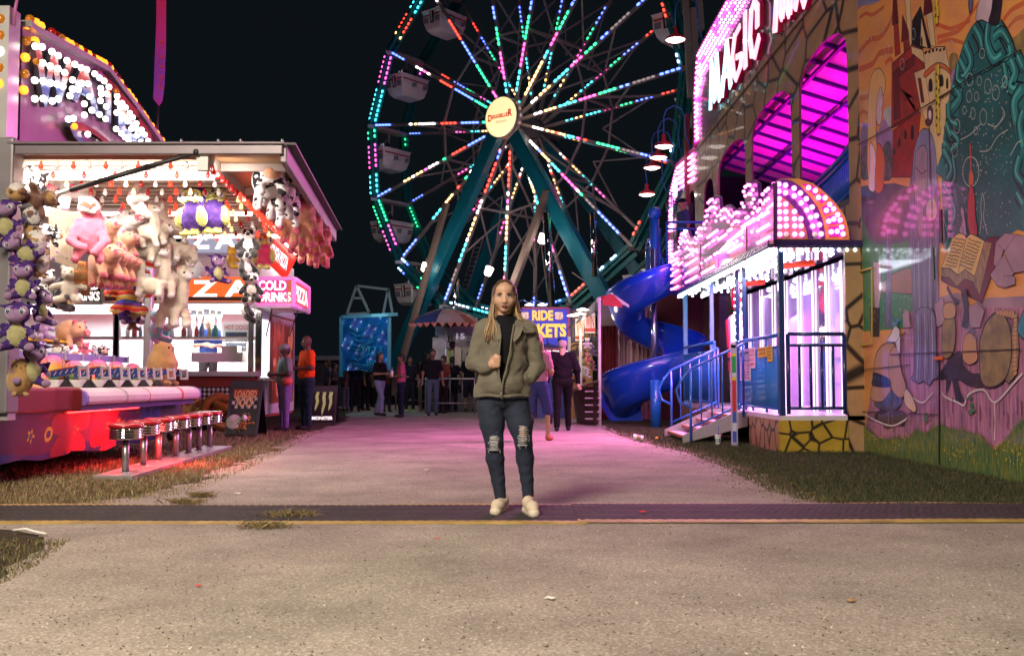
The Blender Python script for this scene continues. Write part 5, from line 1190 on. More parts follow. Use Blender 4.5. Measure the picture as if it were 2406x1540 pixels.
# ================================================================ canopy
XC=3.45
can=MB(); sil=[(1392,830),(1392,205),(1340,250),(1300,300),(1275,430),(1255,470),(1245,400),(1228,210),(1180,172),(1128,210),(1105,330),(1088,470),(1040,462),(990,520),(975,470),(930,428),(880,460),(862,560),(850,480),(835,352),(790,333),(745,380),(715,560),(700,640),(660,628),(625,700),(605,778),(560,790),(535,755),(520,700),(480,688),(455,760),(440,880),(400,905),(366,925),(366,1310)]
S3=[onx(*z6(x,y),XC) for x,y in sil]; S3[0].z=2.82; S3[-1].z=2.82
loops=[S3]; tri=tessellate_polygon(loops); n=len(S3)
can.add(S3,tri,0); can.add([p+Vector((.06,0,0)) for p in S3],tri,0); can.add(S3+[p+Vector((.06,0,0)) for p in S3],[(i,(i+1) % n,n+(i+1) % n,n+i) for i in range(n)],0)
m_cpur = mat('canopy_purple', (.10, .012, .20), .35, coat=.4); m_cpeach = mat('canopy_peach', (.40, .17, .15), .35, coat=.3)
cno = can.build('castle_cutout', m_cpur, fun)
def inside(pt,poly):
 x,y=pt; c=False; j=len(poly) - 1
 for i in range(len(poly)):
  xi,yi=poly[i]; xj,yj=poly[j]
  if (yi > y) != (yj > y) and x < (xj - xi)*(y - yi)/(yj - yi)+xi: c=not c
  j=i
 return c
brick=[[(950,640),(1112,640),(1112,1010),(950,1010)],[(1262,470),(1392,330),(1392,830),(1262,860)],[(520,830),(640,830),(640,1215),(520,1230)],[(366,960),(440,960),(445,1310),(366,1310)],[(690,1060),(820,980),(820,1120),(690,1140)],[(740,700),(860,690),(950,700),(950,790),(860,800),(740,780)],[(1100,590),(1240,520),(1240,640),(1100,700)]]
q=MB()
for br in brick[:5]:
 pts = [onx(*z6(x, y), XC - .012) for x, y in br]; q = MB(); q.prism(pts, (.010, 0, 0)); q.build('painted_wall', m_cpeach, cno)
cb=[]
for ins_ in (.07,.20):
 for i in range(1,n - 1):
  a,b_=S3[i],S3[(i+1) % n]
  if b_ is S3[0]: continue
  d_=(b_ - a); L=d_.length
  if L < .02: continue
  nr=Vector((0,-d_.z,d_.y)).normalized()
  for k in range(max(1,int(L/.125))):
   p=a.lerp(b_,(k+.5)/max(1,int(L/.125)))
   for sg in (1,-1):
    c_=p+nr*ins_*sg
    if inside((c_.y,c_.z),[(s.y,s.z) for s in S3]): cb.append(c_+Vector((-.05,0,0))); break
for br in brick:
 pts=[onx(*z6(x,y),XC) for x,y in br]; ys=[p.y for p in pts]; zs=[p.z for p in pts]; z_=min(zs)+.09
 while z_ < max(zs):
  y_=min(ys)+.06
  while y_ < max(ys):
   if inside((y_,z_),[(p.y,p.z) for p in pts]) and inside((y_,z_),[(s.y,s.z) for s in S3]): cb.append(Vector((XC - .05,y_,z_)))
   y_ += .115
  z_ += .165
y_=13.6
while y_ < 21:   # scattered stars between the towers
 for z_ in (3.05,3.3):
  if random.random() < .6 and inside((y_,z_),[(s.y,s.z) for s in S3]): cb.append(Vector((XC - .05,y_+random.uniform(-.05,.05),z_)))
 y_ += .2
seen=[];
for p in cb:
 if all((p - s).length > .085 for s in seen): seen.append(p)
bulbs(fun, [(p, L_pink) for p in sorted(seen, key=lambda p: p.y)], .027, name='canopy_bulb', cap=100)
YE=13.28; e6=lambda x,y,Y=YE: at(*z6(x,y),Y)
q=MB(); ol=[(1392,790),(1392,205),(1440,178),(1500,163),(1650,165),(1800,212),(1880,268),(1950,330),(2020,400),(2080,480),(2125,550),(2150,620),(2172,720),(2177,792)]
q.prism([e6(*p) for p in ol], (0, .08, 0)); ea = q.build('arch_end', mat('arch_orange', (.62, .30, .08), .35, coat=.3), fun)
q = MB(); q.prism([e6(*p, YE - .012) for p in [(1393, 205), (1440, 185), (1500, 170), (1580, 185), (1680, 250), (1770, 350), (1850, 460), (1900, 580), (1922, 700), (1926, 784), (1752, 784), (1740, 700), (1700, 600), (1640, 500), (1560, 400), (1480, 345), (1393, 335)]], (0, .010, 0)); q.build('purple_band', m_cpur, ea)
q = MB(); q.prism([e6(*p, YE - .020) for p in [(1393, 262), (1500, 250), (1600, 290), (1700, 370), (1790, 480), (1850, 600), (1885, 784), (1812, 784), (1770, 620), (1700, 480), (1600, 360), (1500, 300), (1393, 290)]], (0, .007, 0)); q.build('lilac_band', mat('band_lilac', (.40, .18, .55), .35), ea)
q = MB(); q.prism([e6(*p, YE - .012) for p in [(1393, 345), (1470, 345), (1545, 400), (1620, 490), (1690, 600), (1735, 700), (1745, 784), (1393, 784)]], (0, .010, 0)); q.build('peach_field', m_cpeach, ea)
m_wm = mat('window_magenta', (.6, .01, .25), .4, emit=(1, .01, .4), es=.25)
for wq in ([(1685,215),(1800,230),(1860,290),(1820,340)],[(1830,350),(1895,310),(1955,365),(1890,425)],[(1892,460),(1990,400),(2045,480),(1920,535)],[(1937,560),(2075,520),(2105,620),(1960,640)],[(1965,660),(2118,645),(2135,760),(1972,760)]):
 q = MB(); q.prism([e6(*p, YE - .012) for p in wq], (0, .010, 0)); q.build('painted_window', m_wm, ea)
EBl=[(1400,370),(1455,370),(1400,440),(1455,430),(1523,425),(1405,515),(1458,505),(1523,505),(1612,503),(1405,580),(1460,577),(1528,577),(1612,577),(1678,577),(1405,665),(1460,655),(1528,650),(1615,650),(1680,650),(1410,742),(1462,735),(1615,735),(1688,735),(1400,228),(1452,222),(1520,233),(1608,263),(1672,313),(1733,372),(1793,457),(1836,545),(1868,637),(1885,732),(1400,297),(1452,295),(1520,310),(1610,343),(1680,415),(1738,487),(1778,563),(1800,653),(1757,258),(1826,287),(1860,358),(1926,362),(1940,490),(1975,430),(2013,475),(1965,600),(2016,580),(2055,535),(2080,590),(1990,710),(2050,705),(2096,663),(2110,732)]
bulbs(ea, [(e6(x, y, YE - .05), L_pink) for x, y in EBl] + [(e6(1528, 735, YE - .05), L_clear), (e6(1820, 735, YE - .05), L_clear)], .037, name='arch_bulb')
q = MB(); q.bx((XC - .03, 13.24, 2.74), (XF, 21.1, 2.82)); q.build('canopy_edge', mat('canopy_edge', (.04, .02, .12), .25, .5), fun)
q = MB(); q.bx((XC + .0, 13.3, 2.725), (XF, 21.0, 2.738)); q.build('soffit', mat('soffit_mirror', (.30, .34, .40), .12, .8), fun)
sb = []; L_soff = lamp_mat('lamp_soffit', (.8, .93, 1), 6)
for i in range(70): sb.append((Vector((XC+.06,13.32+i*.11,2.70)),L_cool)); sb.append((Vector((XC+.55,13.32+i*.11,2.70)),L_cool) if i % 2 else (Vector((XC+.3+.2*math.sin(i),13.32+i*.11,2.70)),L_cool))
for i in range(11): sb.append((Vector((XC+.06+i*.11,13.30,2.70)),L_cool))
for yc in (13.9,15.6,17.4,19.2):
 for i in range(16): a_=i*.3927; sb.append((Vector((4.15+.32*math.cos(a_),yc+.45*math.sin(a_),2.70)),L_cool))
sb.sort(key=lambda t: t[0].y); sb = [(p_, L_soff) for p_, _ in sb]; bulbs(fun, sb, .024, name='soffit_bulb')
for k, (yc) in enumerate((14.4, 17.2)): q = MB(); q.tube([(3.9, yc, 2.60), (4.3, yc - .3, 2.62)], .045, 10); q.build('red_tube', m_redlit if False else mat('tube_red', (.6, .04, .02), .3, emit=(1, .06, .02), es=.5), fun)
# ================================================================ porch
q = MB(); q.bx((3.58, 13.3, .42), (XF + 1.2, 21.2, .48)); q.build('deck', mat('deck_white', (.62, .6, .66), .3, coat=.3), fun)
q = MB(); q.bx((3.56, 13.28, .0), (4.47, 13.36, .42)); q.build('stone_skirt', m_ystone, fun, label='yellow painted stone skirt panel')
for ya_, yb_ in ((13.37, 15.0), (17.2, 21)): q = MB(); q.bx((3.56, ya_, .0), (3.62, yb_, .42)); q.build('stone_skirt', stone_mat('tan_stone', (.25, .14, .06), (.45, .28, .15), (.02, .015, .01), 4.6, (1, .8, .55), .06) if ya_ < 14 else bpy.data.materials['tan_stone'], fun, label='tan painted stone skirt along the porch')
q = MB(); q.bx((4.47, 13.30, .0), (4.70, 13.36, 2.74)); q.build('stone_pier', m_st2, fun)
for (y_, w_, m_) in ((13.36, .075, m_navy), (15.95, .065, m_navy), (18.0, .07, mat('post_lightblue', (.10, .28, .55), .3, .2)), (20.8, .09, mat('post_lightblue', (.10, .28, .55), .3, .2))):
 q = MB(); q.bx((3.58, y_ - w_ / 2, .48), (3.58 + w_, y_ + w_ / 2, 2.74)); q.build('canopy_post', m_, fun, bevel=.008)
q = MB(); q.bx((3.70, 15.93, .48), (3.76, 15.99, 2.74)); q.build('canopy_post', m_navy, fun)
pb = [(Vector((3.80, 16.35, .55 + i * .15)), L_cool) for i in range(15)]; bulbs(fun, pb, .042, name='post_bulb'); bulbs(fun, [(Vector((3.57, 15.92, .6 + i * .11)), L_cool) for i in range(19)], .016, name='post_spark')
m_glow = lamp_mat('glow_post', (1, .72, .95), 1.5); m_mir = mat('maze_mirror', (.62, .45, .75), .06, .85); m_gls = mat('maze_glass', (.55, .35, .75), .05, .0, coat=1, emit=(.8, .35, 1), es=.16)
ys_=[13.45,14.15,14.85,15.5,16.3,17.1,17.9,18.8,19.7,20.6]
for i,y_ in enumerate(ys_):
 q = MB(); q.bx((XF, y_ - .07, .48), (XF + .05, y_ + .07, 2.66)); q.build('lit_post', m_glow, fun)
 if i < len(ys_) - 1:
  q = MB(); q.bx((XF + .02, y_ + .08, .48), (XF + .035, ys_[i + 1] - .08, 2.66)); q.build('maze_panel', m_gls if i % 3 != 2 else m_mir, fun)
 q = MB(); q.bx((XF - .02, y_ - .10, .48), (XF + .0, y_ - .075, 2.66)); q.build('post_trim', m_white, fun)
for i in range(6):
 q = MB(); q.bx((XF + .35, 14.0 + i, .5), (XF + .4, 14.1 + i, 2.6)); q.build('inner_post', m_glow, fun)
q = MB(); q.bx((XF + 1.2, 13.4, .48), (XF + 1.25, 20.6, 2.7)); q.build('maze_back', m_mir, fun)
wl=[]
cs_=[(.10,.05,.03),(.22,.16,.24),(.16,.05,.05),(.24,.13,.06),(.12,.08,.12),(.05,.07,.04),(.2,.02,.03),(.25,.17,.1)]
for i in range(9):
 q = MB(); q.bx((XF + .005 * (i % 2), 20.7 + i * .95, .1), (XF + .08, 21.6 + i * .95, 2.9)); q.build('painted_strip', mat('strip_%d' % (i % 8), cs_[i % 8], .3, coat=.5, var=.5, vs=2), fun)
q = MB(); q.tube([(3.95, 17.5, 2.62), (3.95, 17.5, 2.55), (3.95, 17.5, 2.25), (3.95, 17.5, 2.12)], [.03, .10, .08, .01], 12); q.build('red_ornament', mat('ornament_red', (.65, .02, .08), .3, coat=.6), fun)
light('canopy_wash', 'AREA', (XC - .35, 16.4, 3.4), 950, (1, .22, .68), .5, (XC - 3.2, 16.0, 0), size_y=5.5, parent=fun)
light('porch_wash', 'AREA', (4.0, 14.9, 2.60), 45, (.82, .80, 1), .6, (4.0, 14.9, 0), size_y=2.6, parent=fun); light('porch_wash', 'AREA', (4.0, 18.6, 2.60), 30, (.8, .8, 1), .6, (3.7, 18.6, 0), size_y=3, parent=fun)
def corr(name,ya,yb,z0,z1_,X,m_):
 q=MB(); n_=int((yb - ya)/.045)
 for i in range(n_): y_=ya+(i+.5)*(yb - ya)/n_; q.tube([(X,y_,z0),(X,y_,z1_)],.017,6)
 q.bx((X+.01,ya,z0),(X+.018,yb,z1_)); o=q.build(name,m_,fun); return o
m_gate = mat('gate_blue', (.01, .19, .68), .4, coat=.3)
corr('corrugated_gate', 13.48, 15.6, .58, 1.38, 3.60, m_gate)
q=MB(); q.tube([(3.6,13.42,1.56),(3.6,15.75,1.56)],.028,8); q.tube([(3.6,13.42,1.40),(3.6,15.75,1.40)],.02,8); q.tube([(3.6,13.42,.57),(3.6,15.75,.57)],.02,8)
for y_ in (13.45,14.1,14.9,15.7): q.tube([(3.6,y_,.5),(3.6,y_,1.56)],.018,8)
q.build('gate_rail', m_blue, fun)
railing('end_rail', (3.69, 13.31, .50), (4.44, 13.31, .50), 1.07, .15, fun, m_navy, .028, .020)
corr('corrugated_gate', 17.75, 20.75, .58, 1.45, 3.60, m_blue); railing('porch_rail', (3.6, 17.7, .48), (3.6, 20.8, .48), 1.15, .5, fun, m_blue, .028, .02)
stp = thing('boarding_steps', 'aluminium diamond plate steps with looped blue handrails leading up to the porch', 'steps', (3.1, 16, 0))
m_dia = mat('diamond_plate', (.50, .46, .50), .4, .6, bump=.25, bs=70, bdist=.008)
for k in range(4):
 x0 = 2.62 + k * .24; z_ = .10 + k * .105; q = MB(); q.bx((x0, 15.15, z_ - .03), (x0 + .26, 16.85, z_)); tr = q.build('tread', mat('tread_grey', (.5, .46, .48), .5), stp, bevel=.005)
 q = MB(); q.bx((x0 - .008, 15.18, z_ - .035), (x0 + .05, 16.82, z_ + .004)); q.build('nosing', mat('nosing_brown', (.28, .17, .07), .7), tr)
for y_ in (15.10,16.87):
 q = MB(); q.prism([(2.58, y_, .0), (2.58, y_, .12), (3.35, y_, .46), (3.56, y_, .48), (3.56, y_, .26)], (0, .04, 0)); q.build('side_plate', m_dia, stp)
for y_ in (15.08,16.92):
 q=MB(); a,b_=Vector((2.70,y_,.12)),Vector((3.50,y_,.50)); u=Vector((0,0,1.0))
 arc=[a+u+(b_ - a)*.02,a+Vector((-.12,0,.86)),a+Vector((-.22,0,.68)),a+Vector((-.16,0,.50)),a+Vector((.0,0,.42))]
 q.tube([b_+u,a.lerp(b_,.5)+u,a+u]+arc[1:],.02,8); q.tube([a+u*.12,b_+u*.10],.016,8)
 for k in range(6): p=a.lerp(b_,k/5); q.tube([p+(Vector((0,0,-.1)) if k in (0,5) else u*.11),p+u],.02 if k in (0,5) else .012,8)
 q.build('handrail', m_blue, stp)
def notice(name,x0,y0,x1,y1,m_,lines,mt,lab,X=3.57,txt=None):
 a,b_=onx(*z7(x0,y1),X),onx(*z7(x1,y0),X)   # lower left,upper right as seen
 t = thing(name, lab, 'notice', a, 'notices hung on the blue gate'); q = MB(); q.bx((X - .004, min(a.y, b_.y), a.z), (X + .004, max(a.y, b_.y), b_.z)); q.build('card', m_, t)
 h=(b_.z - a.z); w_=abs(a.y - b_.y); q=MB(); o_=Vector((X - .006,max(a.y,b_.y),a.z))
 for k,s_ in enumerate(lines):
  hh=h/(len(lines)+.6); text(q,s_,o_+Vector((0,-w_*.08,h - (k+1)*hh)),(0,-1,0),(0,0,1),w_*.84,hh*.62,0,.01,lift=-.002 if False else .0)
 q.build('print', mt, t)
m_pyel = mat('card_yellow', (.75, .55, .03), .5); m_pblk = mat('print_black', (.02, .02, .02), .6); m_prd = mat('print_red', (.6, .02, .05), .6); m_card = mat('card_white', (.70, .66, .72), .5)
notice('info_sign', 1335, 530, 1420, 640, mat('card_grey', (.35, .38, .45), .4), ['P'], m_pblk, 'grey framed card at the left top of the blue gate')
notice('rules_sign', 1340, 640, 1425, 808, m_card, ['RULES', 'ONE AT A TIME', 'NO FOOD OR DRINK', 'NO RUNNING', 'KEEP HANDS DOWN', 'HOLD THE RAIL'], m_pblk, 'white sheet of small print below the grey card')
notice('red_notice', 1422, 520, 1465, 705, m_card, ['NOTICE', 'O', 'NO', 'SMOKING'], m_prd, 'white notice with red lettering in the middle of the gate')
notice('caution_sign', 1495, 515, 1565, 610, m_pyel, ['NO FOOD OR DRINK', 'ALLOWED ON RIDE'], m_pblk, 'wide yellow caution card on the gate')
notice('caution_sign', 1575, 505, 1615, 648, m_pyel, ['CAUTION', 'WATCH', 'YOUR', 'STEP'], m_pblk, 'narrow yellow caution card nearest the corner post')
p0 = onz(1726, 1048); q = thing('height_stick', 'tall striped measuring board standing on the grass in front of the porch', 'measuring board', p0)
b = MB(); cs2 = ['W', 'B', 'B', 'W', 'R', 'R', 'Y', 'G', 'G', 'W']; b.bx((p0.x - .045, p0.y - .012, 0), (p0.x + .045, p0.y + .012, 1.46)); b.lathe([(.045, -.012), (.045, .012)], (p0.x, p0.y, 1.46), (0, 1, 0), 20, cap=True); b.build('board', mat('stick_lilac', (.45, .38, .6), .4), q)
cc_=dict(B=(.05,.1,.5),R=(.6,.03,.05),Y=(.75,.5,.03),G=(.03,.3,.08),W=(.6,.6,.7))
for k, (c_, z0, z1_) in enumerate((('B', .06, .22), ('W', .22, .34), ('B', .34, .5), ('R', .5, .95), ('Y', .95, 1.0), ('W', 1.0, 1.06), ('G', 1.06, 1.3), ('Y', 1.3, 1.34))):
 b = MB(); b.bx((p0.x - .028, p0.y - .016, z0), (p0.x + .028, p0.y - .0125, z1_ - .002)); b.build('colour_band', mat('stick_' + c_, cc_[c_], .5), q)
p0 = Vector((3.82, 16.9, .48)); t = thing('padded_pillar', 'white padded pillar strapped with black bands beside the steps', 'pillar', p0)
b = MB(); b.prism([p0 + Vector(v) for v in ((-.10, -.1, 0), (.12, -.1, 0), (.09, -.1, 1.5), (.05, -.1, 1.58), (-.10, -.1, 1.58), (-.14, -.1, 1.5))], (0, .2, 0)); b.build('pad', mat('pad_white', (.65, .58, .66), .5, var=.15, vs=4), t, bevel=.02)
b = MB(); b.prism([p0 + Vector(v) for v in ((-.125, -.09, 0.6), (-.10, -.09, 0.6), (-.155, -.09, 1.5), (-.175, -.09, 1.5))], (0, .17, 0)); b.build('red_edge', mat('edge_red', (.7, .02, .1), .5), t)
for z_ in (.40,.80):
 b = MB(); b.bx((p0.x - .14, p0.y - .115, p0.z + z_), (p0.x + .13, p0.y + .115, p0.z + z_ + (.02 if z_ < .5 else .06))); b.build('strap', m_black, t)
# ================================================================ spiral slide
sl = thing('spiral_slide', 'blue plastic spiral slide winding down from the balcony round a steel post', 'slide', (3.19, 22.3, 0))
CS = Vector((3.19, 22.3, 0)); m_slide = mat('slide_blue', (.008, .055, .52), .28, coat=.6, cr=.1)
def slide_c(t):   # t 0..1 down the chute
 a=R(45) - t*R(45+540+0) ; z=3.62 - 3.27*t ** .96; r_=.60+.10*t; return a,r_,z
def spt(u,v):
 a,r_,z=slide_c(u); c_=math.cos(a); s_=math.sin(a); w_=-1+2*v      # v across: inner to outer
 f_=1+.30*u*u; prof=.40*w_*f_; lift=(.36*abs(w_) ** 2.4+.30*max(0,w_) ** 3)*f_ - .10*u*u
 rr=r_+prof; return CS+Vector((c_*rr,s_*rr,z - .12+lift))
q = MB(); q.grid(spt, 130, 16); q.build('chute', m_slide, sl, solid=.025)
q = MB(); q.tube([spt(i / 130, 1.0) + Vector((0, 0, .01)) for i in range(131)], .028, 8); q.build('rim', m_slide, sl)
q = MB(); q.tube([(CS.x, CS.y, 0), (CS.x, CS.y, 3.9)], .075, 20); q.build('centre_post', mat('post_chrome_blue', (.35, .4, .6), .18, .9), sl)
a,r_,z=slide_c(1); e0=CS+Vector((math.cos(a)*r_,math.sin(a)*r_,z)); dr=Vector((math.cos(a),math.sin(a),0)); tg=Vector((math.sin(a),-math.cos(a),0))
q=MB()
pts=[]
for k in range(13):
 w_=-1+k/6; pts.append(e0+dr*(.40*w_)+Vector((0,0,-.12+.36*abs(w_) ** 2.4+.3*max(0,w_) ** 3)))
out_=pts+[e0+dr*.55+Vector((0,0,.1)),e0+dr*.30+Vector((0,0,-.30)),e0+dr*-.42+Vector((0,0,-.30))]
q.prism(out_, tg * .03); q.build('end_flange', m_slide, sl)
for k in range(7):
 w_ = -.9 + k * .3; q = MB(); q.ball(e0 + dr * (.42 * w_ + .03) + tg * .05 + Vector((0, 0, -.19 + .36 * abs(w_) ** 2.4)), .03, 8); q.build('bolt', mat('bolt_red', (.4, .12, .15), .4, .5), sl)
q = MB(); p_ = onz(1541, 1003); q.tube([(p_.x, p_.y, 0), (p_.x, p_.y, .95)], .11, 16); q.bar((p_.x, p_.y, .9), CS + Vector((0, 0, .9)), .12); q.build('support', m_blue, sl)
q = MB(); q.bar((3.5, 22.9, 3.45), (3.9, 23.6, 3.45), .7, .12); q.build('entry_plate', m_slide, sl)
light('slide_glow', 'AREA', (3.6, 20.2, 4.2), 60, (.6, .15, 1), .8, (3.0, 22.2, 2.2), parent=fun)
# ================================================================ painted end panel of the fun house
def mural_mat(name,c,c2=None,scale=3.,stretch=(1,1,1),det=5,lo=.35,hi=.65,dist=0.):
 m = bpy.data.materials.new(name); m.use_nodes = True; nt = m.node_tree; N = nt.nodes; L = nt.links; b_ = N['Principled BSDF']
 b_.inputs['Roughness'].default_value = .5; b_.inputs['Coat Weight'].default_value = .38; b_.inputs['Coat Roughness'].default_value = .06
 c2=c2 or tuple(x*.65 for x in c); mx_=max(c); c=tuple(min(.85,x*1.25*(x/mx_) ** .3) for x in c); c2=tuple(min(.85,x*1.25) for x in c2)
 tc = N.new('ShaderNodeTexCoord'); mp = N.new('ShaderNodeMapping'); mp.inputs['Scale'].default_value = stretch; n = N.new('ShaderNodeTexNoise'); n.inputs['Scale'].default_value = scale; n.inputs['Detail'].default_value = det; n.inputs['Distortion'].default_value = dist
 cr = N.new('ShaderNodeValToRGB'); e = cr.color_ramp.elements; e[0].position = lo; e[0].color = (*c2, 1); e[1].position = hi; e[1].color = (*c, 1)
 L.new(tc.outputs['Object'], mp.inputs[0]); L.new(mp.outputs[0], n.inputs['Vector']); L.new(n.outputs['Fac'], cr.inputs['Fac']); L.new(cr.outputs['Color'], b_.inputs['Base Color']); return m
MU = dict(sky=mural_mat('mural_sky', (.62, .33, .11), (.55, .22, .09), 1.6, (1, .6, 1.6), 3, dist=1.5), swirl=mural_mat('mural_swirl', (.50, .13, .05), (.42, .12, .06), 3), red=mural_mat('mural_brick', (.30, .04, .03), (.18, .02, .02), 6), cream=mural_mat('mural_cream', (.60, .45, .28), (.45, .32, .2), 3), dark=mural_mat('mural_dark', (.02, .014, .022), (.008, .006, .01), 4),
    maroon=mural_mat('mural_maroon', (.13, .015, .025), None, 4), hair=mural_mat('mural_hair', (.65, .42, .2), (.5, .3, .16), 5, (1, 6, .6)), face=mural_mat('mural_lilac_skin', (.55, .42, .50)), mount=mural_mat('mural_mountain', (.30, .20, .36), (.2, .13, .27), 3), bush=mural_mat('mural_bush', (.05, .07, .07), (.12, .09, .14), 14, lo=.45, hi=.55),
    robe=mural_mat('mural_robe', (.20, .17, .30), (.07, .05, .11), 4, (1, 9, .7)), hood=mural_mat('mural_hood', (.24, .24, .42), (.16, .15, .28), 3), beard=mural_mat('mural_beard', (.32, .24, .32), (.18, .12, .2), 6, (1, 9, .7)), staff=mural_mat('mural_staff', (.10, .04, .05)), teal=mural_mat('mural_teal', (.018, .10, .115), (.012, .06, .075), 2), ring=mural_mat('mural_tentacle', (.03, .17, .19), (.012, .07, .085), 3),
    hil=mural_mat('mural_teal_light', (.10, .36, .36), (.05, .24, .25), 4), bub=mural_mat('mural_bubble', (.40, .42, .44), (.3, .3, .32), 3), page=mural_mat('mural_page', (.62, .42, .16), (.5, .32, .12), 3), pagedge=mural_mat('mural_page_edge', (.34, .22, .12), (.1, .06, .04), 9, (1, 8, 1)), cryst=mural_mat('mural_crystal', (.34, .22, .28), (.22, .13, .19), 2.5),
    green=mural_mat('mural_meadow', (.05, .20, .08), (.02, .12, .06), 7, (1, 3, .8)), brown=mural_mat('mural_hill', (.28, .11, .06), (.2, .08, .045), 8), grass=mural_mat('mural_grass', (.15, .17, .04), (.02, .10, .04), 12, (1, 3, .6), lo=.4, hi=.6), stone=mural_mat('mural_pink_rock', (.40, .20, .30), (.22, .09, .17), 5, (1, 5, .5), lo=.38, hi=.6),
    tan=mural_mat('mural_tan', (.42, .24, .13), (.36, .2, .11), 3), slate=mural_mat('mural_slate', (.08, .09, .12), (.04, .045, .06), 5), boot=mural_mat('mural_boot', (.05, .022, .02)), blue=mural_mat('mural_feather', (.03, .22, .33)), olive=mural_mat('mural_shield', (.26, .19, .09), (.13, .09, .05), 6), white=mural_mat('mural_white', (.62, .55, .58)), flame=mural_mat('mural_candle', (.45, .09, .07), (.25, .03, .04), 6, (1, 6, .7)), black=mat('mural_line', (.012, .008, .012), .5, coat=.8), yel=mat('mural_flower', (.6, .45, .03), .6))
mur=MB(); MK=list(MU)
zA=lambda x,y: ((3300+.4546*x)*.5874,.4546*y*.5874); zB=lambda x,y: ((3300+.4546*x)*.5874,(600+.4546*y)*.5874); zC=lambda x,y: ((3300+.4871*x)*.5874,(1200+.4871*y)*.5874)
XM=4.70; YLIM=(8.3,13.28)
def smooth_loop(p,n=3):
 out=[]; k=len(p)
 for i in range(k):
  a,b_,c_,d_=p[i - 1],p[i],p[(i+1) % k],p[(i+2) % k]
  for j in range(n):
   t=j/n; out.append(.5*((2*b_)+(c_ - a)*t+(2*a - 5*b_+4*c_ - d_)*t*t+(3*b_ - a - 3*c_+d_)*t*t*t))
 return out
def clampY(p): p.y=min(max(p.y,YLIM[0]),YLIM[1]); return p
LAY=[0]
def shape(z,pts,m,sm=True,line=.010,raw=False):
 LAY[0] += 1; x_=XM - .00006*LAY[0]
 p=[Vector((x_,q.y,q.z)) for q in [clampY(onx(*z(*a),XM)) for a in pts]]
 if sm: p=[clampY(q) for q in smooth_loop(p)]
 mur.add(p,tessellate_polygon([p]),MK.index(m))
 if line: stroke_w(p + [p[0]], line, 'black', x_ - .00003)
def stroke_w(p,w_,m,x_):
 ps=[Vector((x_,q.y,q.z)) for q in p]; L_,R_=[],[]
 for i in range(len(ps)):
  d_=(ps[min(i+1,len(ps) - 1)] - ps[max(i - 1,0)]); d_.x=0
  if d_.length < 1e-6: d_=Vector((0,1,0))
  nn=Vector((0,-d_.z,d_.y)).normalized()*(w_/2); L_.append(ps[i]+nn); R_.append(ps[i] - nn)
 n=len(ps); mur.add(L_+R_,[(i,i+1,n+i+1,n+i) for i in range(n - 1)],MK.index(m))
def stroke(z,pts,w_,m,hl=None):
 LAY[0] += 1; x_=XM - .00006*LAY[0]; p=[clampY(onx(*z(*a),XM)) for a in pts]; f=[]
 for i in range(len(p) - 1):
  a,b_,c_,d_=p[max(i - 1,0)],p[i],p[i+1],p[min(i+2,len(p) - 1)]
  for j in range(5): t=j/5; f.append(.5*((2*b_)+(c_ - a)*t+(2*a - 5*b_+4*c_ - d_)*t*t+(3*b_ - a - 3*c_+d_)*t*t*t))
 f.append(p[-1]); f=[clampY(q) for q in f]
 if hl: stroke_w(f, w_ * 1.35, 'black', x_); stroke_w(f, w_, m, x_ - .00003); stroke_w([q + Vector((0, w_ * .12, w_ * .12)) for q in f], w_ * .28, hl, x_ - .00005); LAY[0] += 1
 else: stroke_w(f,w_,m,x_)
def dots(z,x0,y0,x1,y1,n,s,m,asp=1.):
 LAY[0] += 1; x_=XM - .00006*LAY[0]
 for _ in range(n):
  p=clampY(onx(*z(random.uniform(x0,x1),random.uniform(y0,y1)),XM)); r_=s*random.uniform(.5,1.2); q=[Vector((x_,p.y+dy*r_,p.z+dz*r_*asp)) for dy,dz in ((-1,0),(0,1),(1,0),(0,-1))]; mur.add(q,[(0,1,2,3)],MK.index(m))
def ringm(z, x, y, rx, ry, m='bub', w_=.008):
 stroke(z,[(x+rx*math.cos(k*.5236),y+ry*math.sin(k*.5236)) for k in range(13)],w_,m)
random.seed(11)
for pts,w_ in (([(290,470),(400,350),(480,330),(560,230),(600,110)],.07),([(290,620),(420,560),(480,470),(600,440)],.08),([(300,160),(360,120),(420,130),(520,60)],.05),([(300,870),(380,850),(400,850)],.07),([(530,560),(570,520),(600,540)],.06),([(985,330),(1100,300),(1200,250),(1330,60),(1400,0)],.05),([(985,210),(1080,250),(1150,240),(1280,180)],.045),([(1570,180),(1640,90),(1751,30)],.05),([(1600,260),(1680,170),(1751,150)],.045),([(990,380),(1100,350),(1220,380)],.04),([(300,1010),(340,980),(380,1000)],.05)):
 stroke(zA, pts, w_, 'swirl')
shape(zA, [(285, 0), (285, 90), (330, 50), (400, 40), (480, 10), (470, -20)], 'hood', line=0)
shape(zA, [(1640, 370), (1700, 300), (1800, 240), (1800, 620), (1700, 520)], 'bush' if False else 'olive', line=0)
shape(zA, [(1095, 500), (1130, 465), (1170, 490), (1160, 640), (1110, 650)], 'olive', line=0)
shape(zA, [(1100, 700), (1130, 600), (1155, 680), (1150, 800), (1105, 780)], 'mount', line=0)
shape(zA, [(520, 980), (560, 940), (600, 950), (600, 1130), (530, 1100)], 'bub', line=0)
shape(zA, [(296, 1180), (340, 1080), (380, 1100), (470, 1160), (520, 1030), (560, 1110), (600, 1160), (600, 1500), (296, 1500)], 'mount', sm=False, line=0)
shape(zA, [(605, 215), (645, 205), (665, 470), (618, 500)], 'red', sm=False); shape(zA, [(600, -20), (592, 225), (648, 200), (632, -20)], 'maroon', sm=False)
shape(zA, [(700, -10), (750, -10), (765, 380), (740, 420), (725, 250)], 'cream', sm=False)
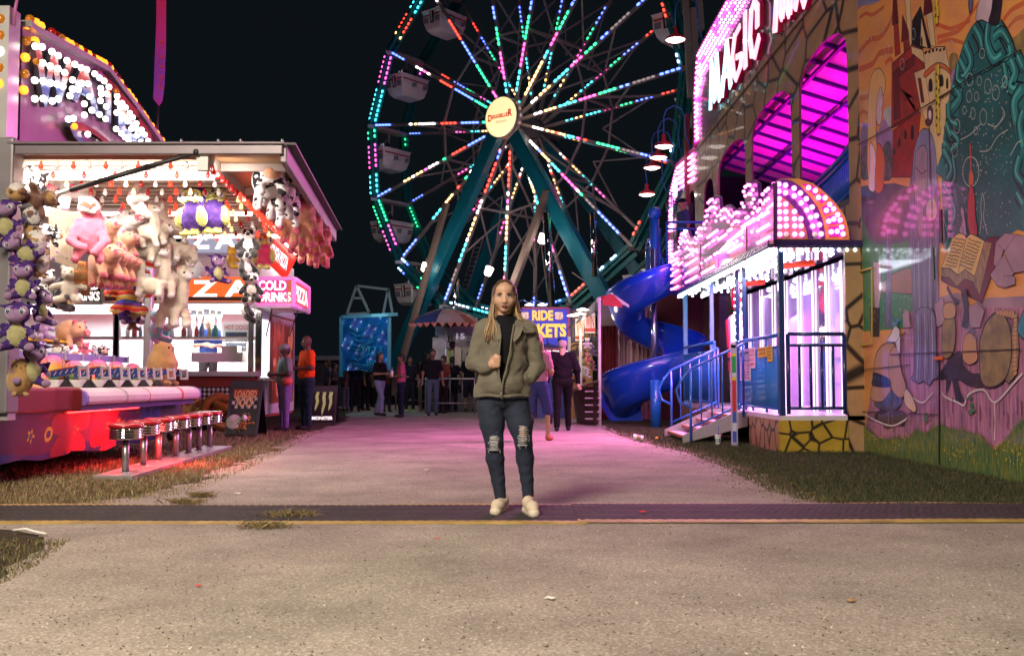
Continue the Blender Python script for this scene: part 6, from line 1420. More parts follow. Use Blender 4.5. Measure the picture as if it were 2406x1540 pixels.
shape(zA, [(690, 340), (738, 320), (750, 440), (700, 540)], 'red', sm=False); shape(zA, [(683, 130), (672, 375), (742, 330), (735, 270)], 'maroon', sm=False)
shape(zA, [(890, 130), (945, 105), (975, 410), (930, 400)], 'cream', sm=False); shape(zA, [(876, -20), (868, 140), (950, 95), (935, -10)], 'maroon', sm=False)
shape(zA, [(842, 55), (768, 185), (765, 385), (860, 420), (935, 430)], 'dark', sm=False); shape(zA, [(848, 150), (840, 400), (905, 425)], 'cream', sm=False)
shape(zA, [(590, 560), (750, 420), (765, 385), (862, 430), (880, 560), (845, 930), (770, 1050), (585, 1130)], 'red', sm=False)
shape(zA, [(760, 405), (862, 440), (878, 560), (765, 470)], 'cream', sm=False)
shape(zA, [(785, 640), (880, 600), (925, 915), (845, 960)], 'cream', sm=False)
shape(zA, [(870, 470), (985, 412), (1060, 412), (1092, 560), (1115, 800), (925, 915), (885, 640)], 'cream', sm=False)
shape(zA, [(875, 640), (980, 555), (1060, 572), (1105, 625), (1105, 655), (1050, 605), (980, 600), (887, 682)], 'swirl')
shape(zA, [(600, 640), (790, 480), (795, 560), (600, 720)], 'maroon', sm=False); shape(zA, [(605, 640), (650, 630), (665, 1040), (608, 1060)], 'maroon', sm=False)
shape(zA, [(665, 780), (700, 880), (770, 850), (800, 990), (600, 1150), (590, 1560), (785, 1560), (845, 1000)], 'red', sm=False)
shape(zA, [(820, 690), (845, 690), (875, 900), (850, 905)], 'maroon', sm=False)
for x,y,w_,h_ in ((930,745,16,55),(1025,705,18,50),(1077,730,9,45),(853,360,7,35),(632,185,6,18),(770,1160,12,60),(710,1180,10,40),(655,1250,9,35),(612,1330,7,25)):
 shape(zA, [(x - w_, y + h_), (x - w_, y - h_ * .5), (x, y - h_), (x + w_, y - h_ * .5), (x + w_, y + h_)], 'dark', line=0)
for k in range(6): shape(zA, [(880 + k * 32, 455 - k * 9 + (k > 3) * 12), (898 + k * 32, 448 - k * 9 + (k > 3) * 14), (898 + k * 32, 475 - k * 9 + (k > 3) * 12), (880 + k * 32, 482 - k * 9 + (k > 3) * 12)], 'dark', sm=False, line=0)
dots(zA, 600, 700, 780, 1000, 60, .008, 'maroon', .4)
stroke(zA, [(640, 1560), (645, 1420), (685, 1360), (725, 1400), (735, 1560)], .012, 'maroon'); stroke(zA, [(660, 1560), (665, 1450), (690, 1420), (710, 1450), (715, 1560)], .012, 'maroon')
shape(zA, [(845, 960), (925, 915), (1110, 815), (1060, 1100), (1040, 1330), (1000, 1560), (960, 1300), (900, 1100)], 'cream', sm=False, line=.006)
shape(zB, [(296, 420), (440, 380), (780, 700), (800, 1560), (296, 1600)], 'green', sm=False, line=0)
shape(zB, [(490, 1240), (540, 1130), (620, 1080), (770, 1045), (790, 1250), (640, 1255)], 'brown')
shape(zB, [(300, 420), (330, 560), (420, 800), (560, 820), (760, 760), (760, 330), (300, 330)], 'slate', line=0)
shape(zB, [(700, 1400), (760, 1420), (980, 1300), (1180, 1250), (1280, 1370), (1420, 1300), (1800, 1280), (1800, 1700), (690, 1700)], 'cryst', sm=False, line=0)
shape(zC, [(340, 1010), (375, 780), (690, 200), (700, 120), (760, 60), (1800, 60), (1800, 1200), (320, 1200)], 'stone', sm=False, line=0)
shape(zA, [(315, 1560), (310, 1400), (340, 1290), (385, 1330), (385, 1560)], 'bush'); shape(zA, [(505, 1560), (512, 1330), (550, 1250), (585, 1290), (590, 1560)], 'bush')
shape(zA, [(500, 740), (508, 830), (515, 905), (502, 950), (505, 1000), (498, 1060), (480, 1102), (455, 1060), (450, 900)], 'face')
shape(zA, [(380, 1560), (378, 1100), (392, 780), (425, 640), (480, 600), (522, 660), (533, 760), (515, 840), (490, 760), (462, 900), (452, 1060), (455, 1240), (470, 1400), (455, 1560)], 'hair')
shape(zB, [(400, -60), (440, 0), (455, 190), (440, 360), (385, 330), (395, 150)], 'white'); shape(zB, [(470, -60), (525, 40), (525, 230), (505, 360), (445, 360), (450, 100)], 'swirl')
shape(zB, [(425, 980), (490, 990), (495, 1250), (475, 1400), (440, 1380)], 'face', sm=False); shape(zB, [(545, 700), (590, 700), (580, 1560), (535, 1560)], 'robe', sm=False)
shape(zB, [(400, 1380), (485, 1390), (480, 1640), (405, 1640)], 'dark', sm=False)
shape(zB, [(765, 190), (990, 260), (1010, 700), (1000, 1000), (985, 1560), (795, 1560), (770, 1150), (745, 800)], 'robe')
shape(zA, [(768, 1620), (785, 1350), (830, 1180), (880, 1130), (940, 1180), (975, 1330), (990, 1620), (930, 1760), (905, 1620), (880, 1330), (810, 1400), (800, 1600)], 'hood')
shape(zB, [(800, 60), (820, -10), (880, -40), (905, 60), (900, 200), (850, 215), (800, 170)], 'beard')
shape(zB, [(790, 170), (850, 210), (905, 190), (880, 420), (860, 700), (830, 760), (800, 560)], 'beard')
for k in range(7): stroke(zB, [(800 + k * 26, 780 + 20 * (k % 3)), (805 + k * 24, 1150), (815 + k * 24, 1560)], .014, ('dark', 'bub', 'dark', 'hood')[k % 4])
shape(zB, [(895, 480), (960, 420), (990, 520), (970, 610), (900, 590)], 'face')
stroke(zA, [(918, 1000), (925, 1300), (930, 1620)], .035, 'staff'); stroke(zB, [(930, 0), (950, 700), (965, 1560)], .030, 'staff'); shape(zA, [(905, 960), (930, 930), (952, 970), (950, 1060), (930, 1100), (895, 1100), (885, 1060), (905, 1040)], 'staff'); shape(zA, [(915, 985), (930, 970), (940, 1000), (935, 1050), (918, 1040)], 'white', line=0)
shape(zA, [(1030, 1560), (1035, 1350), (1060, 1100), (1100, 850), (1165, 580), (1235, 360), (1310, 220), (1380, 178), (1480, 190), (1570, 240), (1640, 340), (1700, 480), (1760, 640), (1900, 900), (1900, 1560)], 'ring')
shape(zB, [(1030, -60), (1900, -60), (1900, 760), (1700, 700), (1420, 860), (1180, 900), (1060, 880), (1030, 400)], 'ring', sm=False, line=0)
shape(zA, [(1165, 1560), (1175, 1200), (1190, 900), (1250, 640), (1340, 460), (1430, 470), (1500, 540), (1570, 620), (1640, 900), (1680, 1200), (1690, 1560)], 'teal')
shape(zB, [(1165, -60), (1150, 300), (1180, 560), (1120, 760), (1260, 900), (1560, 860), (1700, 640), (1690, 300), (1690, -60)], 'teal', sm=False, line=0)
for pts,w_ in (([(1320,240),(1370,330),(1390,420)],.13),([(1440,210),(1430,380),(1490,520),(1560,480)],.11),([(1530,230),(1590,330),(1640,460),(1600,540)],.12),([(1490,330),(1560,280),(1630,380)],.09),([(1240,400),(1290,560),(1200,700),(1150,690)],.11),([(1180,560),(1170,700),(1230,740)],.09),([(1130,760),(1190,850),(1120,960)],.12),([(1090,900),(1100,1050),(1170,1100)],.10),([(1070,1080),(1120,1200),(1150,1160)],.11),([(1050,1250),(1100,1360),(1070,1480)],.11),([(1640,520),(1680,640),(1640,760),(1740,800)],.12),([(1700,480),(1751,600)],.1),([(1740,780),(1670,900),(1690,1080)],.12),([(1751,980),(1720,1100),(1751,1300)],.1),([(1190,520),(1240,620)],.08),([(1120,1160),(1180,1250),(1110,1330)],.09),([(1580,560),(1600,700),(1560,780)],.07)):
 stroke(zA, pts, w_, 'ring', 'hil')
for pts, w_ in (([(1050, 0), (1120, 150), (1080, 260)], .10), ([(1130, 60), (1150, 230), (1100, 330)], .07), ([(1050, 300), (1110, 420), (1130, 600)], .09), ([(1110, 420), (1150, 560), (1100, 700)], .07), ([(1060, 620), (1090, 760), (1060, 850)], .07), ([(1700, 380), (1751, 480)], .1), ([(1720, 60), (1690, 200), (1751, 300)], .1)): stroke(zB, pts, w_, 'ring', 'hil')
for x,y,rx,ry in ((1280,700,28,55),(1275,850,24,50),(1365,712,20,40),(1440,760,30,65),(1510,815,32,65),(1400,1030,30,70),(1390,470,22,45),(1168,1110,26,62),(1147,1320,25,60),(685,565,18,48),(350,445,20,60),(548,430,18,55),(1590,720,22,52),(785,300,16,50),(1340,850,18,40),(1235,970,15,35),(1310,1000,20,50),(1120,400,18,42),(490,150,15,45),(520,280,9,25),(410,200,10,30),(1335,1150,16,35)): ringm(zA,x,y,rx,ry)
dots(zA, 1200, 600, 1650, 1540, 130, .010, 'bub'); dots(zB, 1180, 0, 1650, 700, 90, .009, 'bub'); dots(zA, 300, 30, 590, 700, 14, .012, 'bub', 2)
for pts in ([(1200, 1230), (1290, 1180), (1380, 1090)], [(1440, 1090), (1520, 1110), (1590, 1000)], [(1370, 1330), (1450, 1320), (1530, 1200), (1620, 1140)], [(1560, 940), (1590, 1020), (1500, 1130)], [(1640, 1370), (1700, 1260), (1740, 1240)]): stroke(zA, pts, .010, 'bub')
shape(zA, [(1340, 185), (1345, 90), (1385, -20), (1492, -20), (1470, 100), (1450, 200), (1390, 175)], 'face'); shape(zA, [(1492, -20), (1562, -20), (1555, 100), (1530, 215), (1450, 200), (1475, 90)], 'dark')
shape(zA, [(1270, -10), (1310, -10), (1300, 80), (1280, 120)], 'robe')
ringm(zB, 1292, 190, 72, 130, 'bub', .012); stroke(zB, [(1285, -60), (1292, 60), (1290, 160), (1300, 240)], .028, 'flame'); shape(zB, [(1275, 280), (1285, 180), (1305, 190), (1318, 260), (1300, 320)], 'swirl', line=0)
shape(zB, [(1270, 380), (1300, 310), (1325, 400), (1330, 560), (1350, 730), (1300, 760), (1265, 640)], 'flame'); shape(zB, [(1190, 720), (1215, 620), (1200, 540), (1218, 490), (1235, 560), (1250, 700), (1260, 750)], 'beard'); stroke(zB, [(1370, 740), (1385, 600), (1380, 480), (1395, 380), (1412, 480), (1405, 600), (1440, 740)], .010, 'bub')
shape(zB, [(1430, 775), (1535, 755), (1505, 1010), (1440, 1200), (1385, 1345), (1250, 1270), (1180, 1215), (1110, 1190), (1030, 1145), (1030, 1090), (1400, 1100)], 'maroon', sm=False)
shape(zB, [(1035, 1030), (1028, 1110), (1100, 1120), (1170, 1200), (1240, 1130), (1310, 1160), (1370, 1275), (1480, 820), (1410, 800), (1320, 1110), (1240, 1050), (1170, 1100), (1110, 1045)], 'pagedge', sm=False)
shape(zB, [(1130, 770), (1190, 728), (1235, 745), (1252, 775), (1175, 1095), (1110, 1040), (1035, 1030)], 'page', sm=False); shape(zB, [(1252, 775), (1290, 735), (1350, 760), (1412, 803), (1325, 1110), (1240, 1050), (1175, 1095)], 'page', sm=False)
for r_ in range(9):
 for c_ in range(7):
  x, y = 1145 - r_ * 9 + c_ * 14, 775 + r_ * 29 + c_ * 3; stroke(zB, [(x, y), (x + 6, y + random.uniform(-9, 9)), (x + 11, y + 2)], .011, 'black')
  x, y = 1275 - r_ * 9 + c_ * 16, 785 + r_ * 28 + c_ * 6; stroke(zB, [(x, y), (x + 7, y + random.uniform(-9, 9)), (x + 12, y + 3)], .011, 'black')
for pts in ([(1500, 1000), (1520, 810), (1585, 880), (1540, 1060)], [(1520, 810), (1600, 730), (1690, 740), (1640, 870), (1585, 880)], [(1590, 900), (1700, 740), (1800, 760), (1800, 1060), (1680, 1080)], [(1470, 1100), (1590, 920), (1680, 1080), (1600, 1210), (1530, 1190)], [(1590, 1100), (1690, 1110), (1690, 1180), (1580, 1215)], [(700, 1440), (745, 1400), (770, 1560), (700, 1560)], [(980, 1350), (1050, 1300), (1100, 1500), (1000, 1560)], [(1280, 1380), (1350, 1340), (1420, 1410), (1380, 1560), (1290, 1560)]): shape(zB, pts, 'cryst', sm=False, line=.005)
stroke(zB, [(1230, 1230), (1260, 1400), (1240, 1560)], .12, 'dark'); stroke(zB, [(1090, 1200), (1140, 1300), (1190, 1340)], .05, 'dark')
shape(zC, [(755, 100), (905, 100), (930, 400), (945, 620), (900, 650), (870, 700), (820, 660), (780, 680), (720, 640), (745, 560)], 'robe')
for k in range(6): stroke(zC, [(775 + k * 28, 120), (778 + k * 30, 400), (765 + k * 32, 650)], .014, ('bub', 'dark')[k % 2])
shape(zC, [(985, 470), (975, 250), (1000, 150), (1050, 120), (1080, 160), (1085, 300), (1060, 440)], 'olive'); shape(zC, [(990, 40), (1070, 20), (1085, 130), (995, 150)], 'tan')
shape(zC, [(960, 600), (1010, 520), (1090, 430), (1130, 430), (1150, 530), (1220, 600), (1290, 610), (1300, 710), (1180, 690), (1105, 640), (1120, 740), (1148, 800), (1140, 832), (1095, 826), (1080, 760), (1050, 640), (1012, 770), (1005, 640), (960, 650)], 'dark')
shape(zC, [(1145, 440), (1150, 330), (1190, 270), (1250, 300), (1262, 400), (1265, 490), (1200, 530), (1150, 490)], 'tan'); ringm(zC, 1198, 222, 24, 26, 'blue', .012); ringm(zC, 1245, 280, 22, 30, 'blue', .010)
shape(zC, [(1560, 180), (1600, 160), (1600, 560), (1500, 660)], 'olive'); shape(zC, [(1425, 100), (1500, 140), (1545, 280), (1545, 480), (1500, 640), (1400, 712), (1310, 690), (1285, 540), (1290, 330), (1340, 180)], 'olive', line=.02)
for k in range(14): shape(zC, [(1560 + 8 * math.sin(k), 120 + k * 36), (1590, 110 + k * 36), (1592, 140 + k * 36), (1565, 150 + k * 36)], 'tan', line=.004)
for k in range(6): shape(zC, [(1420 + k * 26, 100 - 12 * (k % 2)), (1440 + k * 26, 80), (1450 + k * 24, 110 + k * 6), (1430 + k * 24, 120 + k * 6)], 'tan', line=.004)
shape(zC, [(1700, 30), (1634, 120), (1600, 260), (1720, 340)], 'blue')
shape(zC, [(420, 930), (500, 900), (480, 985), (440, 1000)], 'boot'); shape(zC, [(490, 1030), (500, 940), (640, 905), (672, 960), (655, 1025), (590, 1020), (530, 1045)], 'boot')
shape(zC, [(425, 830), (500, 790), (560, 730), (640, 790), (625, 870), (560, 910), (440, 880)], 'slate')
shape(zC, [(385, 790), (405, 700), (480, 690), (555, 720), (520, 790), (480, 830), (420, 828)], 'tan'); shape(zC, [(405, 640), (415, 585), (500, 600), (560, 650), (545, 710), (405, 700)], 'dark')
for k in range(5): ringm(zC, 425 + k * 27, 635 + k * 8, 3, 12, 'blue', .008)
shape(zC, [(415, 585), (430, 450), (480, 375), (550, 345), (600, 380), (625, 460), (640, 570), (675, 690), (668, 780), (620, 800), (560, 730), (545, 650), (440, 600)], 'tan', line=.016); stroke(zC, [(545, 650), (535, 480), (570, 390), (600, 390)], .012, 'black')
shape(zC, [(672, 730), (720, 770), (762, 880), (742, 918), (670, 850)], 'cream'); shape(zC, [(590, 290), (625, 260), (632, 350), (628, 440), (605, 400)], 'white')
shape(zC, [(520, 330), (560, 270), (590, 212), (628, 250), (610, 330), (560, 345)], 'white')
for k in range(6): stroke(zC, [(575 + k * 4, 215), (560 + k * 12, 160), (545 + k * 20, 130 + 10 * k)], .02, 'blue')
stroke(zC, [(630, 290), (680, 265)], .012, 'dark'); stroke(zC, [(635, 295), (665, 320)], .012, 'dark')
for pts in ([(980, 750), (1000, 790), (1110, 840), (1160, 860), (1200, 770), (1320, 735), (1412, 838), (1560, 690), (1640, 600)], [(1412, 838), (1414, 1000), (1412, 1150)], [(740, 800), (820, 840), (900, 760)], [(340, 930), (400, 970), (560, 1030), (690, 970)]): stroke(zC, pts, .022, 'white')
for k in range(34):
 x = 380 + k * 38; y = 860 + 90 * math.sin(k * 1.7); stroke(zC, [(x, y), (x + 4, y + 60 + 40 * (k % 3)), (x, y + 130)], .014, ('maroon', 'cryst', 'robe')[k % 3])
gt=[(318,1300),(318,1010),(360,1060),(450,1130),(560,1140),(700,1130),(760,1060),(840,1090),(960,1020),(1060,1060),(1190,1080),(1300,1110),(1360,1190),(1412,1235),(1500,1140),(1600,1020),(1800,900),(1800,1700),(318,1400)]
shape(zC, gt, 'grass', sm=False, line=0)
for k in range(90):
 x = 330 + k * 15.5; y0_ = np.interp(x, [a[0] for a in gt[1:17]], [a[1] for a in gt[1:17]]); shape(zC, [(x - 7, y0_ + 40), (x + random.uniform(-6, 6), y0_ - random.uniform(15, 60)), (x + 8, y0_ + 40)], 'grass', sm=False, line=0)
dots(zC, 330, 1060, 720, 1240, 60, .012, 'yel', 1.6); dots(zC, 1000, 1080, 1300, 1340, 40, .011, 'yel', 1.6); dots(zC, 1430, 1150, 1700, 1350, 40, .011, 'yel', 1.6); dots(zB, 330, 1250, 780, 1540, 50, .008, 'white', 1.5)
for x, y in ((1215, 800), (1230, 860), (1215, 920), (1240, 900), (855, 940), (850, 980)): shape(zC, [(x - 15, y), (x, y - 20), (x + 16, y), (x, y + 24)], 'green', line=.004)
q = MB(); q.bx((XM, YLIM[0], .07), (XM + .10, 13.3, 7.0)); mp_ = q.build('mural_panel', MU['sky'], fun, label='right end wall painted with castle, hooded figure, portal and open book')
mur.build('painting', [MU[k] for k in MK], mp_)
LZ=XM - .00006*(LAY[0]+8)
def seam(z,pts,w_=.014):
 q=MB(); p=[clampY(onx(*z(*a),XM)) for a in pts]
 for i in range(len(p) - 1): q.bar((LZ - .004,p[i].y,p[i].z),(LZ - .004,p[i+1].y,p[i+1].z),.010,w_,up=(1,0,0)) if False else q.bar((LZ - .002,p[i].y,p[i].z),(LZ - .002,p[i+1].y,p[i+1].z),w_,w_)
 q.build('panel_seam', m_black, mp_)
seam(zC,[(963,500),(963,1350)]); seam(zC,[(318,912),(963,940)],.010); seam(zC,[(310,570),(720,530)],.008); seam(zC,[(560,445),(1634,400)],.008); seam(zA,[(245,1320),(600,1120),(1110,810),(1300,690),(1751,440)],.010)
q = MB(); m_hy = mat('hinge_yellow', (.50, .36, .05), .5)
for k in range(18):
 y_=40+k*64
 if 200 < y_ < 600: continue
 p = onx(*zA(968 + (k % 2) * 8 + k * .6, y_), LZ - .01); q = MB(); q.bx((p.x, p.y - .03, p.z - .06), (p.x + .014, p.y + .03, p.z + .05)); q.build('hinge', m_hy, mp_)
for (x, y, h_) in ((1015, 670, 110), (945, 1000, 110)): p = onx(*zB(x, y), LZ - .01); q = MB(); q.bx((p.x, p.y - .03, p.z - .18), (p.x + .015, p.y + .03, p.z + .18)); q.build('hinge', m_black, mp_)
p = onx(*zC(920, 478), LZ - .02); q = MB(); q.bx((p.x, p.y - .10, p.z - .015), (p.x + .02, p.y + .08, p.z + .02)); q.build('latch', mat('latch_orange', (.7, .12, .01), .5), mp_)
q=MB(); c4=[onx(*zB(*a),LZ - .006) for a in ((292,1070),(412,1035),(412,1700),(300,1720))]
for i in range(4): q.bar(c4[i],c4[(i+1) % 4],.022,.012,up=(1,0,0))
q.build('hatch_frame', m_hy, mp_)
# ================================================================ pizza stand behind the booth
YP=18.6
st_ = thing('pizza_stand', 'white glowing pizza stand with red signs and food pictures behind the booth', 'food stand', (-7, YP, 0))
m_pzw = mat('stand_white', (.70, .70, .72), .3, .2, coat=.3); m_pzr = mat('sign_red', (.55, .03, .02), .35, emit=(1, .08, .03), es=.35); m_pzo = mat('sign_orange', (.8, .12, .02), .35, emit=(1, .16, .02), es=.8); m_lw = mat('letters_white', (.85, .83, .8), .4, emit=(1, .95, .9), es=1.3)
XR=-4.75; XLL=-12.0
def zz(y,Y=YP): return at(1203,y,Y).z
q = MB(); q.bx((XLL, YP + .02, .25), (XR, 21.6, zz(883))); q.build('lower_body', mat('stand_red', (.42, .03, .03), .4, coat=.3), st_)
q = MB(); q.bx((XLL, YP + .1, zz(715)), (XR, 21.6, zz(590))); q.build('upper_body', m_pzw, st_)
q = MB(); q.bx((XLL, 21.5, zz(883)), (XR, 21.6, zz(715))); q.build('rear_wall', mat('stand_inner', (.70, .76, .80), .4), st_)
q = MB(); q.bx((XLL, YP - .15, zz(883)), (XR + .02, YP + .45, zz(872))); q.build('counter', m_alu, st_)
q = MB(); q.bx((XLL, YP + .02, zz(796)), (XR, YP + .40, zz(790))); q.build('counter_shelf', m_alu, st_)
for x in (272, 362 - 90 + 3, 590, 607): p = at(x, 800, YP); q = MB(); q.bx((p.x - .05, YP - .02, zz(883)), (p.x + .05, YP + .06, zz(712))); q.build('mullion', m_chrome if x > 580 else m_alu, st_)
q=MB()
for yy_ in (18.9,20.2): q.bx((XLL,yy_,zz(722)),(XR - .1,yy_+.08,zz(719)))
q.build('ceiling_light', lamp_mat('stand_tube', (.95, .97, 1), 9), st_)
light('stand_light', 'AREA', (-7.2, 20.0, 2.25), 260, (.92, .97, 1), 4.5, (-7.2, 20, 0), size_y=1.5, parent=st_)
light('warmer_light', 'AREA', (-6.0, YP + .35, zz(800)), 30, (1, .93, .85), 2.5, (-6, YP + .35, 0), size_y=.3, parent=st_)
q = MB(); m_chk = [mat('check_black', (.015, .015, .015), .4, coat=.4), mat('check_white', (.65, .62, .6), .4, coat=.4)]
x=XLL; zc0=zz(925); s_=(zz(908) - zc0)/2; i=0
q.bx((-8.5,YP+.012,zc0 - 2*s_),(XR,YP+.018,zc0+2*s_),0)
while x < XR - s_:
 if x > -8.4:
  for k in (-1,0,1): q.add([(x,YP+.008,zc0+k*s_*1.25),(x+s_*.55,YP+.008,zc0+k*s_*1.25+s_*.6),(x+s_*1.1,YP+.008,zc0+k*s_*1.25),(x+s_*.55,YP+.008,zc0+k*s_*1.25 - s_*.6)],[(0,1,2,3)],1)
 x += s_*1.25; i += 1
q.build('checker_strip', m_chk, st_)
m_crust = mat('crust', (.50, .25, .07), .6, var=.3, vs=5); m_chz = mat('cheese', (.72, .45, .12), .5, var=.3, vs=9); m_pep = mat('pepperoni', (.30, .07, .03), .5); m_prz = mat('pretzel', (.48, .17, .04), .4, var=.5, vs=4, coat=.4); m_salt = mat('salt', (.8, .75, .7), .6)
def pslice(pts, Y, name='pizza_picture'):
 q=MB(); P_=[at(x,y,Y) for x,y in pts]; q.prism(P_,(0,.006,0),0)
 c_=sum(P_,Vector())/len(P_); q.prism([c_+(p - c_)*.88+Vector((0,-.004,0)) for p in P_],(0,.003,0),1)
 random.seed(5)
 for _ in range(26):
  w1=[random.random() for _ in P_]; s=sum(w1); p=sum((P_[i]*w1[i] for i in range(len(P_))),Vector())/s; p=c_+(p - c_)*2.2
  if not inside((p.x,p.z),[(a.x,a.z) for a in P_]): continue
  q.lathe([(0,-.0005),(.055,0)],p+Vector((0,-.012,0)),(0,-1,0),10,2)
 q.build(name,[m_crust,m_chz,m_pep],st_)
pslice([(368,948),(420,915),(470,928),(478,958),(470,985),(368,990)],YP - .0); pslice([(355,985),(360,940),(400,925),(460,950),(440,1000),(360,1000)],YP - .03)
q=MB(); ringp=[(478,965),(490,943),(512,932),(535,938),(560,932),(585,945),(592,965),(580,990),(555,1004),(520,1002),(495,990),(478,965)]
q.tube([at(x, y, YP - .05) for x, y in ringp], .095, 8, cap=False); q.tube([at(x, y, YP - .06) for x, y in ((485, 990), (520, 965), (560, 940))], .08, 8); q.tube([at(x, y, YP - .08) for x, y in ((585, 990), (550, 968), (505, 945))], .08, 8); q.build('pretzel_picture', m_prz, st_)
q=MB(); q.lathe([(.30,0),(.25,.05),(0,.06)],at(432,962,YP - .02),(0,-1,0),4) if False else None
for (x, y) in ((578, 930), (605, 928)): q = MB(); q.lathe([(.065, 0), (.06, .03), (0, .035)], at(x, y, YP), (0, -1, 0), 16); q.build('tail_light', mat('tail_red', (.6, .01, .01), .3, emit=(1, .02, .02), es=.4), st_)
def signbox(name,x0,y0,x1,y1,Y,mats,words,label,wbox=None,frame=None,yaw=None,d=.12):
 a,b_=at(x0,y1,Y),at(x1,y0,Y if yaw is None else yaw); up=Vector((0,0,1));
 A0=a; B0=Vector((b_.x,b_.y,a.z)); U=(B0 - A0); W_=U.length; H_=b_.z - a.z if yaw is None else at(x0,y0,Y).z - a.z
 n_=U.normalized().cross(up); q=MB(); q.prism([A0,B0,B0+up*H_,A0+up*H_],n_*-d,0); s=q.build(name,mats[0],st_,label=label)
 if frame:
  q=MB()
  for (p,r_) in ((A0,B0),(A0+up*H_,B0+up*H_),(A0,A0+up*H_),(B0,B0+up*H_)): q.bar(p+n_*.01,r_+n_*.01,.06)
  q.build('sign_frame', frame, s)
 for (t_,u0,v0,u1,v1,m_) in words:
  q = MB(); text(q, t_, A0 + U * u0 + up * H_ * v0 + n_ * .004, U, up, W_ * (u1 - u0), H_ * (v1 - v0), 0, .035); q.build('sign_lettering', m_, s)
 return s
signbox('sign_panel', 262, 650, 602, 706, YP - .45, [m_pzo], [('P I Z Z A', .03, .14, .97, .86, m_lw)], 'orange backlit sign with white PIZZA letters')
q = MB(); q.bx((at(262, 0, YP - .47).x, YP - .475, zz(706, YP - .45)), (at(602, 0, YP - .47).x, YP - .455, zz(697, YP - .45))); q.build('sign_shade', mat('sign_dark', (.05, .01, .01), .5), st_)
signbox('sign_panel', 440, 530, 600, 592, YP - .2, [mat('sign_grey', (.35, .42, .50), .4, emit=(.6, .75, 1), es=.35)], [('Z A', .03, .12, .72, .80, m_lw)], 'upper grey sign with pale letters')
signbox('sign_panel', 440, 538, 600, 553, YP - .22, [m_pzr], [], None)
m_mag2 = mat('sign_magenta', (.50, .02, .18), .3, emit=(1, .03, .35), es=.5, coat=.5); m_frm = mat('frame_pink', (.7, .35, .65), .3, emit=(1, .2, .8), es=.45)
signbox('sign_panel', 605, 654, 690, 716, YP - .55, [m_mag2], [('COLD', .02, .55, .80, .92, m_lw), ('DRINKS', .02, .12, .93, .48, m_lw)], 'magenta sign reading COLD DRINKS', frame=m_frm)
signbox('sign_panel', 690, 654, 725, 716, YP - .55, [m_pzr], [('PIZZA', .06, .2, .94, .82, m_lw)], 'red side sign reading PIZZA', frame=m_frm, yaw=YP + 1.4)
signbox('sign_panel', 166, 655, 243, 712, YP - .4, [mat('sign_black', (.03, .01, .01), .35, emit=(1, .03, .03), es=.03)], [('COLD', .25, .55, .86, .93, m_lw), ('DRINKS', .10, .10, .90, .48, m_lw)], 'dark sign reading COLD DRINKS seen through the booth', frame=m_alu)
q = MB(); q.bx((-10.4, YP - .4, zz(717)), (-4.7, YP + .3, zz(712))); q.prism([(-4.75, YP - .58, zz(728)), (-4.02, YP - .58, zz(728)), (-3.95, YP + .8, zz(728)), (-4.75, YP + .8, zz(728))], (0, 0, .07)); q.build('awning_panel', m_pzw, st_)
for (a, b_) in (((640, 722), (625, 790)), ((700, 728), (680, 790))): q = MB(); q.tube([at(*a, YP - .3), at(*b_, YP + .1)], .012, 6); q.build('awning_strut', m_black, st_)
P_ = [at(x, y, Y) for x, y, Y in ((622, 612, YP - .1), (670, 658, YP - .1), (697, 604, YP + .3), (640, 545, YP + .3))]; q = MB(); q.prism(P_, (0, .05, 0)); rs = q.build('slanted_sign', m_pzr, st_, label='tilted red roof sign reading TOUGH PIZZA')
q = MB(); nU = (P_[1] - P_[0]); nV = (P_[3] - P_[0]); text(q, 'TOUGH PIZZA', P_[0] + nU * .06 + nV * .28 + Vector((0, -.03, 0)), nU, nV, nU.length * .9, nV.length * .42, 0, .04, lift=.01); q.build('sign_lettering', m_lw, rs)
bulbs(rs,[(P_[3].lerp(P_[2],(k+.5)/15)+Vector((0,-.05,.05)),L_white) for k in range(15)],.028)
q = MB(); q.bx((XR, YP + .05, .3), (XR + .03, 21.6, zz(715))); q.build('side_wall', m_pzw, st_)
q=MB(); q.bx((XR+.03,19.4,.5),(XR+.04,21.5,2.25),0)
for k in range(22):
 y_,z_=random.uniform(19.5,21.3),random.uniform(.7,2.0); q.ball((XR+.04,y_,z_),(.012,random.uniform(.05,.2),random.uniform(.1,.35)),8,random.choice((1,1,2)))
for k in range(14): q.add([(XR+.045,19.5+k*.14,2.2),(XR+.045,19.57+k*.14,2.06),(XR+.045,19.64+k*.14,2.2)],[(0,1,2)],3)
q.build('side_picture', [mat('side_brown', (.25, .05, .02), .4, coat=.5), mat('food_orange', (.5, .14, .04), .4, coat=.5), m_chz, m_chk[1]], st_)
q = MB(); q.bx((XR + .03, 18.75, .95), (XR + .32, 19.35, 1.0)); q.build('side_shelf', m_alu, st_); q = MB(); q.bx((XR + .035, 18.72, 1.0), (XR + .05, 19.3, 2.1)); q.build('side_window', mat('window_glow', (.6, .6, .65), .1, emit=(.9, .92, 1), es=1.5), st_)
hd = thing('hot_dog_cabinet', 'white HOT DOGS warming cabinet inside the pizza stand', 'cabinet', at(548, 850, YP + .5))
a, b_ = at(522, 838, YP + .5), at(588, 758, YP + .5); q = MB(); q.bx((a.x, YP + .5, a.z), (b_.x, YP + 1.0, b_.z)); q.build('case', m_pzw, hd)
q = MB(); q.bx((a.x + .06, YP + .485, a.z + .12), (b_.x - .06, YP + .499, b_.z - .18)); q.build('glass', mat('cab_glass', (.06, .07, .1), .1, coat=1), hd)
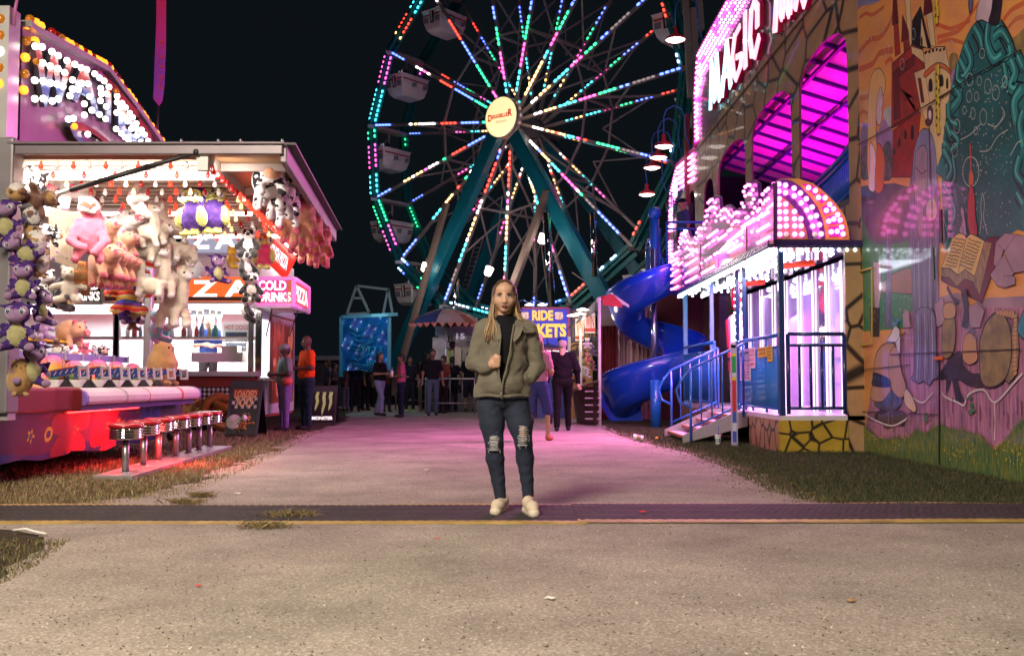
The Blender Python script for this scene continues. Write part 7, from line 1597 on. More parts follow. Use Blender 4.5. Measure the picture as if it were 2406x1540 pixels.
q = MB(); text(q, 'HOT DOGS', (a.x + .04, YP + .495, b_.z - .13), (1, 0, 0), (0, 0, 1), b_.x - a.x - .08, .09, 0, .01); q.build('cabinet_lettering', m_prd, hd)
for k in range(3): q = MB(); q.bx((a.x + .08, YP + .47, a.z + .18 + k * .1), (b_.x - .08, YP + .484, a.z + .195 + k * .1)); q.build('rack', m_chrome, hd)
random.seed(3)
jc=[(.7,.75,.75),(.5,.1,.08),(.15,.3,.6),(.75,.6,.3),(.1,.4,.3),(.65,.65,.7),(.3,.08,.05)]
for k,(x,r_,h_) in enumerate(((300,.04,.22),(316,.05,.30),(330,.035,.2),(345,.05,.16),(392,.035,.25),(404,.05,.18),(432,.05,.2),(446,.05,.24),(462,.045,.2),(475,.05,.26),(492,.04,.2),(506,.06,.22))):
 p=at(x,790,YP+.2); q=MB(); p.z=zz(790)+.002; q.lathe([(0,0),(r_,0),(r_,h_*.7),(r_*.6,h_*.8),(r_*.6,h_),(0,h_)],p,n=12)
 tag(q.build('condiment_jar', mat('jar_%d' % (k % 7), jc[k % 7], .3, coat=.5)), '%s on the stand counter, %s' % (('pale jar', 'dark red bottle', 'blue tub', 'tan jar', 'green topped jar', 'grey jar', 'brown bottle')[k % 7], ('first from the left', 'second from the left', 'third from the left', 'fourth from the left', 'behind the booth post', 'just right of the booth post', 'left of the middle', 'in the middle', 'right of the middle', 'beside the worker', 'in front of the worker', 'last before the cabinet')[k]), 'jar', 'jars along the stand counter')
for k in range(9):
 p=at(395+k*15,745+(k % 3)*3,YP+1.2); q=MB(); q.lathe([(0,-.12),(.05,-.12),(.03,-.02),(.06,.08),(.05,.16),(0,.16)],p,n=10); q.tube([p+Vector((0,0,.15)),p+Vector((0,0,.40))],.006,5)
 tag(q.build('yard_cup', mat('cup_clear_%d' % (k % 2), ((.5, .7, .75), (.6, .75, .6))[k % 2], .15, coat=.8)), 'tall clear souvenir cup hanging inside the stand', 'cup', 'souvenir cups hanging inside the stand')
for k, (x0, y0, x1, y1, lab) in enumerate(((455, 828, 575, 850, 'long flat white carton on the food counter'), (525, 812, 562, 828, 'smaller white carton on top of the long one'), (358, 776, 392, 789, 'blue carton with oval badge on the counter shelf'))):
 a, b_ = at(x0, y1, YP + .25), at(x1, y0, YP + .25); q = MB(); q.bx((a.x, YP + .1 + .02 * k, a.z), (b_.x, YP + .4, b_.z)); tag(q.build('carton', mat('carton_%d' % (k // 2), ((.7, .68, .66), (.15, .25, .5))[k // 2], .6), bevel=.008), lab, 'carton')
# ================================================================ A boards
def aboard(x0,x1,yb,yt,Yb,name,lab,paint,lean=.32,yaw=0.):
 a=onz(x0,yb); b_=onz(x1,yb); b_.y += yaw; Y_=a.y; h_=at(x0,yt,Y_).z*1.0; W_=(b_ - a).length; U=(b_ - a).normalized(); B_=Vector((-U.y,U.x,0))
 t = thing(name, lab, 'sandwich board', a); up = (Vector((0, 0, h_)) + B_ * lean); V = up.normalized(); q = MB(); N_ = U.cross(V)
 q.prism([a, a + U * W_, a + U * W_ + up, a + up], N_ * -.02); q.build('front_board', m_black, t)
 q = MB(); b2 = a + B_ * lean * 2.0; q.prism([b2, b2 + U * W_, a + U * W_ + up, a + up], N_ * -.015); q.build('rear_board', m_black, t)
 q=MB();
 for s_ in (0,1): q.bar(a+U*(W_*s_) ,a+U*(W_*s_)+up,.05,.04)
 q.bar(a + V * .03, a + U * W_ + V * .03, .05, .04); q.bar(a + up - V * .09, a + U * W_ + up - V * .09, .05, .14, up=tuple(V)); q.build('frame', mat('board_frame', (.04, .04, .05), .4), t)
 q = MB(); c_ = a + U * W_ * .5 + up; q.tube([c_ - U * .10, c_ - U * .08 + V * .06, c_ + U * .08 + V * .06, c_ + U * .10], .014, 6); q.build('handle', m_black, t)
 paint(t,a+N_*.004,U,V,W_,up.length); return t
m_fry = mat('fried_gold', (.55, .25, .06), .5, var=.4, vs=8); m_sauce = mat('sauce_white', (.75, .72, .66), .35, coat=.4)
def tots(t,a,U,V,W_,H_):
 N_=U.cross(V); q=MB(); f=lambda u,v: a+U*(W_*u)+V*(H_*v)+N_*.002
 q.poly([f(.07,.05),f(.93,.05),f(.93,.86),f(.07,.86)],0); q.poly([f(.07,.50)+N_*.001,f(.93,.50)+N_*.001,f(.93,.60)+N_*.001,f(.07,.60)+N_*.001],1)
 q.poly([f(.07,.72)+N_*.001,f(.93,.72)+N_*.001,f(.93,.86)+N_*.001,f(.07,.86)+N_*.001],2)
 for i in range(8):
  for j in range(3):
   if (i+j) % 2: u,v=.07+i*.1075,.50+j*.07; q.poly([f(u,v)+N_*.002,f(u+.1,v)+N_*.002,f(u+.1,v+.06)+N_*.002,f(u,v+.06)+N_*.002],3)
 p_ = q.build('poster', [mat('poster_dark', (.03, .03, .035), .4, coat=.3), m_chk[0], mat('poster_red', (.5, .06, .04), .4), m_chk[1]], t)
 q = MB(); text(q, 'LOADED', f(.12, .68), U, V, W_ * .76, H_ * .14, 0, .04, lift=.008, shear=.15); text(q, 'TOTS', f(.18, .53), U, V, W_ * .6, H_ * .14, 0, .04, lift=.008, shear=.15); q.build('poster_lettering', mat('tots_yellow', (.85, .50, .20), .5), p_)
 q=MB(); random.seed(9)
 for k in range(46):
  an,rr=random.uniform(0,6.28),math.sqrt(random.random()); q.ball(f(.52+.36*rr*math.cos(an),.25+.16*rr*math.sin(an))+N_*.012,random.uniform(.022,.034),7,0 if k % 4 else 2)
 q.ball(f(.56, .32) + N_ * .03, .06, 10, 1); q.lathe([(.13, 0), (.115, .012), (0, .014)], f(.22, .26) + N_ * .02, tuple(N_), 20, 1); q.build('food_picture', [m_fry, m_sauce, mat('basil', (.08, .16, .04), .5)], p_)
aboard(530, 600, 1027, 893, 0, 'menu_board', 'black sandwich board with a picture of loaded tots beside the stools', tots, .40)
def claw(t,a,U,V,W_,H_):
 f = lambda u, v: a + U * (W_ * u) + V * (H_ * v) + U.cross(V) * .006; q = MB(); q.poly([f(.05, .04), f(.95, .04), f(.95, .95), f(.05, .95)]); p_ = q.build('poster', mat('poster_black', (.012, .013, .014), .4, coat=.3), t)
 q=MB(); N_=U.cross(V)*.004
 for L_ in ([(.10,.84),(.14,.88),(.30,.90),(.33,.84),(.28,.70),(.32,.55),(.26,.42),(.18,.30),(.16,.40),(.20,.55),(.15,.70),(.20,.80)],[(.33,.86),(.48,.90),(.60,.86),(.57,.70),(.60,.50),(.52,.28),(.46,.18),(.44,.32),(.48,.50),(.44,.68),(.47,.80)],[(.62,.86),(.76,.90),(.88,.82),(.84,.68),(.86,.52),(.80,.38),(.72,.30),(.72,.42),(.75,.56),(.70,.70),(.73,.80)]):
  P2=[f(*p)+N_ for p in L_]; q.add(P2,tessellate_polygon([P2]))
 q.build('claw_mark', mat('claw_green', (.50, .60, .22), .5, emit=(.7, 1, .3), es=.15), p_); q = MB(); text(q, 'MONSTER', f(.08, .07), U, V, W_ * .84, H_ * .09, 0, .03, lift=.008); q.build('poster_lettering', m_lw, p_)
aboard(728, 786, 992, 905, 0, 'drink_board', 'black sandwich board with a pale green claw mark behind the man in orange', claw, .25)
# ================================================================ dark arcade seen through the booth
ar = thing('arcade_stall', 'far dark game stall outlined with green and blue bulbs, seen through the booth', 'stall', (-11, 26, 0))
q = MB(); q.bx((-14.5, 26, 0), (-9.5, 26.2, 3.1)); q.build('back_wall', m_black, ar); q = MB(); q.bx((-14.6, 25.0, 2.1), (-9.4, 26, 2.2)); q.build('roof', m_black, ar)
lg = lamp_mat('led_green2', (.15, 1, .6), 5); lb = lamp_mat('led_blue2', (.15, .2, 1), 6); ly = lamp_mat('led_warm2', (1, .6, .25), 6); it = []
for r_ in range(3):
 for k in range(26): it.append((at(150+k*4.6,757+r_*5+6*abs(math.sin(k*.35)),24.9),lg))
for k in range(22): it.append((at(150+k*5.4,797,24.9),L_cool))
for x in (236,243,252,259):
 for k in range(6): it.append((at(x,765+k*5,24.9),ly))
bulbs(ar,it,.035)
it=[(at(159+k*3.2,727,22),lb) for k in range(7)]+[(at(161,708+k*4,22),lb) for k in range(5)]+[(at(38+(k % 3)*3,700+k*2.5,14),lb) for k in range(7)]+[(at(136+k*1.5,722 - k*3,18),ly) for k in range(5)]+[(at(157+k,704 - k*3,18),ly) for k in range(3)]
bulbs(ar, it, .03, name='blue_bulb')
# ================================================================ banner frame,swing frame,operator stand,umbrella
bn = thing('banner_frame', 'blue tarpaulin banner with turquoise lettering stretched on a frame left of the wheel', 'banner', at(870, 890, 29)); YB = 29
def tarp(u,v):
 p=at(803+u*110,745+v*125,YB); return p+Vector((0,.05*math.sin(u*17+v*9)+.04*math.sin(u*6 - v*14),0))
q = MB(); q.grid(tarp, 60, 50); q.build('tarp', mat('tarp_blue', (.008, .11, .36), .3, coat=.5, cr=.15, var=.4, vs=2), bn)
q=MB()
for k in range(9):
 y0_=765+k*12; q.tube([at(812+10*(k % 3),y0_,YB - .15),at(840,y0_+14 - k,YB - .15),at(868,y0_+12*math.sin(k),YB - .15),at(905,y0_ - 10+4*(k % 2),YB - .15)],[.01,.08,.03,.008],4,flat=.1)
for k in range(8): x=850+k*7; q.tube([at(x,812,YB - .16),at(x+5*(-1) ** k,822,YB - .16),at(x - 2,836,YB - .16)],.035,4,flat=.2)
for k in range(6): x=862+k*6; q.tube([at(x,845,YB - .16),at(x+3,856,YB - .16),at(x - 1,864,YB - .16)],.035,4,flat=.2)
mat('tarp_turquoise', (.03, .5, .45), .3)
light('banner_fill', 'AREA', (at(870, 740, YB).x, YB - 2.2, 2.9), 24, (.25, .85, 1), .5, (at(860, 810, YB).x, YB, 1.8), parent=bn)  # added cyan lamp by the tarp, standing in for the wheel's LEDs
q.build('painted_swirls', MATS['tarp_turquoise'], bn)
q=MB()
for (a,b_) in (((802,745),(802,885)),((802,745),(935,738)),((915,745),(915,870))): q.bar(at(*a,YB),at(*b_,YB),.10)
q.build('frame', m_teal, bn)
sf = thing('swing_frame', 'pale metal A shaped gantry standing above the blue banner', 'gantry', at(870, 740, 31)); q = MB(); YS = 31
for (a,b_) in (((838,671),(815,738)),((838,671),(868,735)),((815,738),(868,735)),((828,700),(850,700)),((838,671),(912,680)),((912,680),(900,738)),((912,680),(922,735))): q.bar(at(*a,YS),at(*b_,YS),.07)
q.build('frame', mat('gantry_grey', (.16, .22, .24), .5, .3), sf)
op = thing('operator_platform', 'metal operator platform with panels and number board under the wheel', 'platform', at(1070, 950, 30)); YO = 30
q = MB(); q.bx((at(1010, 0, YO).x, YO, 0), (at(1125, 0, YO).x, YO + 1.6, .55)); q.build('deck', m_dark, op)
for (x0,y0,x1,y1,c_) in ((1016,792,1046,880,(.28,.25,.30)),(1048,822,1066,870,(.25,.30,.10)),(1068,815,1084,885,(.32,.27,.24)),(1086,815,1118,885,(.15,.14,.14)),(1018,742,1120,786,(.30,.28,.34))):
 a, b_ = at(x0, y1, YO), at(x1, y0, YO); q = MB(); dy = .8 if y0 == 742 else 0; q.bx((a.x, YO + dy, a.z), (b_.x, YO + .04 + dy, b_.z)); q.build('panel', mat('panel_%d' % x0, c_, .35, .2, var=.4, vs=3), op)
q = MB(); text(q, '15', at(1072, 796, YO - .03), (1, 0, 0), (0, 0, 1), .26, .17, 0, .03); q.build('number', mat('number_white', (.75, .75, .85), .5), op)
um = thing('umbrella', 'striped market umbrella with red fringe over the ride operator', 'umbrella', at(1045, 880, 29)); cu_ = at(1048, 724, 29); q = MB()
vs=[cu_]
for r_,dz in ((.35,-.06),(.75,-.22),(1.08,-.46)):
 for k in range(32): a_=k*math.pi/16; rr=r_*(1 - .05*(k % 4 == 2)); vs.append(cu_+Vector((rr*math.cos(a_),rr*math.sin(a_),dz - (.04 if k % 4 == 0 and r_ > 1 else 0))))
q.add(vs,[(0,1+k,1+(k+1) % 32) for k in range(32)]+[(1+r_*32+k,1+r_*32+(k+1) % 32,33+r_*32+(k+1) % 32,33+r_*32+k) for r_ in (0,1) for k in range(32)])
for i,f in enumerate(q.f): q.m[i]=(f[1] - 1) % 32 // 4 % 3
q.build('canopy', [mat('umb_cream', (.50, .40, .36), .6), mat('umb_rust', (.32, .08, .05), .6), mat('umb_blue', (.05, .06, .2), .6)], um, solid=.01)
q=MB()
for k in range(11): a_=-2.7+k*.22; p=cu_+Vector((1.06*math.cos(a_),1.06*math.sin(a_),-.50)); q.poly([p+Vector((-.10,0,.03)),p+Vector((.10,0,.03)),p+Vector((.0,0,-.10))])
q.build('fringe', m_redp, um); q = MB(); q.tube([cu_, (cu_.x, cu_.y, 0)], .03, 8); q.build('pole', m_alu, um)
for (x0, x1, Y_, lab) in ((990, 1020, 31, 'low metal queue barrier left of the operator platform'), (1000, 1115, 28.6, 'queue barrier of thin rails behind the crowd'), (930, 985, 33, 'tan barrier at the foot of the wheel leg')):
 a,b_=at(x0,900,Y_),at(x1,900,Y_); q=MB(); a.z=b_.z=0
 q.tube([a,a+Vector((0,0,1.0)),b_+Vector((0,0,1.0)),b_],.03,6); q.tube([a+Vector((0,0,.3)),b_+Vector((0,0,.3))],.02,6); n_=int((b_ - a).length/.3)
 for k in range(1,n_): p=a.lerp(b_,k/n_); q.tube([p+Vector((0,0,.3)),p+Vector((0,0,1))],.012,5)
 tag(q.build('queue_barrier', m_steel), lab, 'barrier')
sh = thing('far_shed', 'low far shed with a pale flat roof at the left of the crowd', 'shed', at(770, 890, 36)); q = MB(); a, b_ = at(700, 890, 36), at(798, 846, 36); q.bx((a.x, 36, 0), (b_.x, 38, b_.z)); q.build('wall', mat('shed_wall', (.05, .05, .07), .6), sh)
q = MB(); q.bx((a.x, 35.4, b_.z), (b_.x + .3, 38.4, b_.z + .15)); q.build('roof', mat('shed_roof', (.18, .2, .26), .5), sh)
# ================================================================ ticket booth
YT=25
tk = thing('ticket_booth', 'blue and yellow RIDE TICKETS booth behind the woman, with lamps on top', 'ticket booth', at(1300, 950, YT))
def T(x,y): return at(x,y,YT)
q = MB(); q.bx((T(1222, 0).x, YT, 0), (T(1338, 0).x, YT + 2.2, T(0, 722).z)); q.build('body', mat('booth_blue', (.02, .04, .22), .5), tk)
a, b_ = T(1226, 818), T(1336, 724); q = MB(); q.bx((a.x, YT - .06, a.z), (b_.x, YT - .005, b_.z)); sg_ = q.build('sign_board', mat('ticket_blue', (.015, .03, .42), .35, coat=.5, emit=(.03, .06, 1), es=.28), tk)
q=MB()
for (p,r_) in (((1226,724),(1336,724)),((1336,724),(1336,820)),((1226,820),(1336,820))): q.bar(T(*p)+Vector((0,-.07,0)),T(*r_)+Vector((0,-.07,0)),.05)
q.build('sign_frame', mat('frame_red', (.30, .03, .10), .4), sg_)
m_ty = mat('ticket_yellow', (.80, .60, .08), .4, emit=(1, .75, .15), es=.5); m_tm = mat('ticket_shadow', (.28, .02, .12), .5)
def twords(dy,dx,m_,nm):
 q = MB(); text(q, 'RIDE', T(1250 + dx, 753 + dy) + Vector((0, -.07 - (.01 if m_ is m_ty else 0), 0)), (1, 0, 0), (0, 0, 1), .53, T(0, 729).z - T(0, 753).z, 0, .05); text(q, 'TICKETS', T(1212 + dx, 793 + dy) + Vector((0, -.07 - (.01 if m_ is m_ty else 0), 0)), (1, 0, 0), (0, 0, 1), T(1328, 0).x - T(1212, 0).x, T(0, 760).z - T(0, 793).z, 0, .05); q.build(nm, m_, sg_)
twords(1.2, 1, m_tm, 'letter_shadow'); twords(0, 0, m_ty, 'sign_lettering')
for (x, w_) in ((1233, 'CHILDREN'), (1313, 'PARENTS')):
 q = MB(); q.lathe([(.115, 0), (.115, .01), (0, .011)], T(x, 742) + Vector((0, -.06, 0)), (0, -1, 0), 20); bd_ = q.build('badge', mat('badge_orange', (.5, .22, .12), .5), sg_)
 q=MB()
 for k, s in enumerate((w_, 'MUST BE', 'WITH AN', 'ADULT')): text(q, s, T(x - 9, 737 + k * 4.2) + Vector((0, -.075, 0)), (1, 0, 0), (0, 0, 1), .19, .034, 0, 0)
 q.build('badge_lettering', m_lw, bd_)
q=MB(); random.seed(2)
sk_=[T(1228,819)];
for k in range(28): sk_.append(T(1228+k*3.9,812 - random.uniform(0,7)))
sk_.append(T(1335,819)); P2=[p+Vector((0,-.066,0)) for p in sk_]; q.add(P2,tessellate_polygon([P2]))
for (x,r_) in ((1248,.12),(1300,.16),(1278,.10)): c_=T(x,802)+Vector((0,-.068,0)); q.tube([c_+Vector((r_*math.cos(k*.5236),0,r_*math.sin(k*.5236))) for k in range(13)],.008,4,cap=False)
q.build('skyline_print', mat('skyline_navy', (.008, .015, .14), .5), sg_)
a, b_ = T(1256, 832), T(1338, 821); q = MB(); q.bx((a.x, YT - .08, a.z), (b_.x, YT - .01, b_.z)); st2 = q.build('strip_sign', mat('strip_magenta', (.28, .05, .18), .4, emit=(1, .1, .6), es=.12), tk)
q = MB(); text(q, 'Welcome to the Fair', T(1232, 830) + Vector((0, -.09, 0)), (1, 0, 0), (0, 0, 1), T(1334, 0).x - T(1232, 0).x, .11, 0, .01); q.build('strip_lettering', m_lw, st2)
for (x0,y0,x1,y1,c_) in ((1262,838,1290,868,(.10,.05,.14)),(1264,872,1276,900,(.25,.05,.12)),(1278,858,1288,900,(.3,.35,.45)),(1262,900,1300,925,(.02,.06,.3))):
 a, b_ = T(x0, y1), T(x1, y0); q = MB(); q.bx((a.x, YT - .03, a.z), (b_.x, YT - .006, b_.z)); q.build('window', mat('tk_win_%d' % y0, c_, .3, coat=.5), tk)
a, b_ = T(1338, 802), T(1392, 724); q = MB(); q.bx((a.x, YT + .02, a.z), (b_.x, YT + 1.5, b_.z)); wg_ = q.build('side_board', mat('ticket_navy', (.008, .014, .07), .5), tk)
q = MB(); text(q, 'RIDE', T(1346, 753), (1, 0, 0), (0, 0, 1), .5, .26, 0, .04); text(q, 'TICKETS', T(1342, 793), (1, 0, 0), (0, 0, 1), .62, .33, 0, .04); q.build('side_lettering', mat('dull_yellow', (.14, .09, .03), .5), wg_)
a, b_ = T(1336, 985), T(1392, 804); q = MB(); q.bx((a.x, YT + .0, 0), (b_.x, YT + 1.5, b_.z)); wd = q.build('wooden_front', mat('wood_gold', (.40, .22, .06), .5, var=.3, vs=6), tk)
cs = T(1356, 827) + Vector((0, -.03, 0)); q = MB(); q.tube([cs + Vector((.20 * math.cos(k * .2618), 0, .20 * math.sin(k * .2618))) for k in range(25)], .018, 6, cap=False); q.prism([cs + Vector(((.18 if k % 2 == 0 else .07) * math.sin(k * .6283), 0, (.18 if k % 2 == 0 else .07) * math.cos(k * .6283))) for k in range(10)], (0, .02, 0)); q.build('iron_star', m_dark, wd)
for (x, y, s, c_, nm) in ((1363, 848, .18, (.35, .38, .12), 'green_ornament'), (1362, 872, .20, (.55, .55, .5), 'oval_sign'), (1360, 893, .16, (.06, .04, .03), 'buffalo_cutout')):
 q = MB(); q.ball(T(x, y) + Vector((0, -.03, 0)), (s * 1.1, .02, s * (.45 if y != 872 else .75)), 14); q.build(nm, mat(nm + '_m', c_, .5, var=.4, vs=9), wd)
for x in (1232,1262):
 p = T(x + 12, 716); q = MB(); q.lathe([(.02, .05), (.12, .0), (.12, -.01), (0, -.012)], p, n=14); lp = q.build('booth_lamp', lamp_mat('booth_lamp', (1, .95, .9), 3), tk); q = MB(); q.tube([p + Vector((0, 0, .04)), p + Vector((-.14, 0, .12)), p + Vector((-.3, 0, .09))], .012, 5); q.build('lamp_arm', m_blue, lp)
light('ticket_light', 'POINT', T(1270, 712) + Vector((0, -1.3, .3)), 25, (.8, .75, 1), .1, parent=tk); light('wood_light', 'POINT', T(1366, 800) + Vector((0, -.7, .2)), 14, (1, .8, .5), .1, parent=tk)
# ================================================================ game stand with striped awning and curtains
YG=21
gm = thing('prize_stand', 'dark prize stand with red and white striped awning and hanging posters', 'stand', at(1400, 960, YG))
def G(x,y,Y=YG): return at(x,y,Y)
q=MB()
for (x, y0_, Y_) in ((1408, 698, YG), (1337, 790, YG + 3), (1364, 772, YG + 2)): a = G(x, y0_, Y_); q = MB(); q.tube([(a.x, a.y, 0), a], .035, 8); q.build('tent_pole', m_white, gm)
q=MB(); tp=G(1432,688); A_,B_,C_,D_=G(1402,711),G(1420,707),G(1452,716),G(1478,722)
q.poly([G(1402,700),G(1416,699),B_+Vector((0,0,.06)),A_],1); q.poly([G(1410,697),G(1440,690),G(1462,714),G(1416,708)],0); q.poly([G(1440,690),G(1478,716),G(1478,722),G(1462,714)],1); q.poly([G(1416,708),G(1462,714),G(1462,722),G(1416,716)],0)
q.build('awning', [mat('awning_red', (.50, .02, .04), .6), mat('awning_white', (.6, .52, .56), .6)], gm, solid=.02)
q=MB(); n_=7
for k in range(n_):
 t0,t1=k/n_,(k+1)/n_; top0,top1=G(1408 - 60*t0,698+62*t0,YG+3*t0),G(1408 - 60*t1,698+62*t1,YG+3*t1); bt0,bt1=G(1394 - 75*t0+14,726+46*t0,YG+3*t0),G(1394 - 75*t1+14,726+46*t1,YG+3*t1)
 q.poly([top0,top1,bt1,bt0],k % 2)
q.build('side_awning', [mat('awning_dark', (.06, .04, .06), .6), mat('awning_pale', (.38, .34, .38), .6)], gm, solid=.02)
m_post = mat('poster_cream', (.65, .55, .42), .5, emit=(1, .85, .65), es=.5); m_pl = mat('poster_orange', (.75, .15, .04), .5)
for (x0,y0_,x1,y1,Y_) in ((1374,735,1398,782,YG+1.2),(1352,748,1371,800,YG+2.2)):
 a, b_ = G(x0, y1, Y_), G(x1, y0_, Y_); q = MB(); q.bx((a.x, Y_, a.z), (b_.x, Y_ + .02, b_.z)); po = q.build('poster', m_post, gm)
 q = MB(); w_ = b_.x - a.x; q.bx((a.x, Y_ - .006, a.z + .03), (b_.x, Y_ - .002, a.z + .11)); text(q, 'WIN', (a.x + .02, Y_ - .004, b_.z - .35), (1, 0, 0), (0, 0, 1), w_ - .04, .30, 0, .02); q.build('poster_print', m_pl, po)
for (x, y, Y_) in ((1369, 727, YG + 1), (1346, 741, YG + 2), (1362, 737, YG + 1.5)): p = G(x, y, Y_); q = MB(); q.lathe([(.02, .04), (.14, .0), (.14, -.012), (0, -.014)], p, n=12); q.build('stand_lamp', lamp_mat('booth_lamp2', (1, .92, .8), 4), gm)
light('stand_glow', 'POINT', G(1375, 760, YG + 1.5), 18, (1, .8, .6), .1, parent=gm)
q = MB(); q.grid(lambda u, v: G(1410 + 38 * u, 760 + v * 225, YG + 2.8) + Vector((0, .05 * math.sin(u * 30), 0)), 40, 2); q.build('maroon_curtain', mat('curtain_maroon', (.12, .006, .012), .7), gm)
q = MB(); q.grid(lambda u, v: G(1448 + 92 * u, 700 + v * 284, YG + 3.2) + Vector((0, .07 * math.sin(u * 46 + 2 * math.sin(u * 9)), 0)), 110, 2); q.build('pink_curtain', mat('curtain_pink', (.52, .32, .36), .7), gm)
q = MB(); q.bx((G(1405, 0, YG + 2.5).x, YG + 2.5, G(0, 765, YG + 2.5).z), (G(1452, 0, YG + 2.5).x, YG + 2.6, G(0, 712, YG + 2.5).z)); q.build('inner_valance', mat('valance_grey', (.12, .09, .09), .6), gm)
q=MB(); a,b_=G(1350,985,YG - .2),G(1398,893,YG - .2)
q.prism([G(1358, 996, YG + 1), G(1402, 998, YG - .3), G(1404, 905, YG - .3), G(1346, 915, YG + 1)], (0, .4, 0)); q.build('counter_front', mat('counter_brown', (.06, .03, .025), .45), gm)
q = MB(); q.prism([G(1340, 915, YG + 1), G(1404, 893, YG - .3), G(1408, 897, YG - .3), G(1346, 921, YG + 1)], (0, .3, 0)); q.build('counter_ledge', mat('ledge_tan', (.20, .12, .08), .5), gm)
for k in range(5): q = MB(); q.bx((G(1370, 0).x, YG - .1, G(0, 920 + k * 16).z), (G(1406, 0).x, YG - .06, G(0, 917 + k * 16).z)); q.build('rail', m_alu, gm)
tm = mat('toy_dark', (.05, .03, .05), .6); random.seed(8)
for k, (kd, lab) in enumerate((('wbear', 'white plush prize at the top of the striped stand'), ('greydog', 'dark grey plush prize below the white one in the striped stand'), ('pinkowl', 'pink owl plush prize in the middle of the striped stand'), ('bear', 'brown plush prize low in the striped stand'), ('cowpup', 'black and white plush prize lowest in the striped stand'))): plush(kd, 1380 + (k % 2) * 12, 806 + k * 17, 28, lab, Y=YG + 1.4, yaw=20 * k, cat='prize', grp='prizes hanging in the striped stand')
q = MB(); q.bx((G(1538, 0, 24.5).x, 24.5, 0), (XF, 24.6, 3.3)); tag(q.build('rear_screen', mat('screen_maroon', (.12, .012, .02), .6)), 'dark red screen behind the spiral slide', 'screen')
sr = thing('stroller', 'dark folding stroller half hidden behind the woman, near the ticket booth', 'stroller', at(1272, 985, 22)); c_ = at(1272, 990, 22); c_.z = 0
for dx, dy in ((-.18, 0), (.22, 0), (-.18, .5), (.22, .5)): q = MB(); o = c_ + Vector((dx, dy, .10)); q.tube([o + Vector((.0, .095 * math.cos(k * .5236), .095 * math.sin(k * .5236))) + Vector((.095 * math.sin(k * 0), 0, 0)) for k in range(13)], .018, 6, cap=False); q.build('wheel', m_dark, sr)
q = MB(); q.tube([c_ + Vector((-.16, 0, .12)), c_ + Vector((-.1, .3, .5)), c_ + Vector((-.1, .6, 1.0))], .015, 6); q.tube([c_ + Vector((.2, 0, .12)), c_ + Vector((.14, .3, .5)), c_ + Vector((.14, .6, 1.0)), c_ + Vector((-.1, .6, 1.0))], .015, 6); q.tube([c_ + Vector((-.1, .5, .12)), c_ + Vector((-.1, .1, .6)), c_ + Vector((.14, .1, .6)), c_ + Vector((.14, .5, .12))], .015, 6); q.build('frame', m_dark, sr)
q = MB(); q.grid(lambda u, v: c_ + Vector((-.1 + .24 * u, .1 + .4 * v, .45 + .35 * v * v - .06 * math.sin(u * 3.14))), 6, 6); q.build('seat', mat('stroller_cloth', (.03, .03, .06), .7), sr, solid=.01)
# ================================================================ people
def skinm(n, c): return mat('skin_' + n, c, .5, spec=.4, var=.06, vs=9)
SK = dict(fair=skinm('fair', (.50, .30, .21)), tan=skinm('tan', (.30, .16, .10)), dark=skinm('dark', (.085, .042, .028)), mid=skinm('mid', (.19, .10, .065)))
def cl(c, nm=None): return mat(nm or 'cloth_%d_%d_%d' % tuple(int(x * 999) for x in c), c, .85, bump=.35, bs=70, spec=.15)
def hand(w,d,s=1.,curl=.6,side=1,m=0,up=(0,0,1)):
 """palm and five bent fingers starting at wrist w along d"""
 w=Vector(w); d=Vector(d).normalized(); n=Vector(up); n=(n - d*n.dot(d)).normalized(); t=d.cross(n)*side; p=[]
 c=w+d*.05*s; p.append(K(w,c+d*.02*s,.026*s,.030*s,m)); p.append(E(c,.030*s,None,m))
 for i,(l,o) in enumerate(((.036,-.027),(.042,-.009),(.039,.009),(.030,.026))):
  a=c+d*.032*s+n*o*s; b=a+(d*(1 - curl*.5)+t*curl).normalized()*l*s; e=b+(d*(.3 - curl)+t*1.0).normalized()*l*.8*s if curl > .3 else b+d*l*.8*s
  p += [K(a,b,.0105*s,.0098*s,m),K(b,e,.0098*s,.008*s,m)]
 a=w+d*.03*s - n*.022*s; b=a+(d*.7 - n*.5+t*.5).normalized()*.038*s; p += [K(a,b,.012*s,.0105*s,m),K(b,b+(d*.6+t*.6).normalized()*.028*s,.0105*s,.0085*s,m)]
 return p
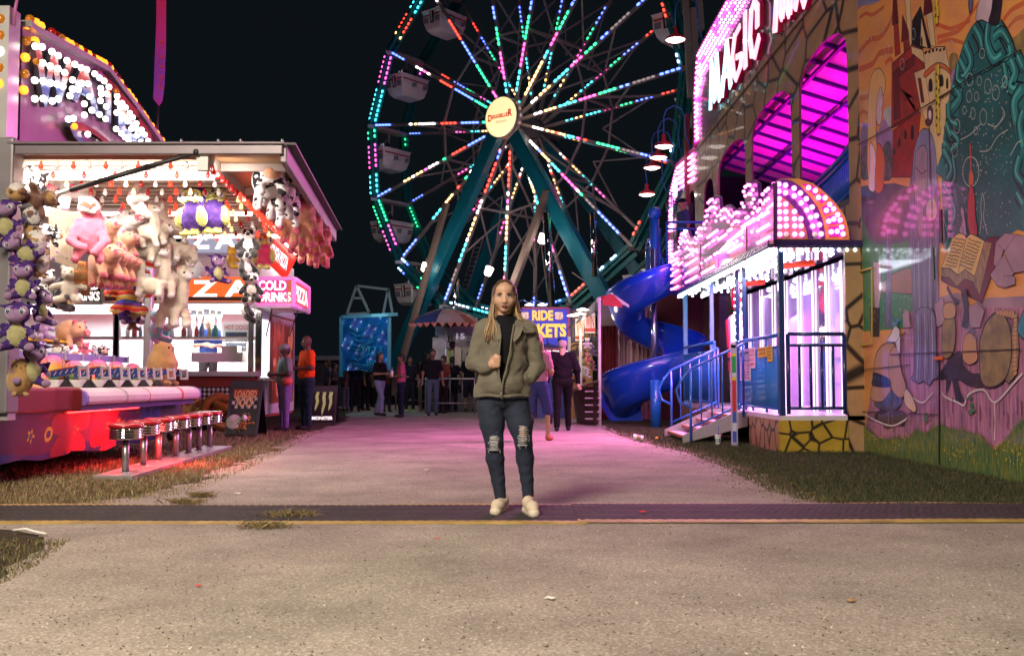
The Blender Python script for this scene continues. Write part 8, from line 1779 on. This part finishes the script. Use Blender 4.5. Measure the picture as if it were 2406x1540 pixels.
def figure(loc, yaw, lab, top, pants, hair=(.012, .01, .01), skin='mid', h=1.75, arms='down', sleeve='short', legs='stand', res=.02, cap=None, long_hair=False, shorts=False, build_=1.0, shoe=(.03, .03, .035), grp=None, head_yaw=0):
 t = thing('person', lab, 'person', (0, 0, 0), grp); s = 1.0; b = build_
 A_ = {'down': (((-.25 * b, .02, 1.15), (-.27 * b, -.04, .90)), ((.25 * b, .02, 1.15), (.27 * b, -.04, .90))), 'hold': (((-.25 * b, -.02, 1.15), (-.10, -.26, 1.16)), ((.25 * b, -.02, 1.15), (.10, -.28, 1.14))),
    'one': (((-.25 * b, .0, 1.15), (-.12, -.25, 1.12)), ((.25 * b, .02, 1.15), (.27 * b, -.02, .90))), 'reach': (((-.25 * b, -.02, 1.16), (-.14, -.30, 1.20)), ((.26 * b, -.06, 1.18), (.22, -.34, 1.10))), 'up': (((-.26 * b, -.05, 1.20), (-.16, -.22, 1.34)), ((.25 * b, .02, 1.15), (.27 * b, -.04, .90)))}[arms]
 st_ = .16 if legs == 'walk' else .0; kn = ((-.10, -.02 - st_ * .8, .50), (.10, st_ * .4, .50)); an = ((-.11, -st_ * .9, .09), (.11, st_ * 1.3, .10))
 hy=R(head_yaw); hd=Vector((math.sin(hy),-math.cos(hy),0)); hc=Vector((0,-.01,1.635)); hx=Vector((hd.y,-hd.x,0))
 P_=[E(hc+Vector((0,0,.015)),(.074,.090,.105),(0,0,hy)),E(hc+hd*.025+Vector((0,0,-.055)),(.055,.06,.06),(0,0,hy)),K(hc+Vector((0,.015,-.06)),(0,.02,1.44),.05,.062),E(hc+hd*.098+Vector((0,0,-.012)),(.013,.016,.018)),E(hc+hd*.085+Vector((0,0,-.045)),(.022,.01,.007),(0,0,hy))]
 for sx in (-1,1): P_ += [E(hc+hx*.074*sx+Vector((0,.01,-.01)),(.012,.02,.03))]
 P_ += [K((0,.01,1.38),(0,.01,1.0),.08*b,.08*b)]
 for k in (0,1):
  sh = Vector(((-.17, .17)[k] * b, 0, 1.41)); el, wr = Vector(A_[k][0]), Vector(A_[k][1]); P_ += [K(sh, el, .050 * b, .040 * b), K(el, wr, .040 * b, .026)] + hand(wr, wr - el, 1., .7 if arms != 'down' else .4, (1, -1)[k] if arms == 'down' else (-1, 1)[k])
  P_ += [K((( -.09,.09)[k],0,.92),kn[k],.072*b,.048),K(kn[k],an[k],.046,.034),K(an[k],(an[k][0],an[k][1] - .06,.05),.035,.03)]
 body = sculpt('body', P_, SK[skin], res, .03, t)
 S_=[K((-.13*b,0,1.40),(.13*b,0,1.40),.078,.078),E((0,0,1.25),(.185*b,.125*b,.20)),E((0,-.01*b,1.05),(.175*b,.135*b,.17))]
 for k in (0,1):
  sh=Vector(((-.17,.17)[k]*b,0,1.41)); el,wr=Vector(A_[k][0]),Vector(A_[k][1])
  S_ += [K(sh, sh.lerp(el, .72 if sleeve == 'short' else 1), .066 * b, .060 * b)]
  if sleeve == 'long': S_ += [K(el, wr, .056 * b, .042)]
 sculpt('shirt', S_, cl(top), min(res, .018), .05, t, wob=.004, wf=26)
 T_=[E((0,0,.93),(.168*b,.125*b,.12))]
 for k in (0,1):
  hp=((-.09,.09)[k]*b,0,.90); T_ += [K(hp,kn[k],.098*b,.068 if not shorts else .085)]
  if not shorts: T_ += [K(kn[k],(an[k][0],an[k][1],.11),.064,.058)]
 sculpt('shorts' if shorts else 'trousers', T_, cl(pants), min(res, .018), .04, t, wob=.004, wf=30)
 for k in (0, 1): sculpt('shoe', [E((an[k][0], an[k][1] - .06, .045), (.046, .125, .042)), E((an[k][0], an[k][1] + .01, .07), (.042, .05, .045))], cl(shoe), .014, .02, t)
 mh = mat('hair_%d' % int(hair[0] * 1000), hair, .6, bump=.5, bs=80); H_ = [E(hc - hd * .018 + Vector((0, 0, .035)), (.084, .095, .100), (0, 0, hy)), E(hc - hd * .05 + Vector((0, 0, -.01)), (.078, .06, .085), (0, 0, hy))]
 if long_hair: H_ += [K(hc - hd*.06,hc - hd*.08+Vector((0,0,-.28)),.075,.05),K(hc+hx*.07 - hd*.02,hc+hx*.09+Vector((0,0,-.24)),.035,.025),K(hc - hx*.07 - hd*.02,hc - hx*.09+Vector((0,0,-.24)),.035,.025)]
 if hair[0] >= 0: sculpt('hair', H_, mh, .014, .02, t, wob=.003, wf=60)
 if cap is not None:
  c2 = sculpt('cap', [E(hc + Vector((0, .005, .06)), (.092, .105, .075), (0, 0, hy)), E(hc + hd * .13 + Vector((0, 0, .045)), (.07, .075, .012), (.12, 0, hy))], cl(cap), .010, .015, t)
 for sx in (-1,1):
  q = MB(); e_ = hc + hd * .082 + hx * .03 * sx + Vector((0, 0, .012)); q.ball(e_, .0125, 8); q.ball(e_ + hd * .007, .007, 6, 1); q.build('eye', [m_eyew, m_eye], t)
 k=h/1.75; t.scale=(k,k,k); t.rotation_euler.z=R(yaw); t.location=loc; return t
WY=7.1
def W(x,y,d=0.): return at(1027.95+.389*x,634.4+.389*y,WY+d)
wo = thing('person', 'woman in olive jacket, black top and ripped jeans standing on the mat facing the camera', 'person', (W(400, 1400).x, WY, .03))
P_=[E(W(405,143,.02),(.078,.098,.092)),E(W(405,192,-.008),(.0635,.078,.073)),E(W(405,238,-.040),(.030,.032,.022)),K(W(405,145,-.070),W(405,172,-.081),.010,.009),K(W(405,172,-.081),W(405,189,-.090),.0085,.0105),E(W(397,192,-.080),(.007,.010,.006)),E(W(413,192,-.080),(.007,.010,.006)),
   E(W(370,186,-.030),(.030,.040,.034)),E(W(440,186,-.030),(.030,.040,.034)),E(W(405,115,-.045),(.056,.036,.035)),E(W(341,178,.03),(.012,.022,.03)),E(W(469,178,.03),(.012,.022,.03)),
   K(W(405,235,.035),W(405,310,.04),.050,.058),K(W(330,350,.05),W(480,350,.05),.08),K(W(405,380,.05),W(395,700,.05),.08,.08)]
sh1,el1,wr1,ha1=W(272,358,.03),W(218,556,.03),W(308,578,-.10),W(345,560,-.125)
sh2,el2,wr2=W(552,358,.03),W(602,585,.06),W(560,648,-.01)
P_ += [K(sh1,el1,.05,.042),K(el1,wr1,.042,.030),K(wr1,W(338,566,-.12),.029,.034),E(W(340,552,-.118),(.030,.026,.040)),K(sh2,el2,.05,.042),K(el2,wr2,.042,.03),K(W(330,800,.04),W(342,1040,.01),.06,.04),K(W(470,800,.04),W(518,1020,.0),.06,.04),K(W(345,1060,.02),W(382,1360,.035),.035,.028),K(W(522,1060,.01),W(551,1360,.03),.035,.028)]
for i,(yy_,l) in enumerate(((524,.030),(541,.034),(558,.033),(574,.028))):
 a=W(352,yy_,-.135); b_=W(372 - i*2,yy_+4,-.160); c_=W(345 - i,yy_+9,-.172); P_ += [K(a,b_,.0105,.0100),K(b_,c_,.0100,.0092)]
P_ += [K(W(336,530,-.13),W(352,517,-.155),.012,.011),K(W(352,517,-.155),W(368,524,-.165),.011,.009)]
P_ += hand(wr2,W(470,690,.06) - wr2,.9,.3,-1)
sculpt('body', P_, [SK['fair']], .0045, .016, wo)
q = MB(); q.tube([W(384, 220, -.0695), W(394, 217, -.0785), W(401, 214.5, -.0825), W(405, 216, -.083), W(409, 214.5, -.0825), W(416, 217, -.0785), W(426, 220, -.0695)], [.0012, .003, .0038, .0036, .0038, .003, .0012], 8); q.tube([W(386, 221, -.070), W(396, 224, -.0785), W(405, 226, -.081), W(414, 224, -.0785), W(424, 221, -.070)], [.001, .004, .005, .004, .001], 8); q.build('lips', mat('lips_plum', (.16, .045, .05), .4), wo)
m_brow = mat('brow_brown', (.05, .025, .015), .8); m_lash = mat('lash_dark', (.02, .01, .01), .7)
for sx in (-1,1):
 e_ = W(405 + 27 * sx, 160, -.0635); q = MB(); q.ball(e_, (.019, .0125, .0092), 14, 0); q.ball(e_ + Vector((0, -.0065, 0)), (.0085, .0065, .0085), 10, 1); q.ball(e_ + Vector((0, -.0115, .001)), (.004, .0025, .004), 8, 2); q.build('eye', [mat('eye_soft', (.5, .46, .44), .3), mat('iris_brown', (.05, .03, .02), .2), m_eye], wo)
 q = MB(); q.tube([e_ + Vector((-.020 * sx, -.004, -.001)), e_ + Vector((-.009 * sx, -.012, .0085)), e_ + Vector((.006 * sx, -.012, .010)), e_ + Vector((.022 * sx, -.002, .004))], [.0018, .004, .0044, .0024], 5); q.build('eyelash', m_lash, wo)
 q = MB(); q.tube([e_ + Vector((-.018 * sx, -.012, .019)), e_ + Vector((.002 * sx, -.013, .0235)), e_ + Vector((.016 * sx, -.008, .0225)), e_ + Vector((.028 * sx, .004, .014))], [.0048, .0052, .004, .0015], 6, flat=.6); q.build('eyebrow', m_brow, wo)
m_top = cl((.006, .006, .009), 'cloth_black_top')
sculpt('top', [K(W(405, 298, .04), W(405, 315, .04), .062, .070), K(W(310, 350, .04), W(500, 350, .04), .072), E(W(405, 430, .02), (.155, .125, .14)), E(W(400, 560, .02), (.152, .122, .17)), E(W(400, 690, .02), (.165, .130, .14))], m_top, .007, .05, wo, wob=.002)
m_jk = mat('jacket_olive', (.138, .124, .094), .85, bump=.5, bs=20, bdist=.016, var=.15, vs=14, sheen=.2); m_lin = mat('jacket_lining', (.10, .085, .06), .9)
J=[K(W(284,354,.035),W(540,354,.035),.058),K(W(345,322,.045),W(470,322,.045),.052),E(W(402,430,.02),(.180,.138,.16)),E(W(398,560,.02),(.172,.143,.18)),E(W(392,680,.02),(.178,.148,.15)),K(W(282,735,.03),W(500,735,.03),.080),K(W(310,350,.04),W(505,350,.04),.075)]
J += [K(sh1,el1,.062,.055),K(el1,W(292,582,-.085),.055,.045),K(W(285,585,-.075),W(302,580,-.098),.047,.044),K(sh2,el2,.062,.055),K(el2,wr2,.055,.048)]
jk = sculpt('jacket', J, [m_jk], .0065, .024, wo, wob=.0034, wf=31)
me = jk.data; n = len(me.polygons); ctr = np.empty(n * 3); me.polygons.foreach_get('center', ctr); ctr = ctr.reshape(-1, 3); nor = np.empty(n * 3); me.polygons.foreach_get('normal', nor); nor = nor.reshape(-1, 3)
zk=[W(400,v).z for v in (820,775,700,690,640,600,500,400,330,285,200)]; xl=[W(v,500).x for v in (388,388,388,386,373,372,374,383,372,340,330)]; xr=[W(v,500).x for v in (392,394,391,394,404,416,438,450,462,490,500)]
Lx=np.interp(ctr[:,2],zk,xl); Rx=np.interp(ctr[:,2],zk,xr)
cut=((ctr[:,0] > Lx) & (ctr[:,0] < Rx) & (ctr[:,1] < WY+.03)) | ((ctr[:,2] < W(0,768).z))
import bmesh
bm = bmesh.new(); bm.from_mesh(me); bm.faces.ensure_lookup_table(); bmesh.ops.delete(bm, geom=[bm.faces[i] for i in np.nonzero(cut)[0]], context='FACES'); bm.to_mesh(me); bm.free()
md = jk.modifiers.new('solid', 'SOLIDIFY'); md.thickness = .006; md.offset = -1
q=MB()   # front edges,hem,cuffs
for xs in (xl,xr):
 q.tube([Vector((xs[i],WY - (.145 if 0 < i < 7 else .12 if i < 8 else .085),zk[i])) for i in range(1,9)],[.007]*8,6)
q.build('placket', m_jk, wo)
q = MB(); q.tube([W(390 + 164 * math.cos(k * math.pi / 18), 758 + 4 * math.sin(k * .9), .02 - .155 * math.sin(k * math.pi / 18)) for k in range(-18, 19) if not 8.2 < k < 9.3], .011, 6); q.build('hem', m_jk, wo)
q=MB(); q.tube([W(262+k*11,575+17*math.sin(k*1.1),-.05 - .03*k) for k in range(0)],.01,6) if False else None
cq=MB()   # big lapel flap on her left shoulder and small collar on her right
def flap(pts,th=.008): cq.prism([W(*p) for p in pts],(0,-th,0))
flap([(470,300,-.045),(520,318,-.04),(588,358,-.035),(585,378,-.045),(525,380,-.075),(515,358,-.082),(500,395,-.11),(462,440,-.125),(452,400,-.11),(462,340,-.08)])
flap([(345,300,-.045),(372,330,-.085),(385,395,-.115),(365,430,-.12),(330,360,-.08),(310,322,-.045)])
cq.build('collar', m_jk, wo, bevel=.003)
for (x,y,d) in ((520,345,-.09),(428,515,-.128),(400,700,-.142),(545,628,-.10)):
 q = MB(); q.lathe([(.005, 0), (.004, .003), (0, .003)], W(x, y, d), (0, -1, 0), 8); q.build('stud', m_dark, wo)
q = MB(); q.tube([W(525, 612, -.098), W(535, 640, -.105), W(541, 672, -.10)], .004, 5); q.build('pocket_edge', m_lin, wo)
q = MB(); q.tube([W(385, 735, -.15), W(384, 765, -.15)], .004, 5); q.build('zip', m_steel, wo)
def denim():
 m = mat('denim', (.014, .021, .046), .85, bump=.4, bs=180, var=.25, vs=9); return m
JN=[E(W(393,778,.03),(.182,.130,.085)),K(W(318,820,.02),W(330,930,.01),.100,.088),K(W(330,930,.01),W(343,1040,-.01),.088,.064),K(W(343,1040,-.01),W(347,1135,.015),.064,.064),K(W(347,1135,.015),W(366,1260,.03),.064,.048),K(W(366,1260,.03),W(380,1368,.03),.048,.041),
   K(W(474,820,.02),W(500,930,0),.100,.088),K(W(500,930,0),W(520,1040,-.02),.088,.062),K(W(520,1040,-.02),W(528,1135,.01),.062,.062),K(W(528,1135,.01),W(540,1260,.02),.062,.046),K(W(540,1260,.02),W(548,1374,.02),.046,.040)]
sculpt('jeans', JN, denim(), .0065, .016, wo, wob=.0016, wf=42)
mth = mat('thread_white', (.40, .40, .42), .9)
for (x0,x1,y0_,y1,cx_,d0) in ((303,383,1000,1088,343,-.082),(478,556,940,1062,516,-.102)):
 q=MB(); n_=11; random.seed(x0)
 q.grid(lambda u, v: W(x0 + 8 + (x1 - x0 - 16) * u, y0_ + (y1 - y0_) * (.06 + .66 * v), d0 + .005 + .045 * (2 * u - 1) ** 2 + (.012 * v if x0 < 400 else 0) - .010 * (1 - v)), 8, 8); q.build('knee_skin', SK['fair'], wo)
 q=MB()
 for k in range(n_):
  yy_=y0_+(y1 - y0_)*(k+.5)/n_; a,b_=x0+random.uniform(0,16),x1 - random.uniform(0,16); q.tube([W(a+(b_ - a)*j/6,yy_+random.uniform(-3,3),d0 - .004+.045*(2*((a+(b_ - a)*j/6) - x0)/(x1 - x0) - 1) ** 2) for j in range(7)],random.choice((.0022,.0035,.0045)),4)
 for k in range(12): x_,y_=random.uniform(x0,x1),random.uniform(y0_,y1); q.tube([W(x_,y_,d0+.01 - .014),W(x_+random.uniform(-8,8),y_+random.uniform(6,22),d0 - .006)],.0018,4)
 q.build('frayed_threads', mth, wo)
m_shoe = mat('canvas_cream', (.62, .52, .40), .8, bump=.3, bs=160); m_sole = mat('sole_cream', (.66, .58, .46), .5)
for (x,y,dx,yb) in ((376,1405,-.028,-.02),(562,1422,.022,-.12)):
 c_=W(x,y,yb); gz=.052; c_.z=gz; fw=Vector((dx,-.095,0)); mk=lambda u,z: c_+fw*u+Vector((0,0,z))
 s_ = sculpt('shoe', [K(mk(-.85, .034), mk(.55, .022), .040, .042), K(mk(.55, .022), mk(1.0, .010), .042, .032), E(mk(-.75, .055), (.037, .04, .034))], m_shoe, .006, .02, wo)
 sculpt('sole', [K(mk(-.9, -.012), mk(1.02, -.012), .041, .040)], m_sole, .007, .01, s_).scale = (1, 1, 1)
 q = MB(); a_ = W(x + (6 if x < 400 else -10), 1385, .03 if x < 400 else .0); q.tube([a_, mk(-.55, .05)], [.036, .037], 12); q.build('ankle', SK['fair'], wo)
hm = [mat('hair_blonde', (.38, .25, .13), .45, spec=.6), mat('hair_honey', (.20, .12, .06), .45, spec=.6), mat('hair_root', (.075, .042, .022), .5)]
sculpt('hair', [E(W(405, 134, .030), (.083, .100, .085), m=2), E(W(405, 136, .055), (.084, .090, .088), m=2), E(W(405, 160, .085), (.088, .06, .13), m=1), K(W(352, 150, .035), W(338, 290, .04), .024, .032, m=1), K(W(462, 150, .035), W(482, 270, .045), .022, .032, m=1), K(W(338, 290, .03), W(318, 400, -.03), .034, .020, m=1), K(W(405, 200, .1), W(405, 330, .1), .085, .06, m=1)], hm, .007, .02, wo, wob=.0025, wf=55)
random.seed(21); q=MB()
for k in range(150):
 left=k < 92; u=random.random(); m_=random.choice((0,0,1,1,2)); o=random.uniform(-1,1); r_=random.uniform(.0028,.0052)
 if left:
  e_=random.random(); pts=[W(402 - 8*u,66+10*u,.0+.05*u),W(372 - 12*u,84+22*u,-.028+.06*u),W(350 - 12*u+2*o,128+12*u,-.018+.06*u),W(343 - 14*u+3*o,190,.0+.05*u),W(335 - 20*u+4*o,255,-.01+.05*u),W(322 - 26*u+26*e_,320+10*o,-.075+.05*u),W(300 - 18*u+62*e_,375+20*o,-.105+.05*u),W(292 - 12*u+72*e_+5*o,400+40*random.random(),-.118+.05*u)]
 else:
  pts=[W(408+8*u,66+10*u,.0+.05*u),W(440+12*u,86+20*u,-.028+.06*u),W(462+12*u+2*o,130+10*u,-.016+.06*u),W(470+14*u+3*o,200,.0+.05*u),W(476+18*u+4*o,258,-.012+.05*u),W(495+22*u+5*o,296+4*o,-.03+.04*u),W(528+16*u+10*o,312 - 6*u+4*o,-.02+.04*u)]
 q.tube(pts,[r_*.8]+[r_]*(len(pts) - 2)+[r_*.3],5,m_)
for k in range(100):   # strands combed back over the crown
 a=-1.3+2.6*k/99+random.uniform(-.03,.03); sx=math.sin(a); cx_=math.cos(a)
 q.tube([W(405+58*sx,112 - 20*cx_,-.066*cx_ ** .5+.018),W(405+62*sx,90+18*abs(sx) - 14*cx_,-.03),W(405+66*sx,78+38*abs(sx) - 16*cx_,.02),W(405+66*sx,96+34*abs(sx) - 8*cx_,.09)],[.0022,.0036,.0036,.003],5,random.choice((1,2,2,0)))
q.build('hair_locks', hm, wo)
f = figure(onz(720, 1010), 62 + 180 + 20 - 180 - 140, 'tall bald man in bright orange T-shirt and dark jeans by the food stand', (.62, .07, .01), (.012, .03, .04), (-1, 0, 0), 'dark', 1.80, 'hold', res=.011, build_=1.12, head_yaw=0)
f = figure(onz(668, 1012), -60, 'woman in pale green cap and grey green top ordering at the stand', (.16, .22, .19), (.16, .12, .28), (.015, .012, .012), 'dark', 1.62, 'hold', res=.011, cap=(.20, .28, .24), build_=1.22, head_yaw=0)
q = MB(); c_ = onz(668, 1012) + Vector((.10, -.16, .98)); q.ball(c_ + Vector((.0, -.1, -.05)), (.11, .05, .085), 10); q.tube([c_, c_ + Vector((.02, .0, .25)), c_ + Vector((-.05, .08, .46))], .008, 5); tag(q.build('shoulder_bag', mat('bag_coral', (.6, .08, .06), .5)), 'coral red bag on a strap worn by the woman in the cap', 'bag')
f = figure(onz(1322, 1012), 178, 'older man in dark sweater, dark trousers and blue cap walking away by the ticket booth', (.005, .004, .007), (.005, .0045, .006), (.3, .28, .27), 'fair', 1.76, 'down', 'long', 'walk', .012, cap=(.01, .05, .25), build_=1.08)
f = figure(onz(1264, 1036), 150, 'person in pink patterned top and blue shorts half hidden behind the woman', (.36, .15, .25), (.03, .035, .14), (.2, .12, .08), 'tan', 1.66, 'one', 'short', 'walk', .013, shorts=True, shoe=(.35, .12, .06), long_hair=True)
f = figure(Vector((4.22, 24.4, 3.56)), -75, 'man in blue shirt and dark cap standing on the upper balcony looking down', (.05, .06, .16), (.03, .03, .05), (.25, .22, .2), 'tan', 1.86, 'down', res=.014, cap=(.01, .01, .02), head_yaw=0)
f = figure(Vector((at(486, 800, 19.4).x, 19.5, .50)), 20, 'pale balding worker in blue shirt inside the pizza stand', (.04, .08, .32), (.05, .05, .06), (-1, 0, 0), 'fair', 1.72, 'hold', res=.016)
f = figure(Vector((at(1063, 800, 31).x, 30.9, .55)), 120, 'ride operator in dark shirt and cap behind the panels under the umbrella', (.012, .012, .02), (.01, .01, .015), (.01, .01, .01), 'dark', 1.6, 'reach', res=.02, cap=(.01, .01, .015))
CR = [(1300 + 265 * .4545, 1640, 185, 'navy T-shirt standing with his back turned, left in the crowd', (.015, .022, .06), (.012, .012, .02), 'tan', 1.76, 'down', {}),
   (1300 + 480 * .4545, 1655, 60, 'black top and pale blue jeans in side view, brightest jeans in the crowd', (.008, .008, .01), (.26, .26, .46), 'tan', 1.70, 'hold', dict(long_hair=True)),
   (1300 + 670 * .4545, 1662, -75, 'red and white striped top and dark jeans holding a white cup', (.40, .08, .16), (.012, .015, .04), 'mid', 1.62, 'hold', {}),
   (1300 + 745 * .4545, 1640, 5, 'black shirt and neon edged trousers facing the camera beside the striped top', (.012, .012, .02), (.012, .014, .02), 'mid', 1.66, 'one', dict(shoe=(.3, .6, .15))),
   (1300 + 945 * .4545, 1655, 8, 'black shirt and grey blue jeans facing the camera, centre of the crowd', (.008, .008, .012), (.06, .09, .13), 'mid', 1.78, 'down', {}),
   (1300 + 1040 * .4545, 1645, -40, 'rust red top and dark shorts right of the grey blue jeans', (.20, .04, .03), (.03, .015, .015), 'mid', 1.66, 'one', {}),
   (1300 + 1120 * .4545, 1640, 170, 'black clothes bending slightly, back to the camera', (.01, .01, .014), (.01, .01, .014), 'dark', 1.66, 'hold', {}),
   (1300 + 1185 * .4545, 1635, 160, 'dark top and whitish trousers near the woman', (.014, .012, .02), (.35, .35, .40), 'tan', 1.60, 'down', {}),
   (1300 + 1270 * .4545, 1640, 185, 'black T-shirt and dark shorts closest to the woman in the crowd', (.008, .008, .012), (.02, .018, .03), 'mid', 1.8, 'down', dict(shorts=True)),
   (1300 + 350 * .4545, 1635, 150, 'teal grey top half hidden behind the navy T-shirt', (.03, .07, .08), (.02, .02, .03), 'tan', 1.66, 'down', dict(long_hair=True)),
   (1300 + 180 * .4545, 1635, 20, 'white trousered child left of the navy T-shirt', (.10, .09, .12), (.22, .22, .3), 'tan', 1.36, 'one', {}),
   (1300 + 80 * .4545, 1630, 80, 'plaid dark top just right of the drink board', (.06, .05, .08), (.02, .02, .03), 'tan', 1.5, 'hold', {}),
   (1300 + 20 * .4545, 1628, -60, 'long haired girl in lilac top behind the drink board', (.22, .18, .34), (.03, .03, .05), 'fair', 1.62, 'down', dict(long_hair=True, hair=(.06, .03, .02))),
   (1300 + 130 * .4545, 1612, 120, 'dark dressed adult at the back near the banner', (.03, .02, .03), (.01, .01, .015), 'mid', 1.72, 'down', {}),
   (1300 + 410 * .4545, 1622, 100, 'tall dark silhouette behind the black top and pale jeans', (.01, .01, .015), (.01, .01, .015), 'dark', 1.84, 'down', {}),
   (1300 + 540 * .4545, 1640, 30, 'brown top standing behind the pair with the cup', (.08, .03, .02), (.02, .02, .03), 'mid', 1.55, 'reach', {}),
   (1300 + 890 * .4545, 1630, 60, 'black hooded figure behind the centre of the crowd', (.01, .008, .012), (.01, .01, .01), 'dark', 1.82, 'down', {}),
   (1300 + 1070 * .4545, 1622, 200, 'dark figure at the back between two taller people', (.02, .02, .03), (.015, .015, .02), 'dark', 1.7, 'up', {}),
   (1300 + 235 * .4545, 1618, 170, 'charcoal hooded top at the back beside the navy T-shirt', (.012, .012, .016), (.012, .012, .016), 'mid', 1.78, 'down', {}),
   (1300 + 445 * .4545, 1612, 200, 'dark green top far behind the pale blue jeans', (.015, .03, .02), (.01, .01, .015), 'dark', 1.70, 'up', {}),
   (1300 + 1000 * .4545, 1616, 30, 'dark brown jacket between the grey blue jeans and the rust top', (.03, .016, .01), (.01, .01, .012), 'mid', 1.74, 'down', dict(long_hair=True)),
   (1300 + 1240 * .4545, 1618, 150, 'charcoal jacket deep in the crowd just left of the woman', (.018, .018, .022), (.01, .01, .012), 'tan', 1.70, 'one', {}),
   (1300 + 830 * .4545, 1614, 190, 'wine coloured top far back under the umbrella', (.06, .01, .02), (.01, .01, .015), 'mid', 1.64, 'down', dict(long_hair=True)),
   (1300 - 20 * .4545, 1612, 0, 'small child in dark coat at the left end of the crowd', (.03, .03, .06), (.02, .02, .03), 'tan', 1.2, 'down', {})]
for i,(fx,fy,yaw,lab,tp_,pn_,sk2,h_,arm,kw) in enumerate(CR):
 hr = kw.pop('hair', (.012, .01, .01)); figure(onz(fx * .5874, fy * .5874 + 4), yaw, lab, tp_, pn_, hr, sk2, h_, arm, res=.022, grp='people queueing under the wheel', legs='walk' if i % 3 == 1 else 'stand', **kw)
c_ = onz((1300 + 640 * .4545) * .5874, 1662 * .5874 + 4) + Vector((-.12, -.30, 1.12)); q = MB(); q.lathe([(.0, -.08), (.032, -.08), (.042, .07), (0, .08)], c_, n=10); q.tube([c_ + Vector((0, 0, .07)), c_ + Vector((.01, 0, .16))], .006, 5); tag(q.build('drink_cup', m_paper), 'white drink cup with pink straw held by the striped top', 'cup')
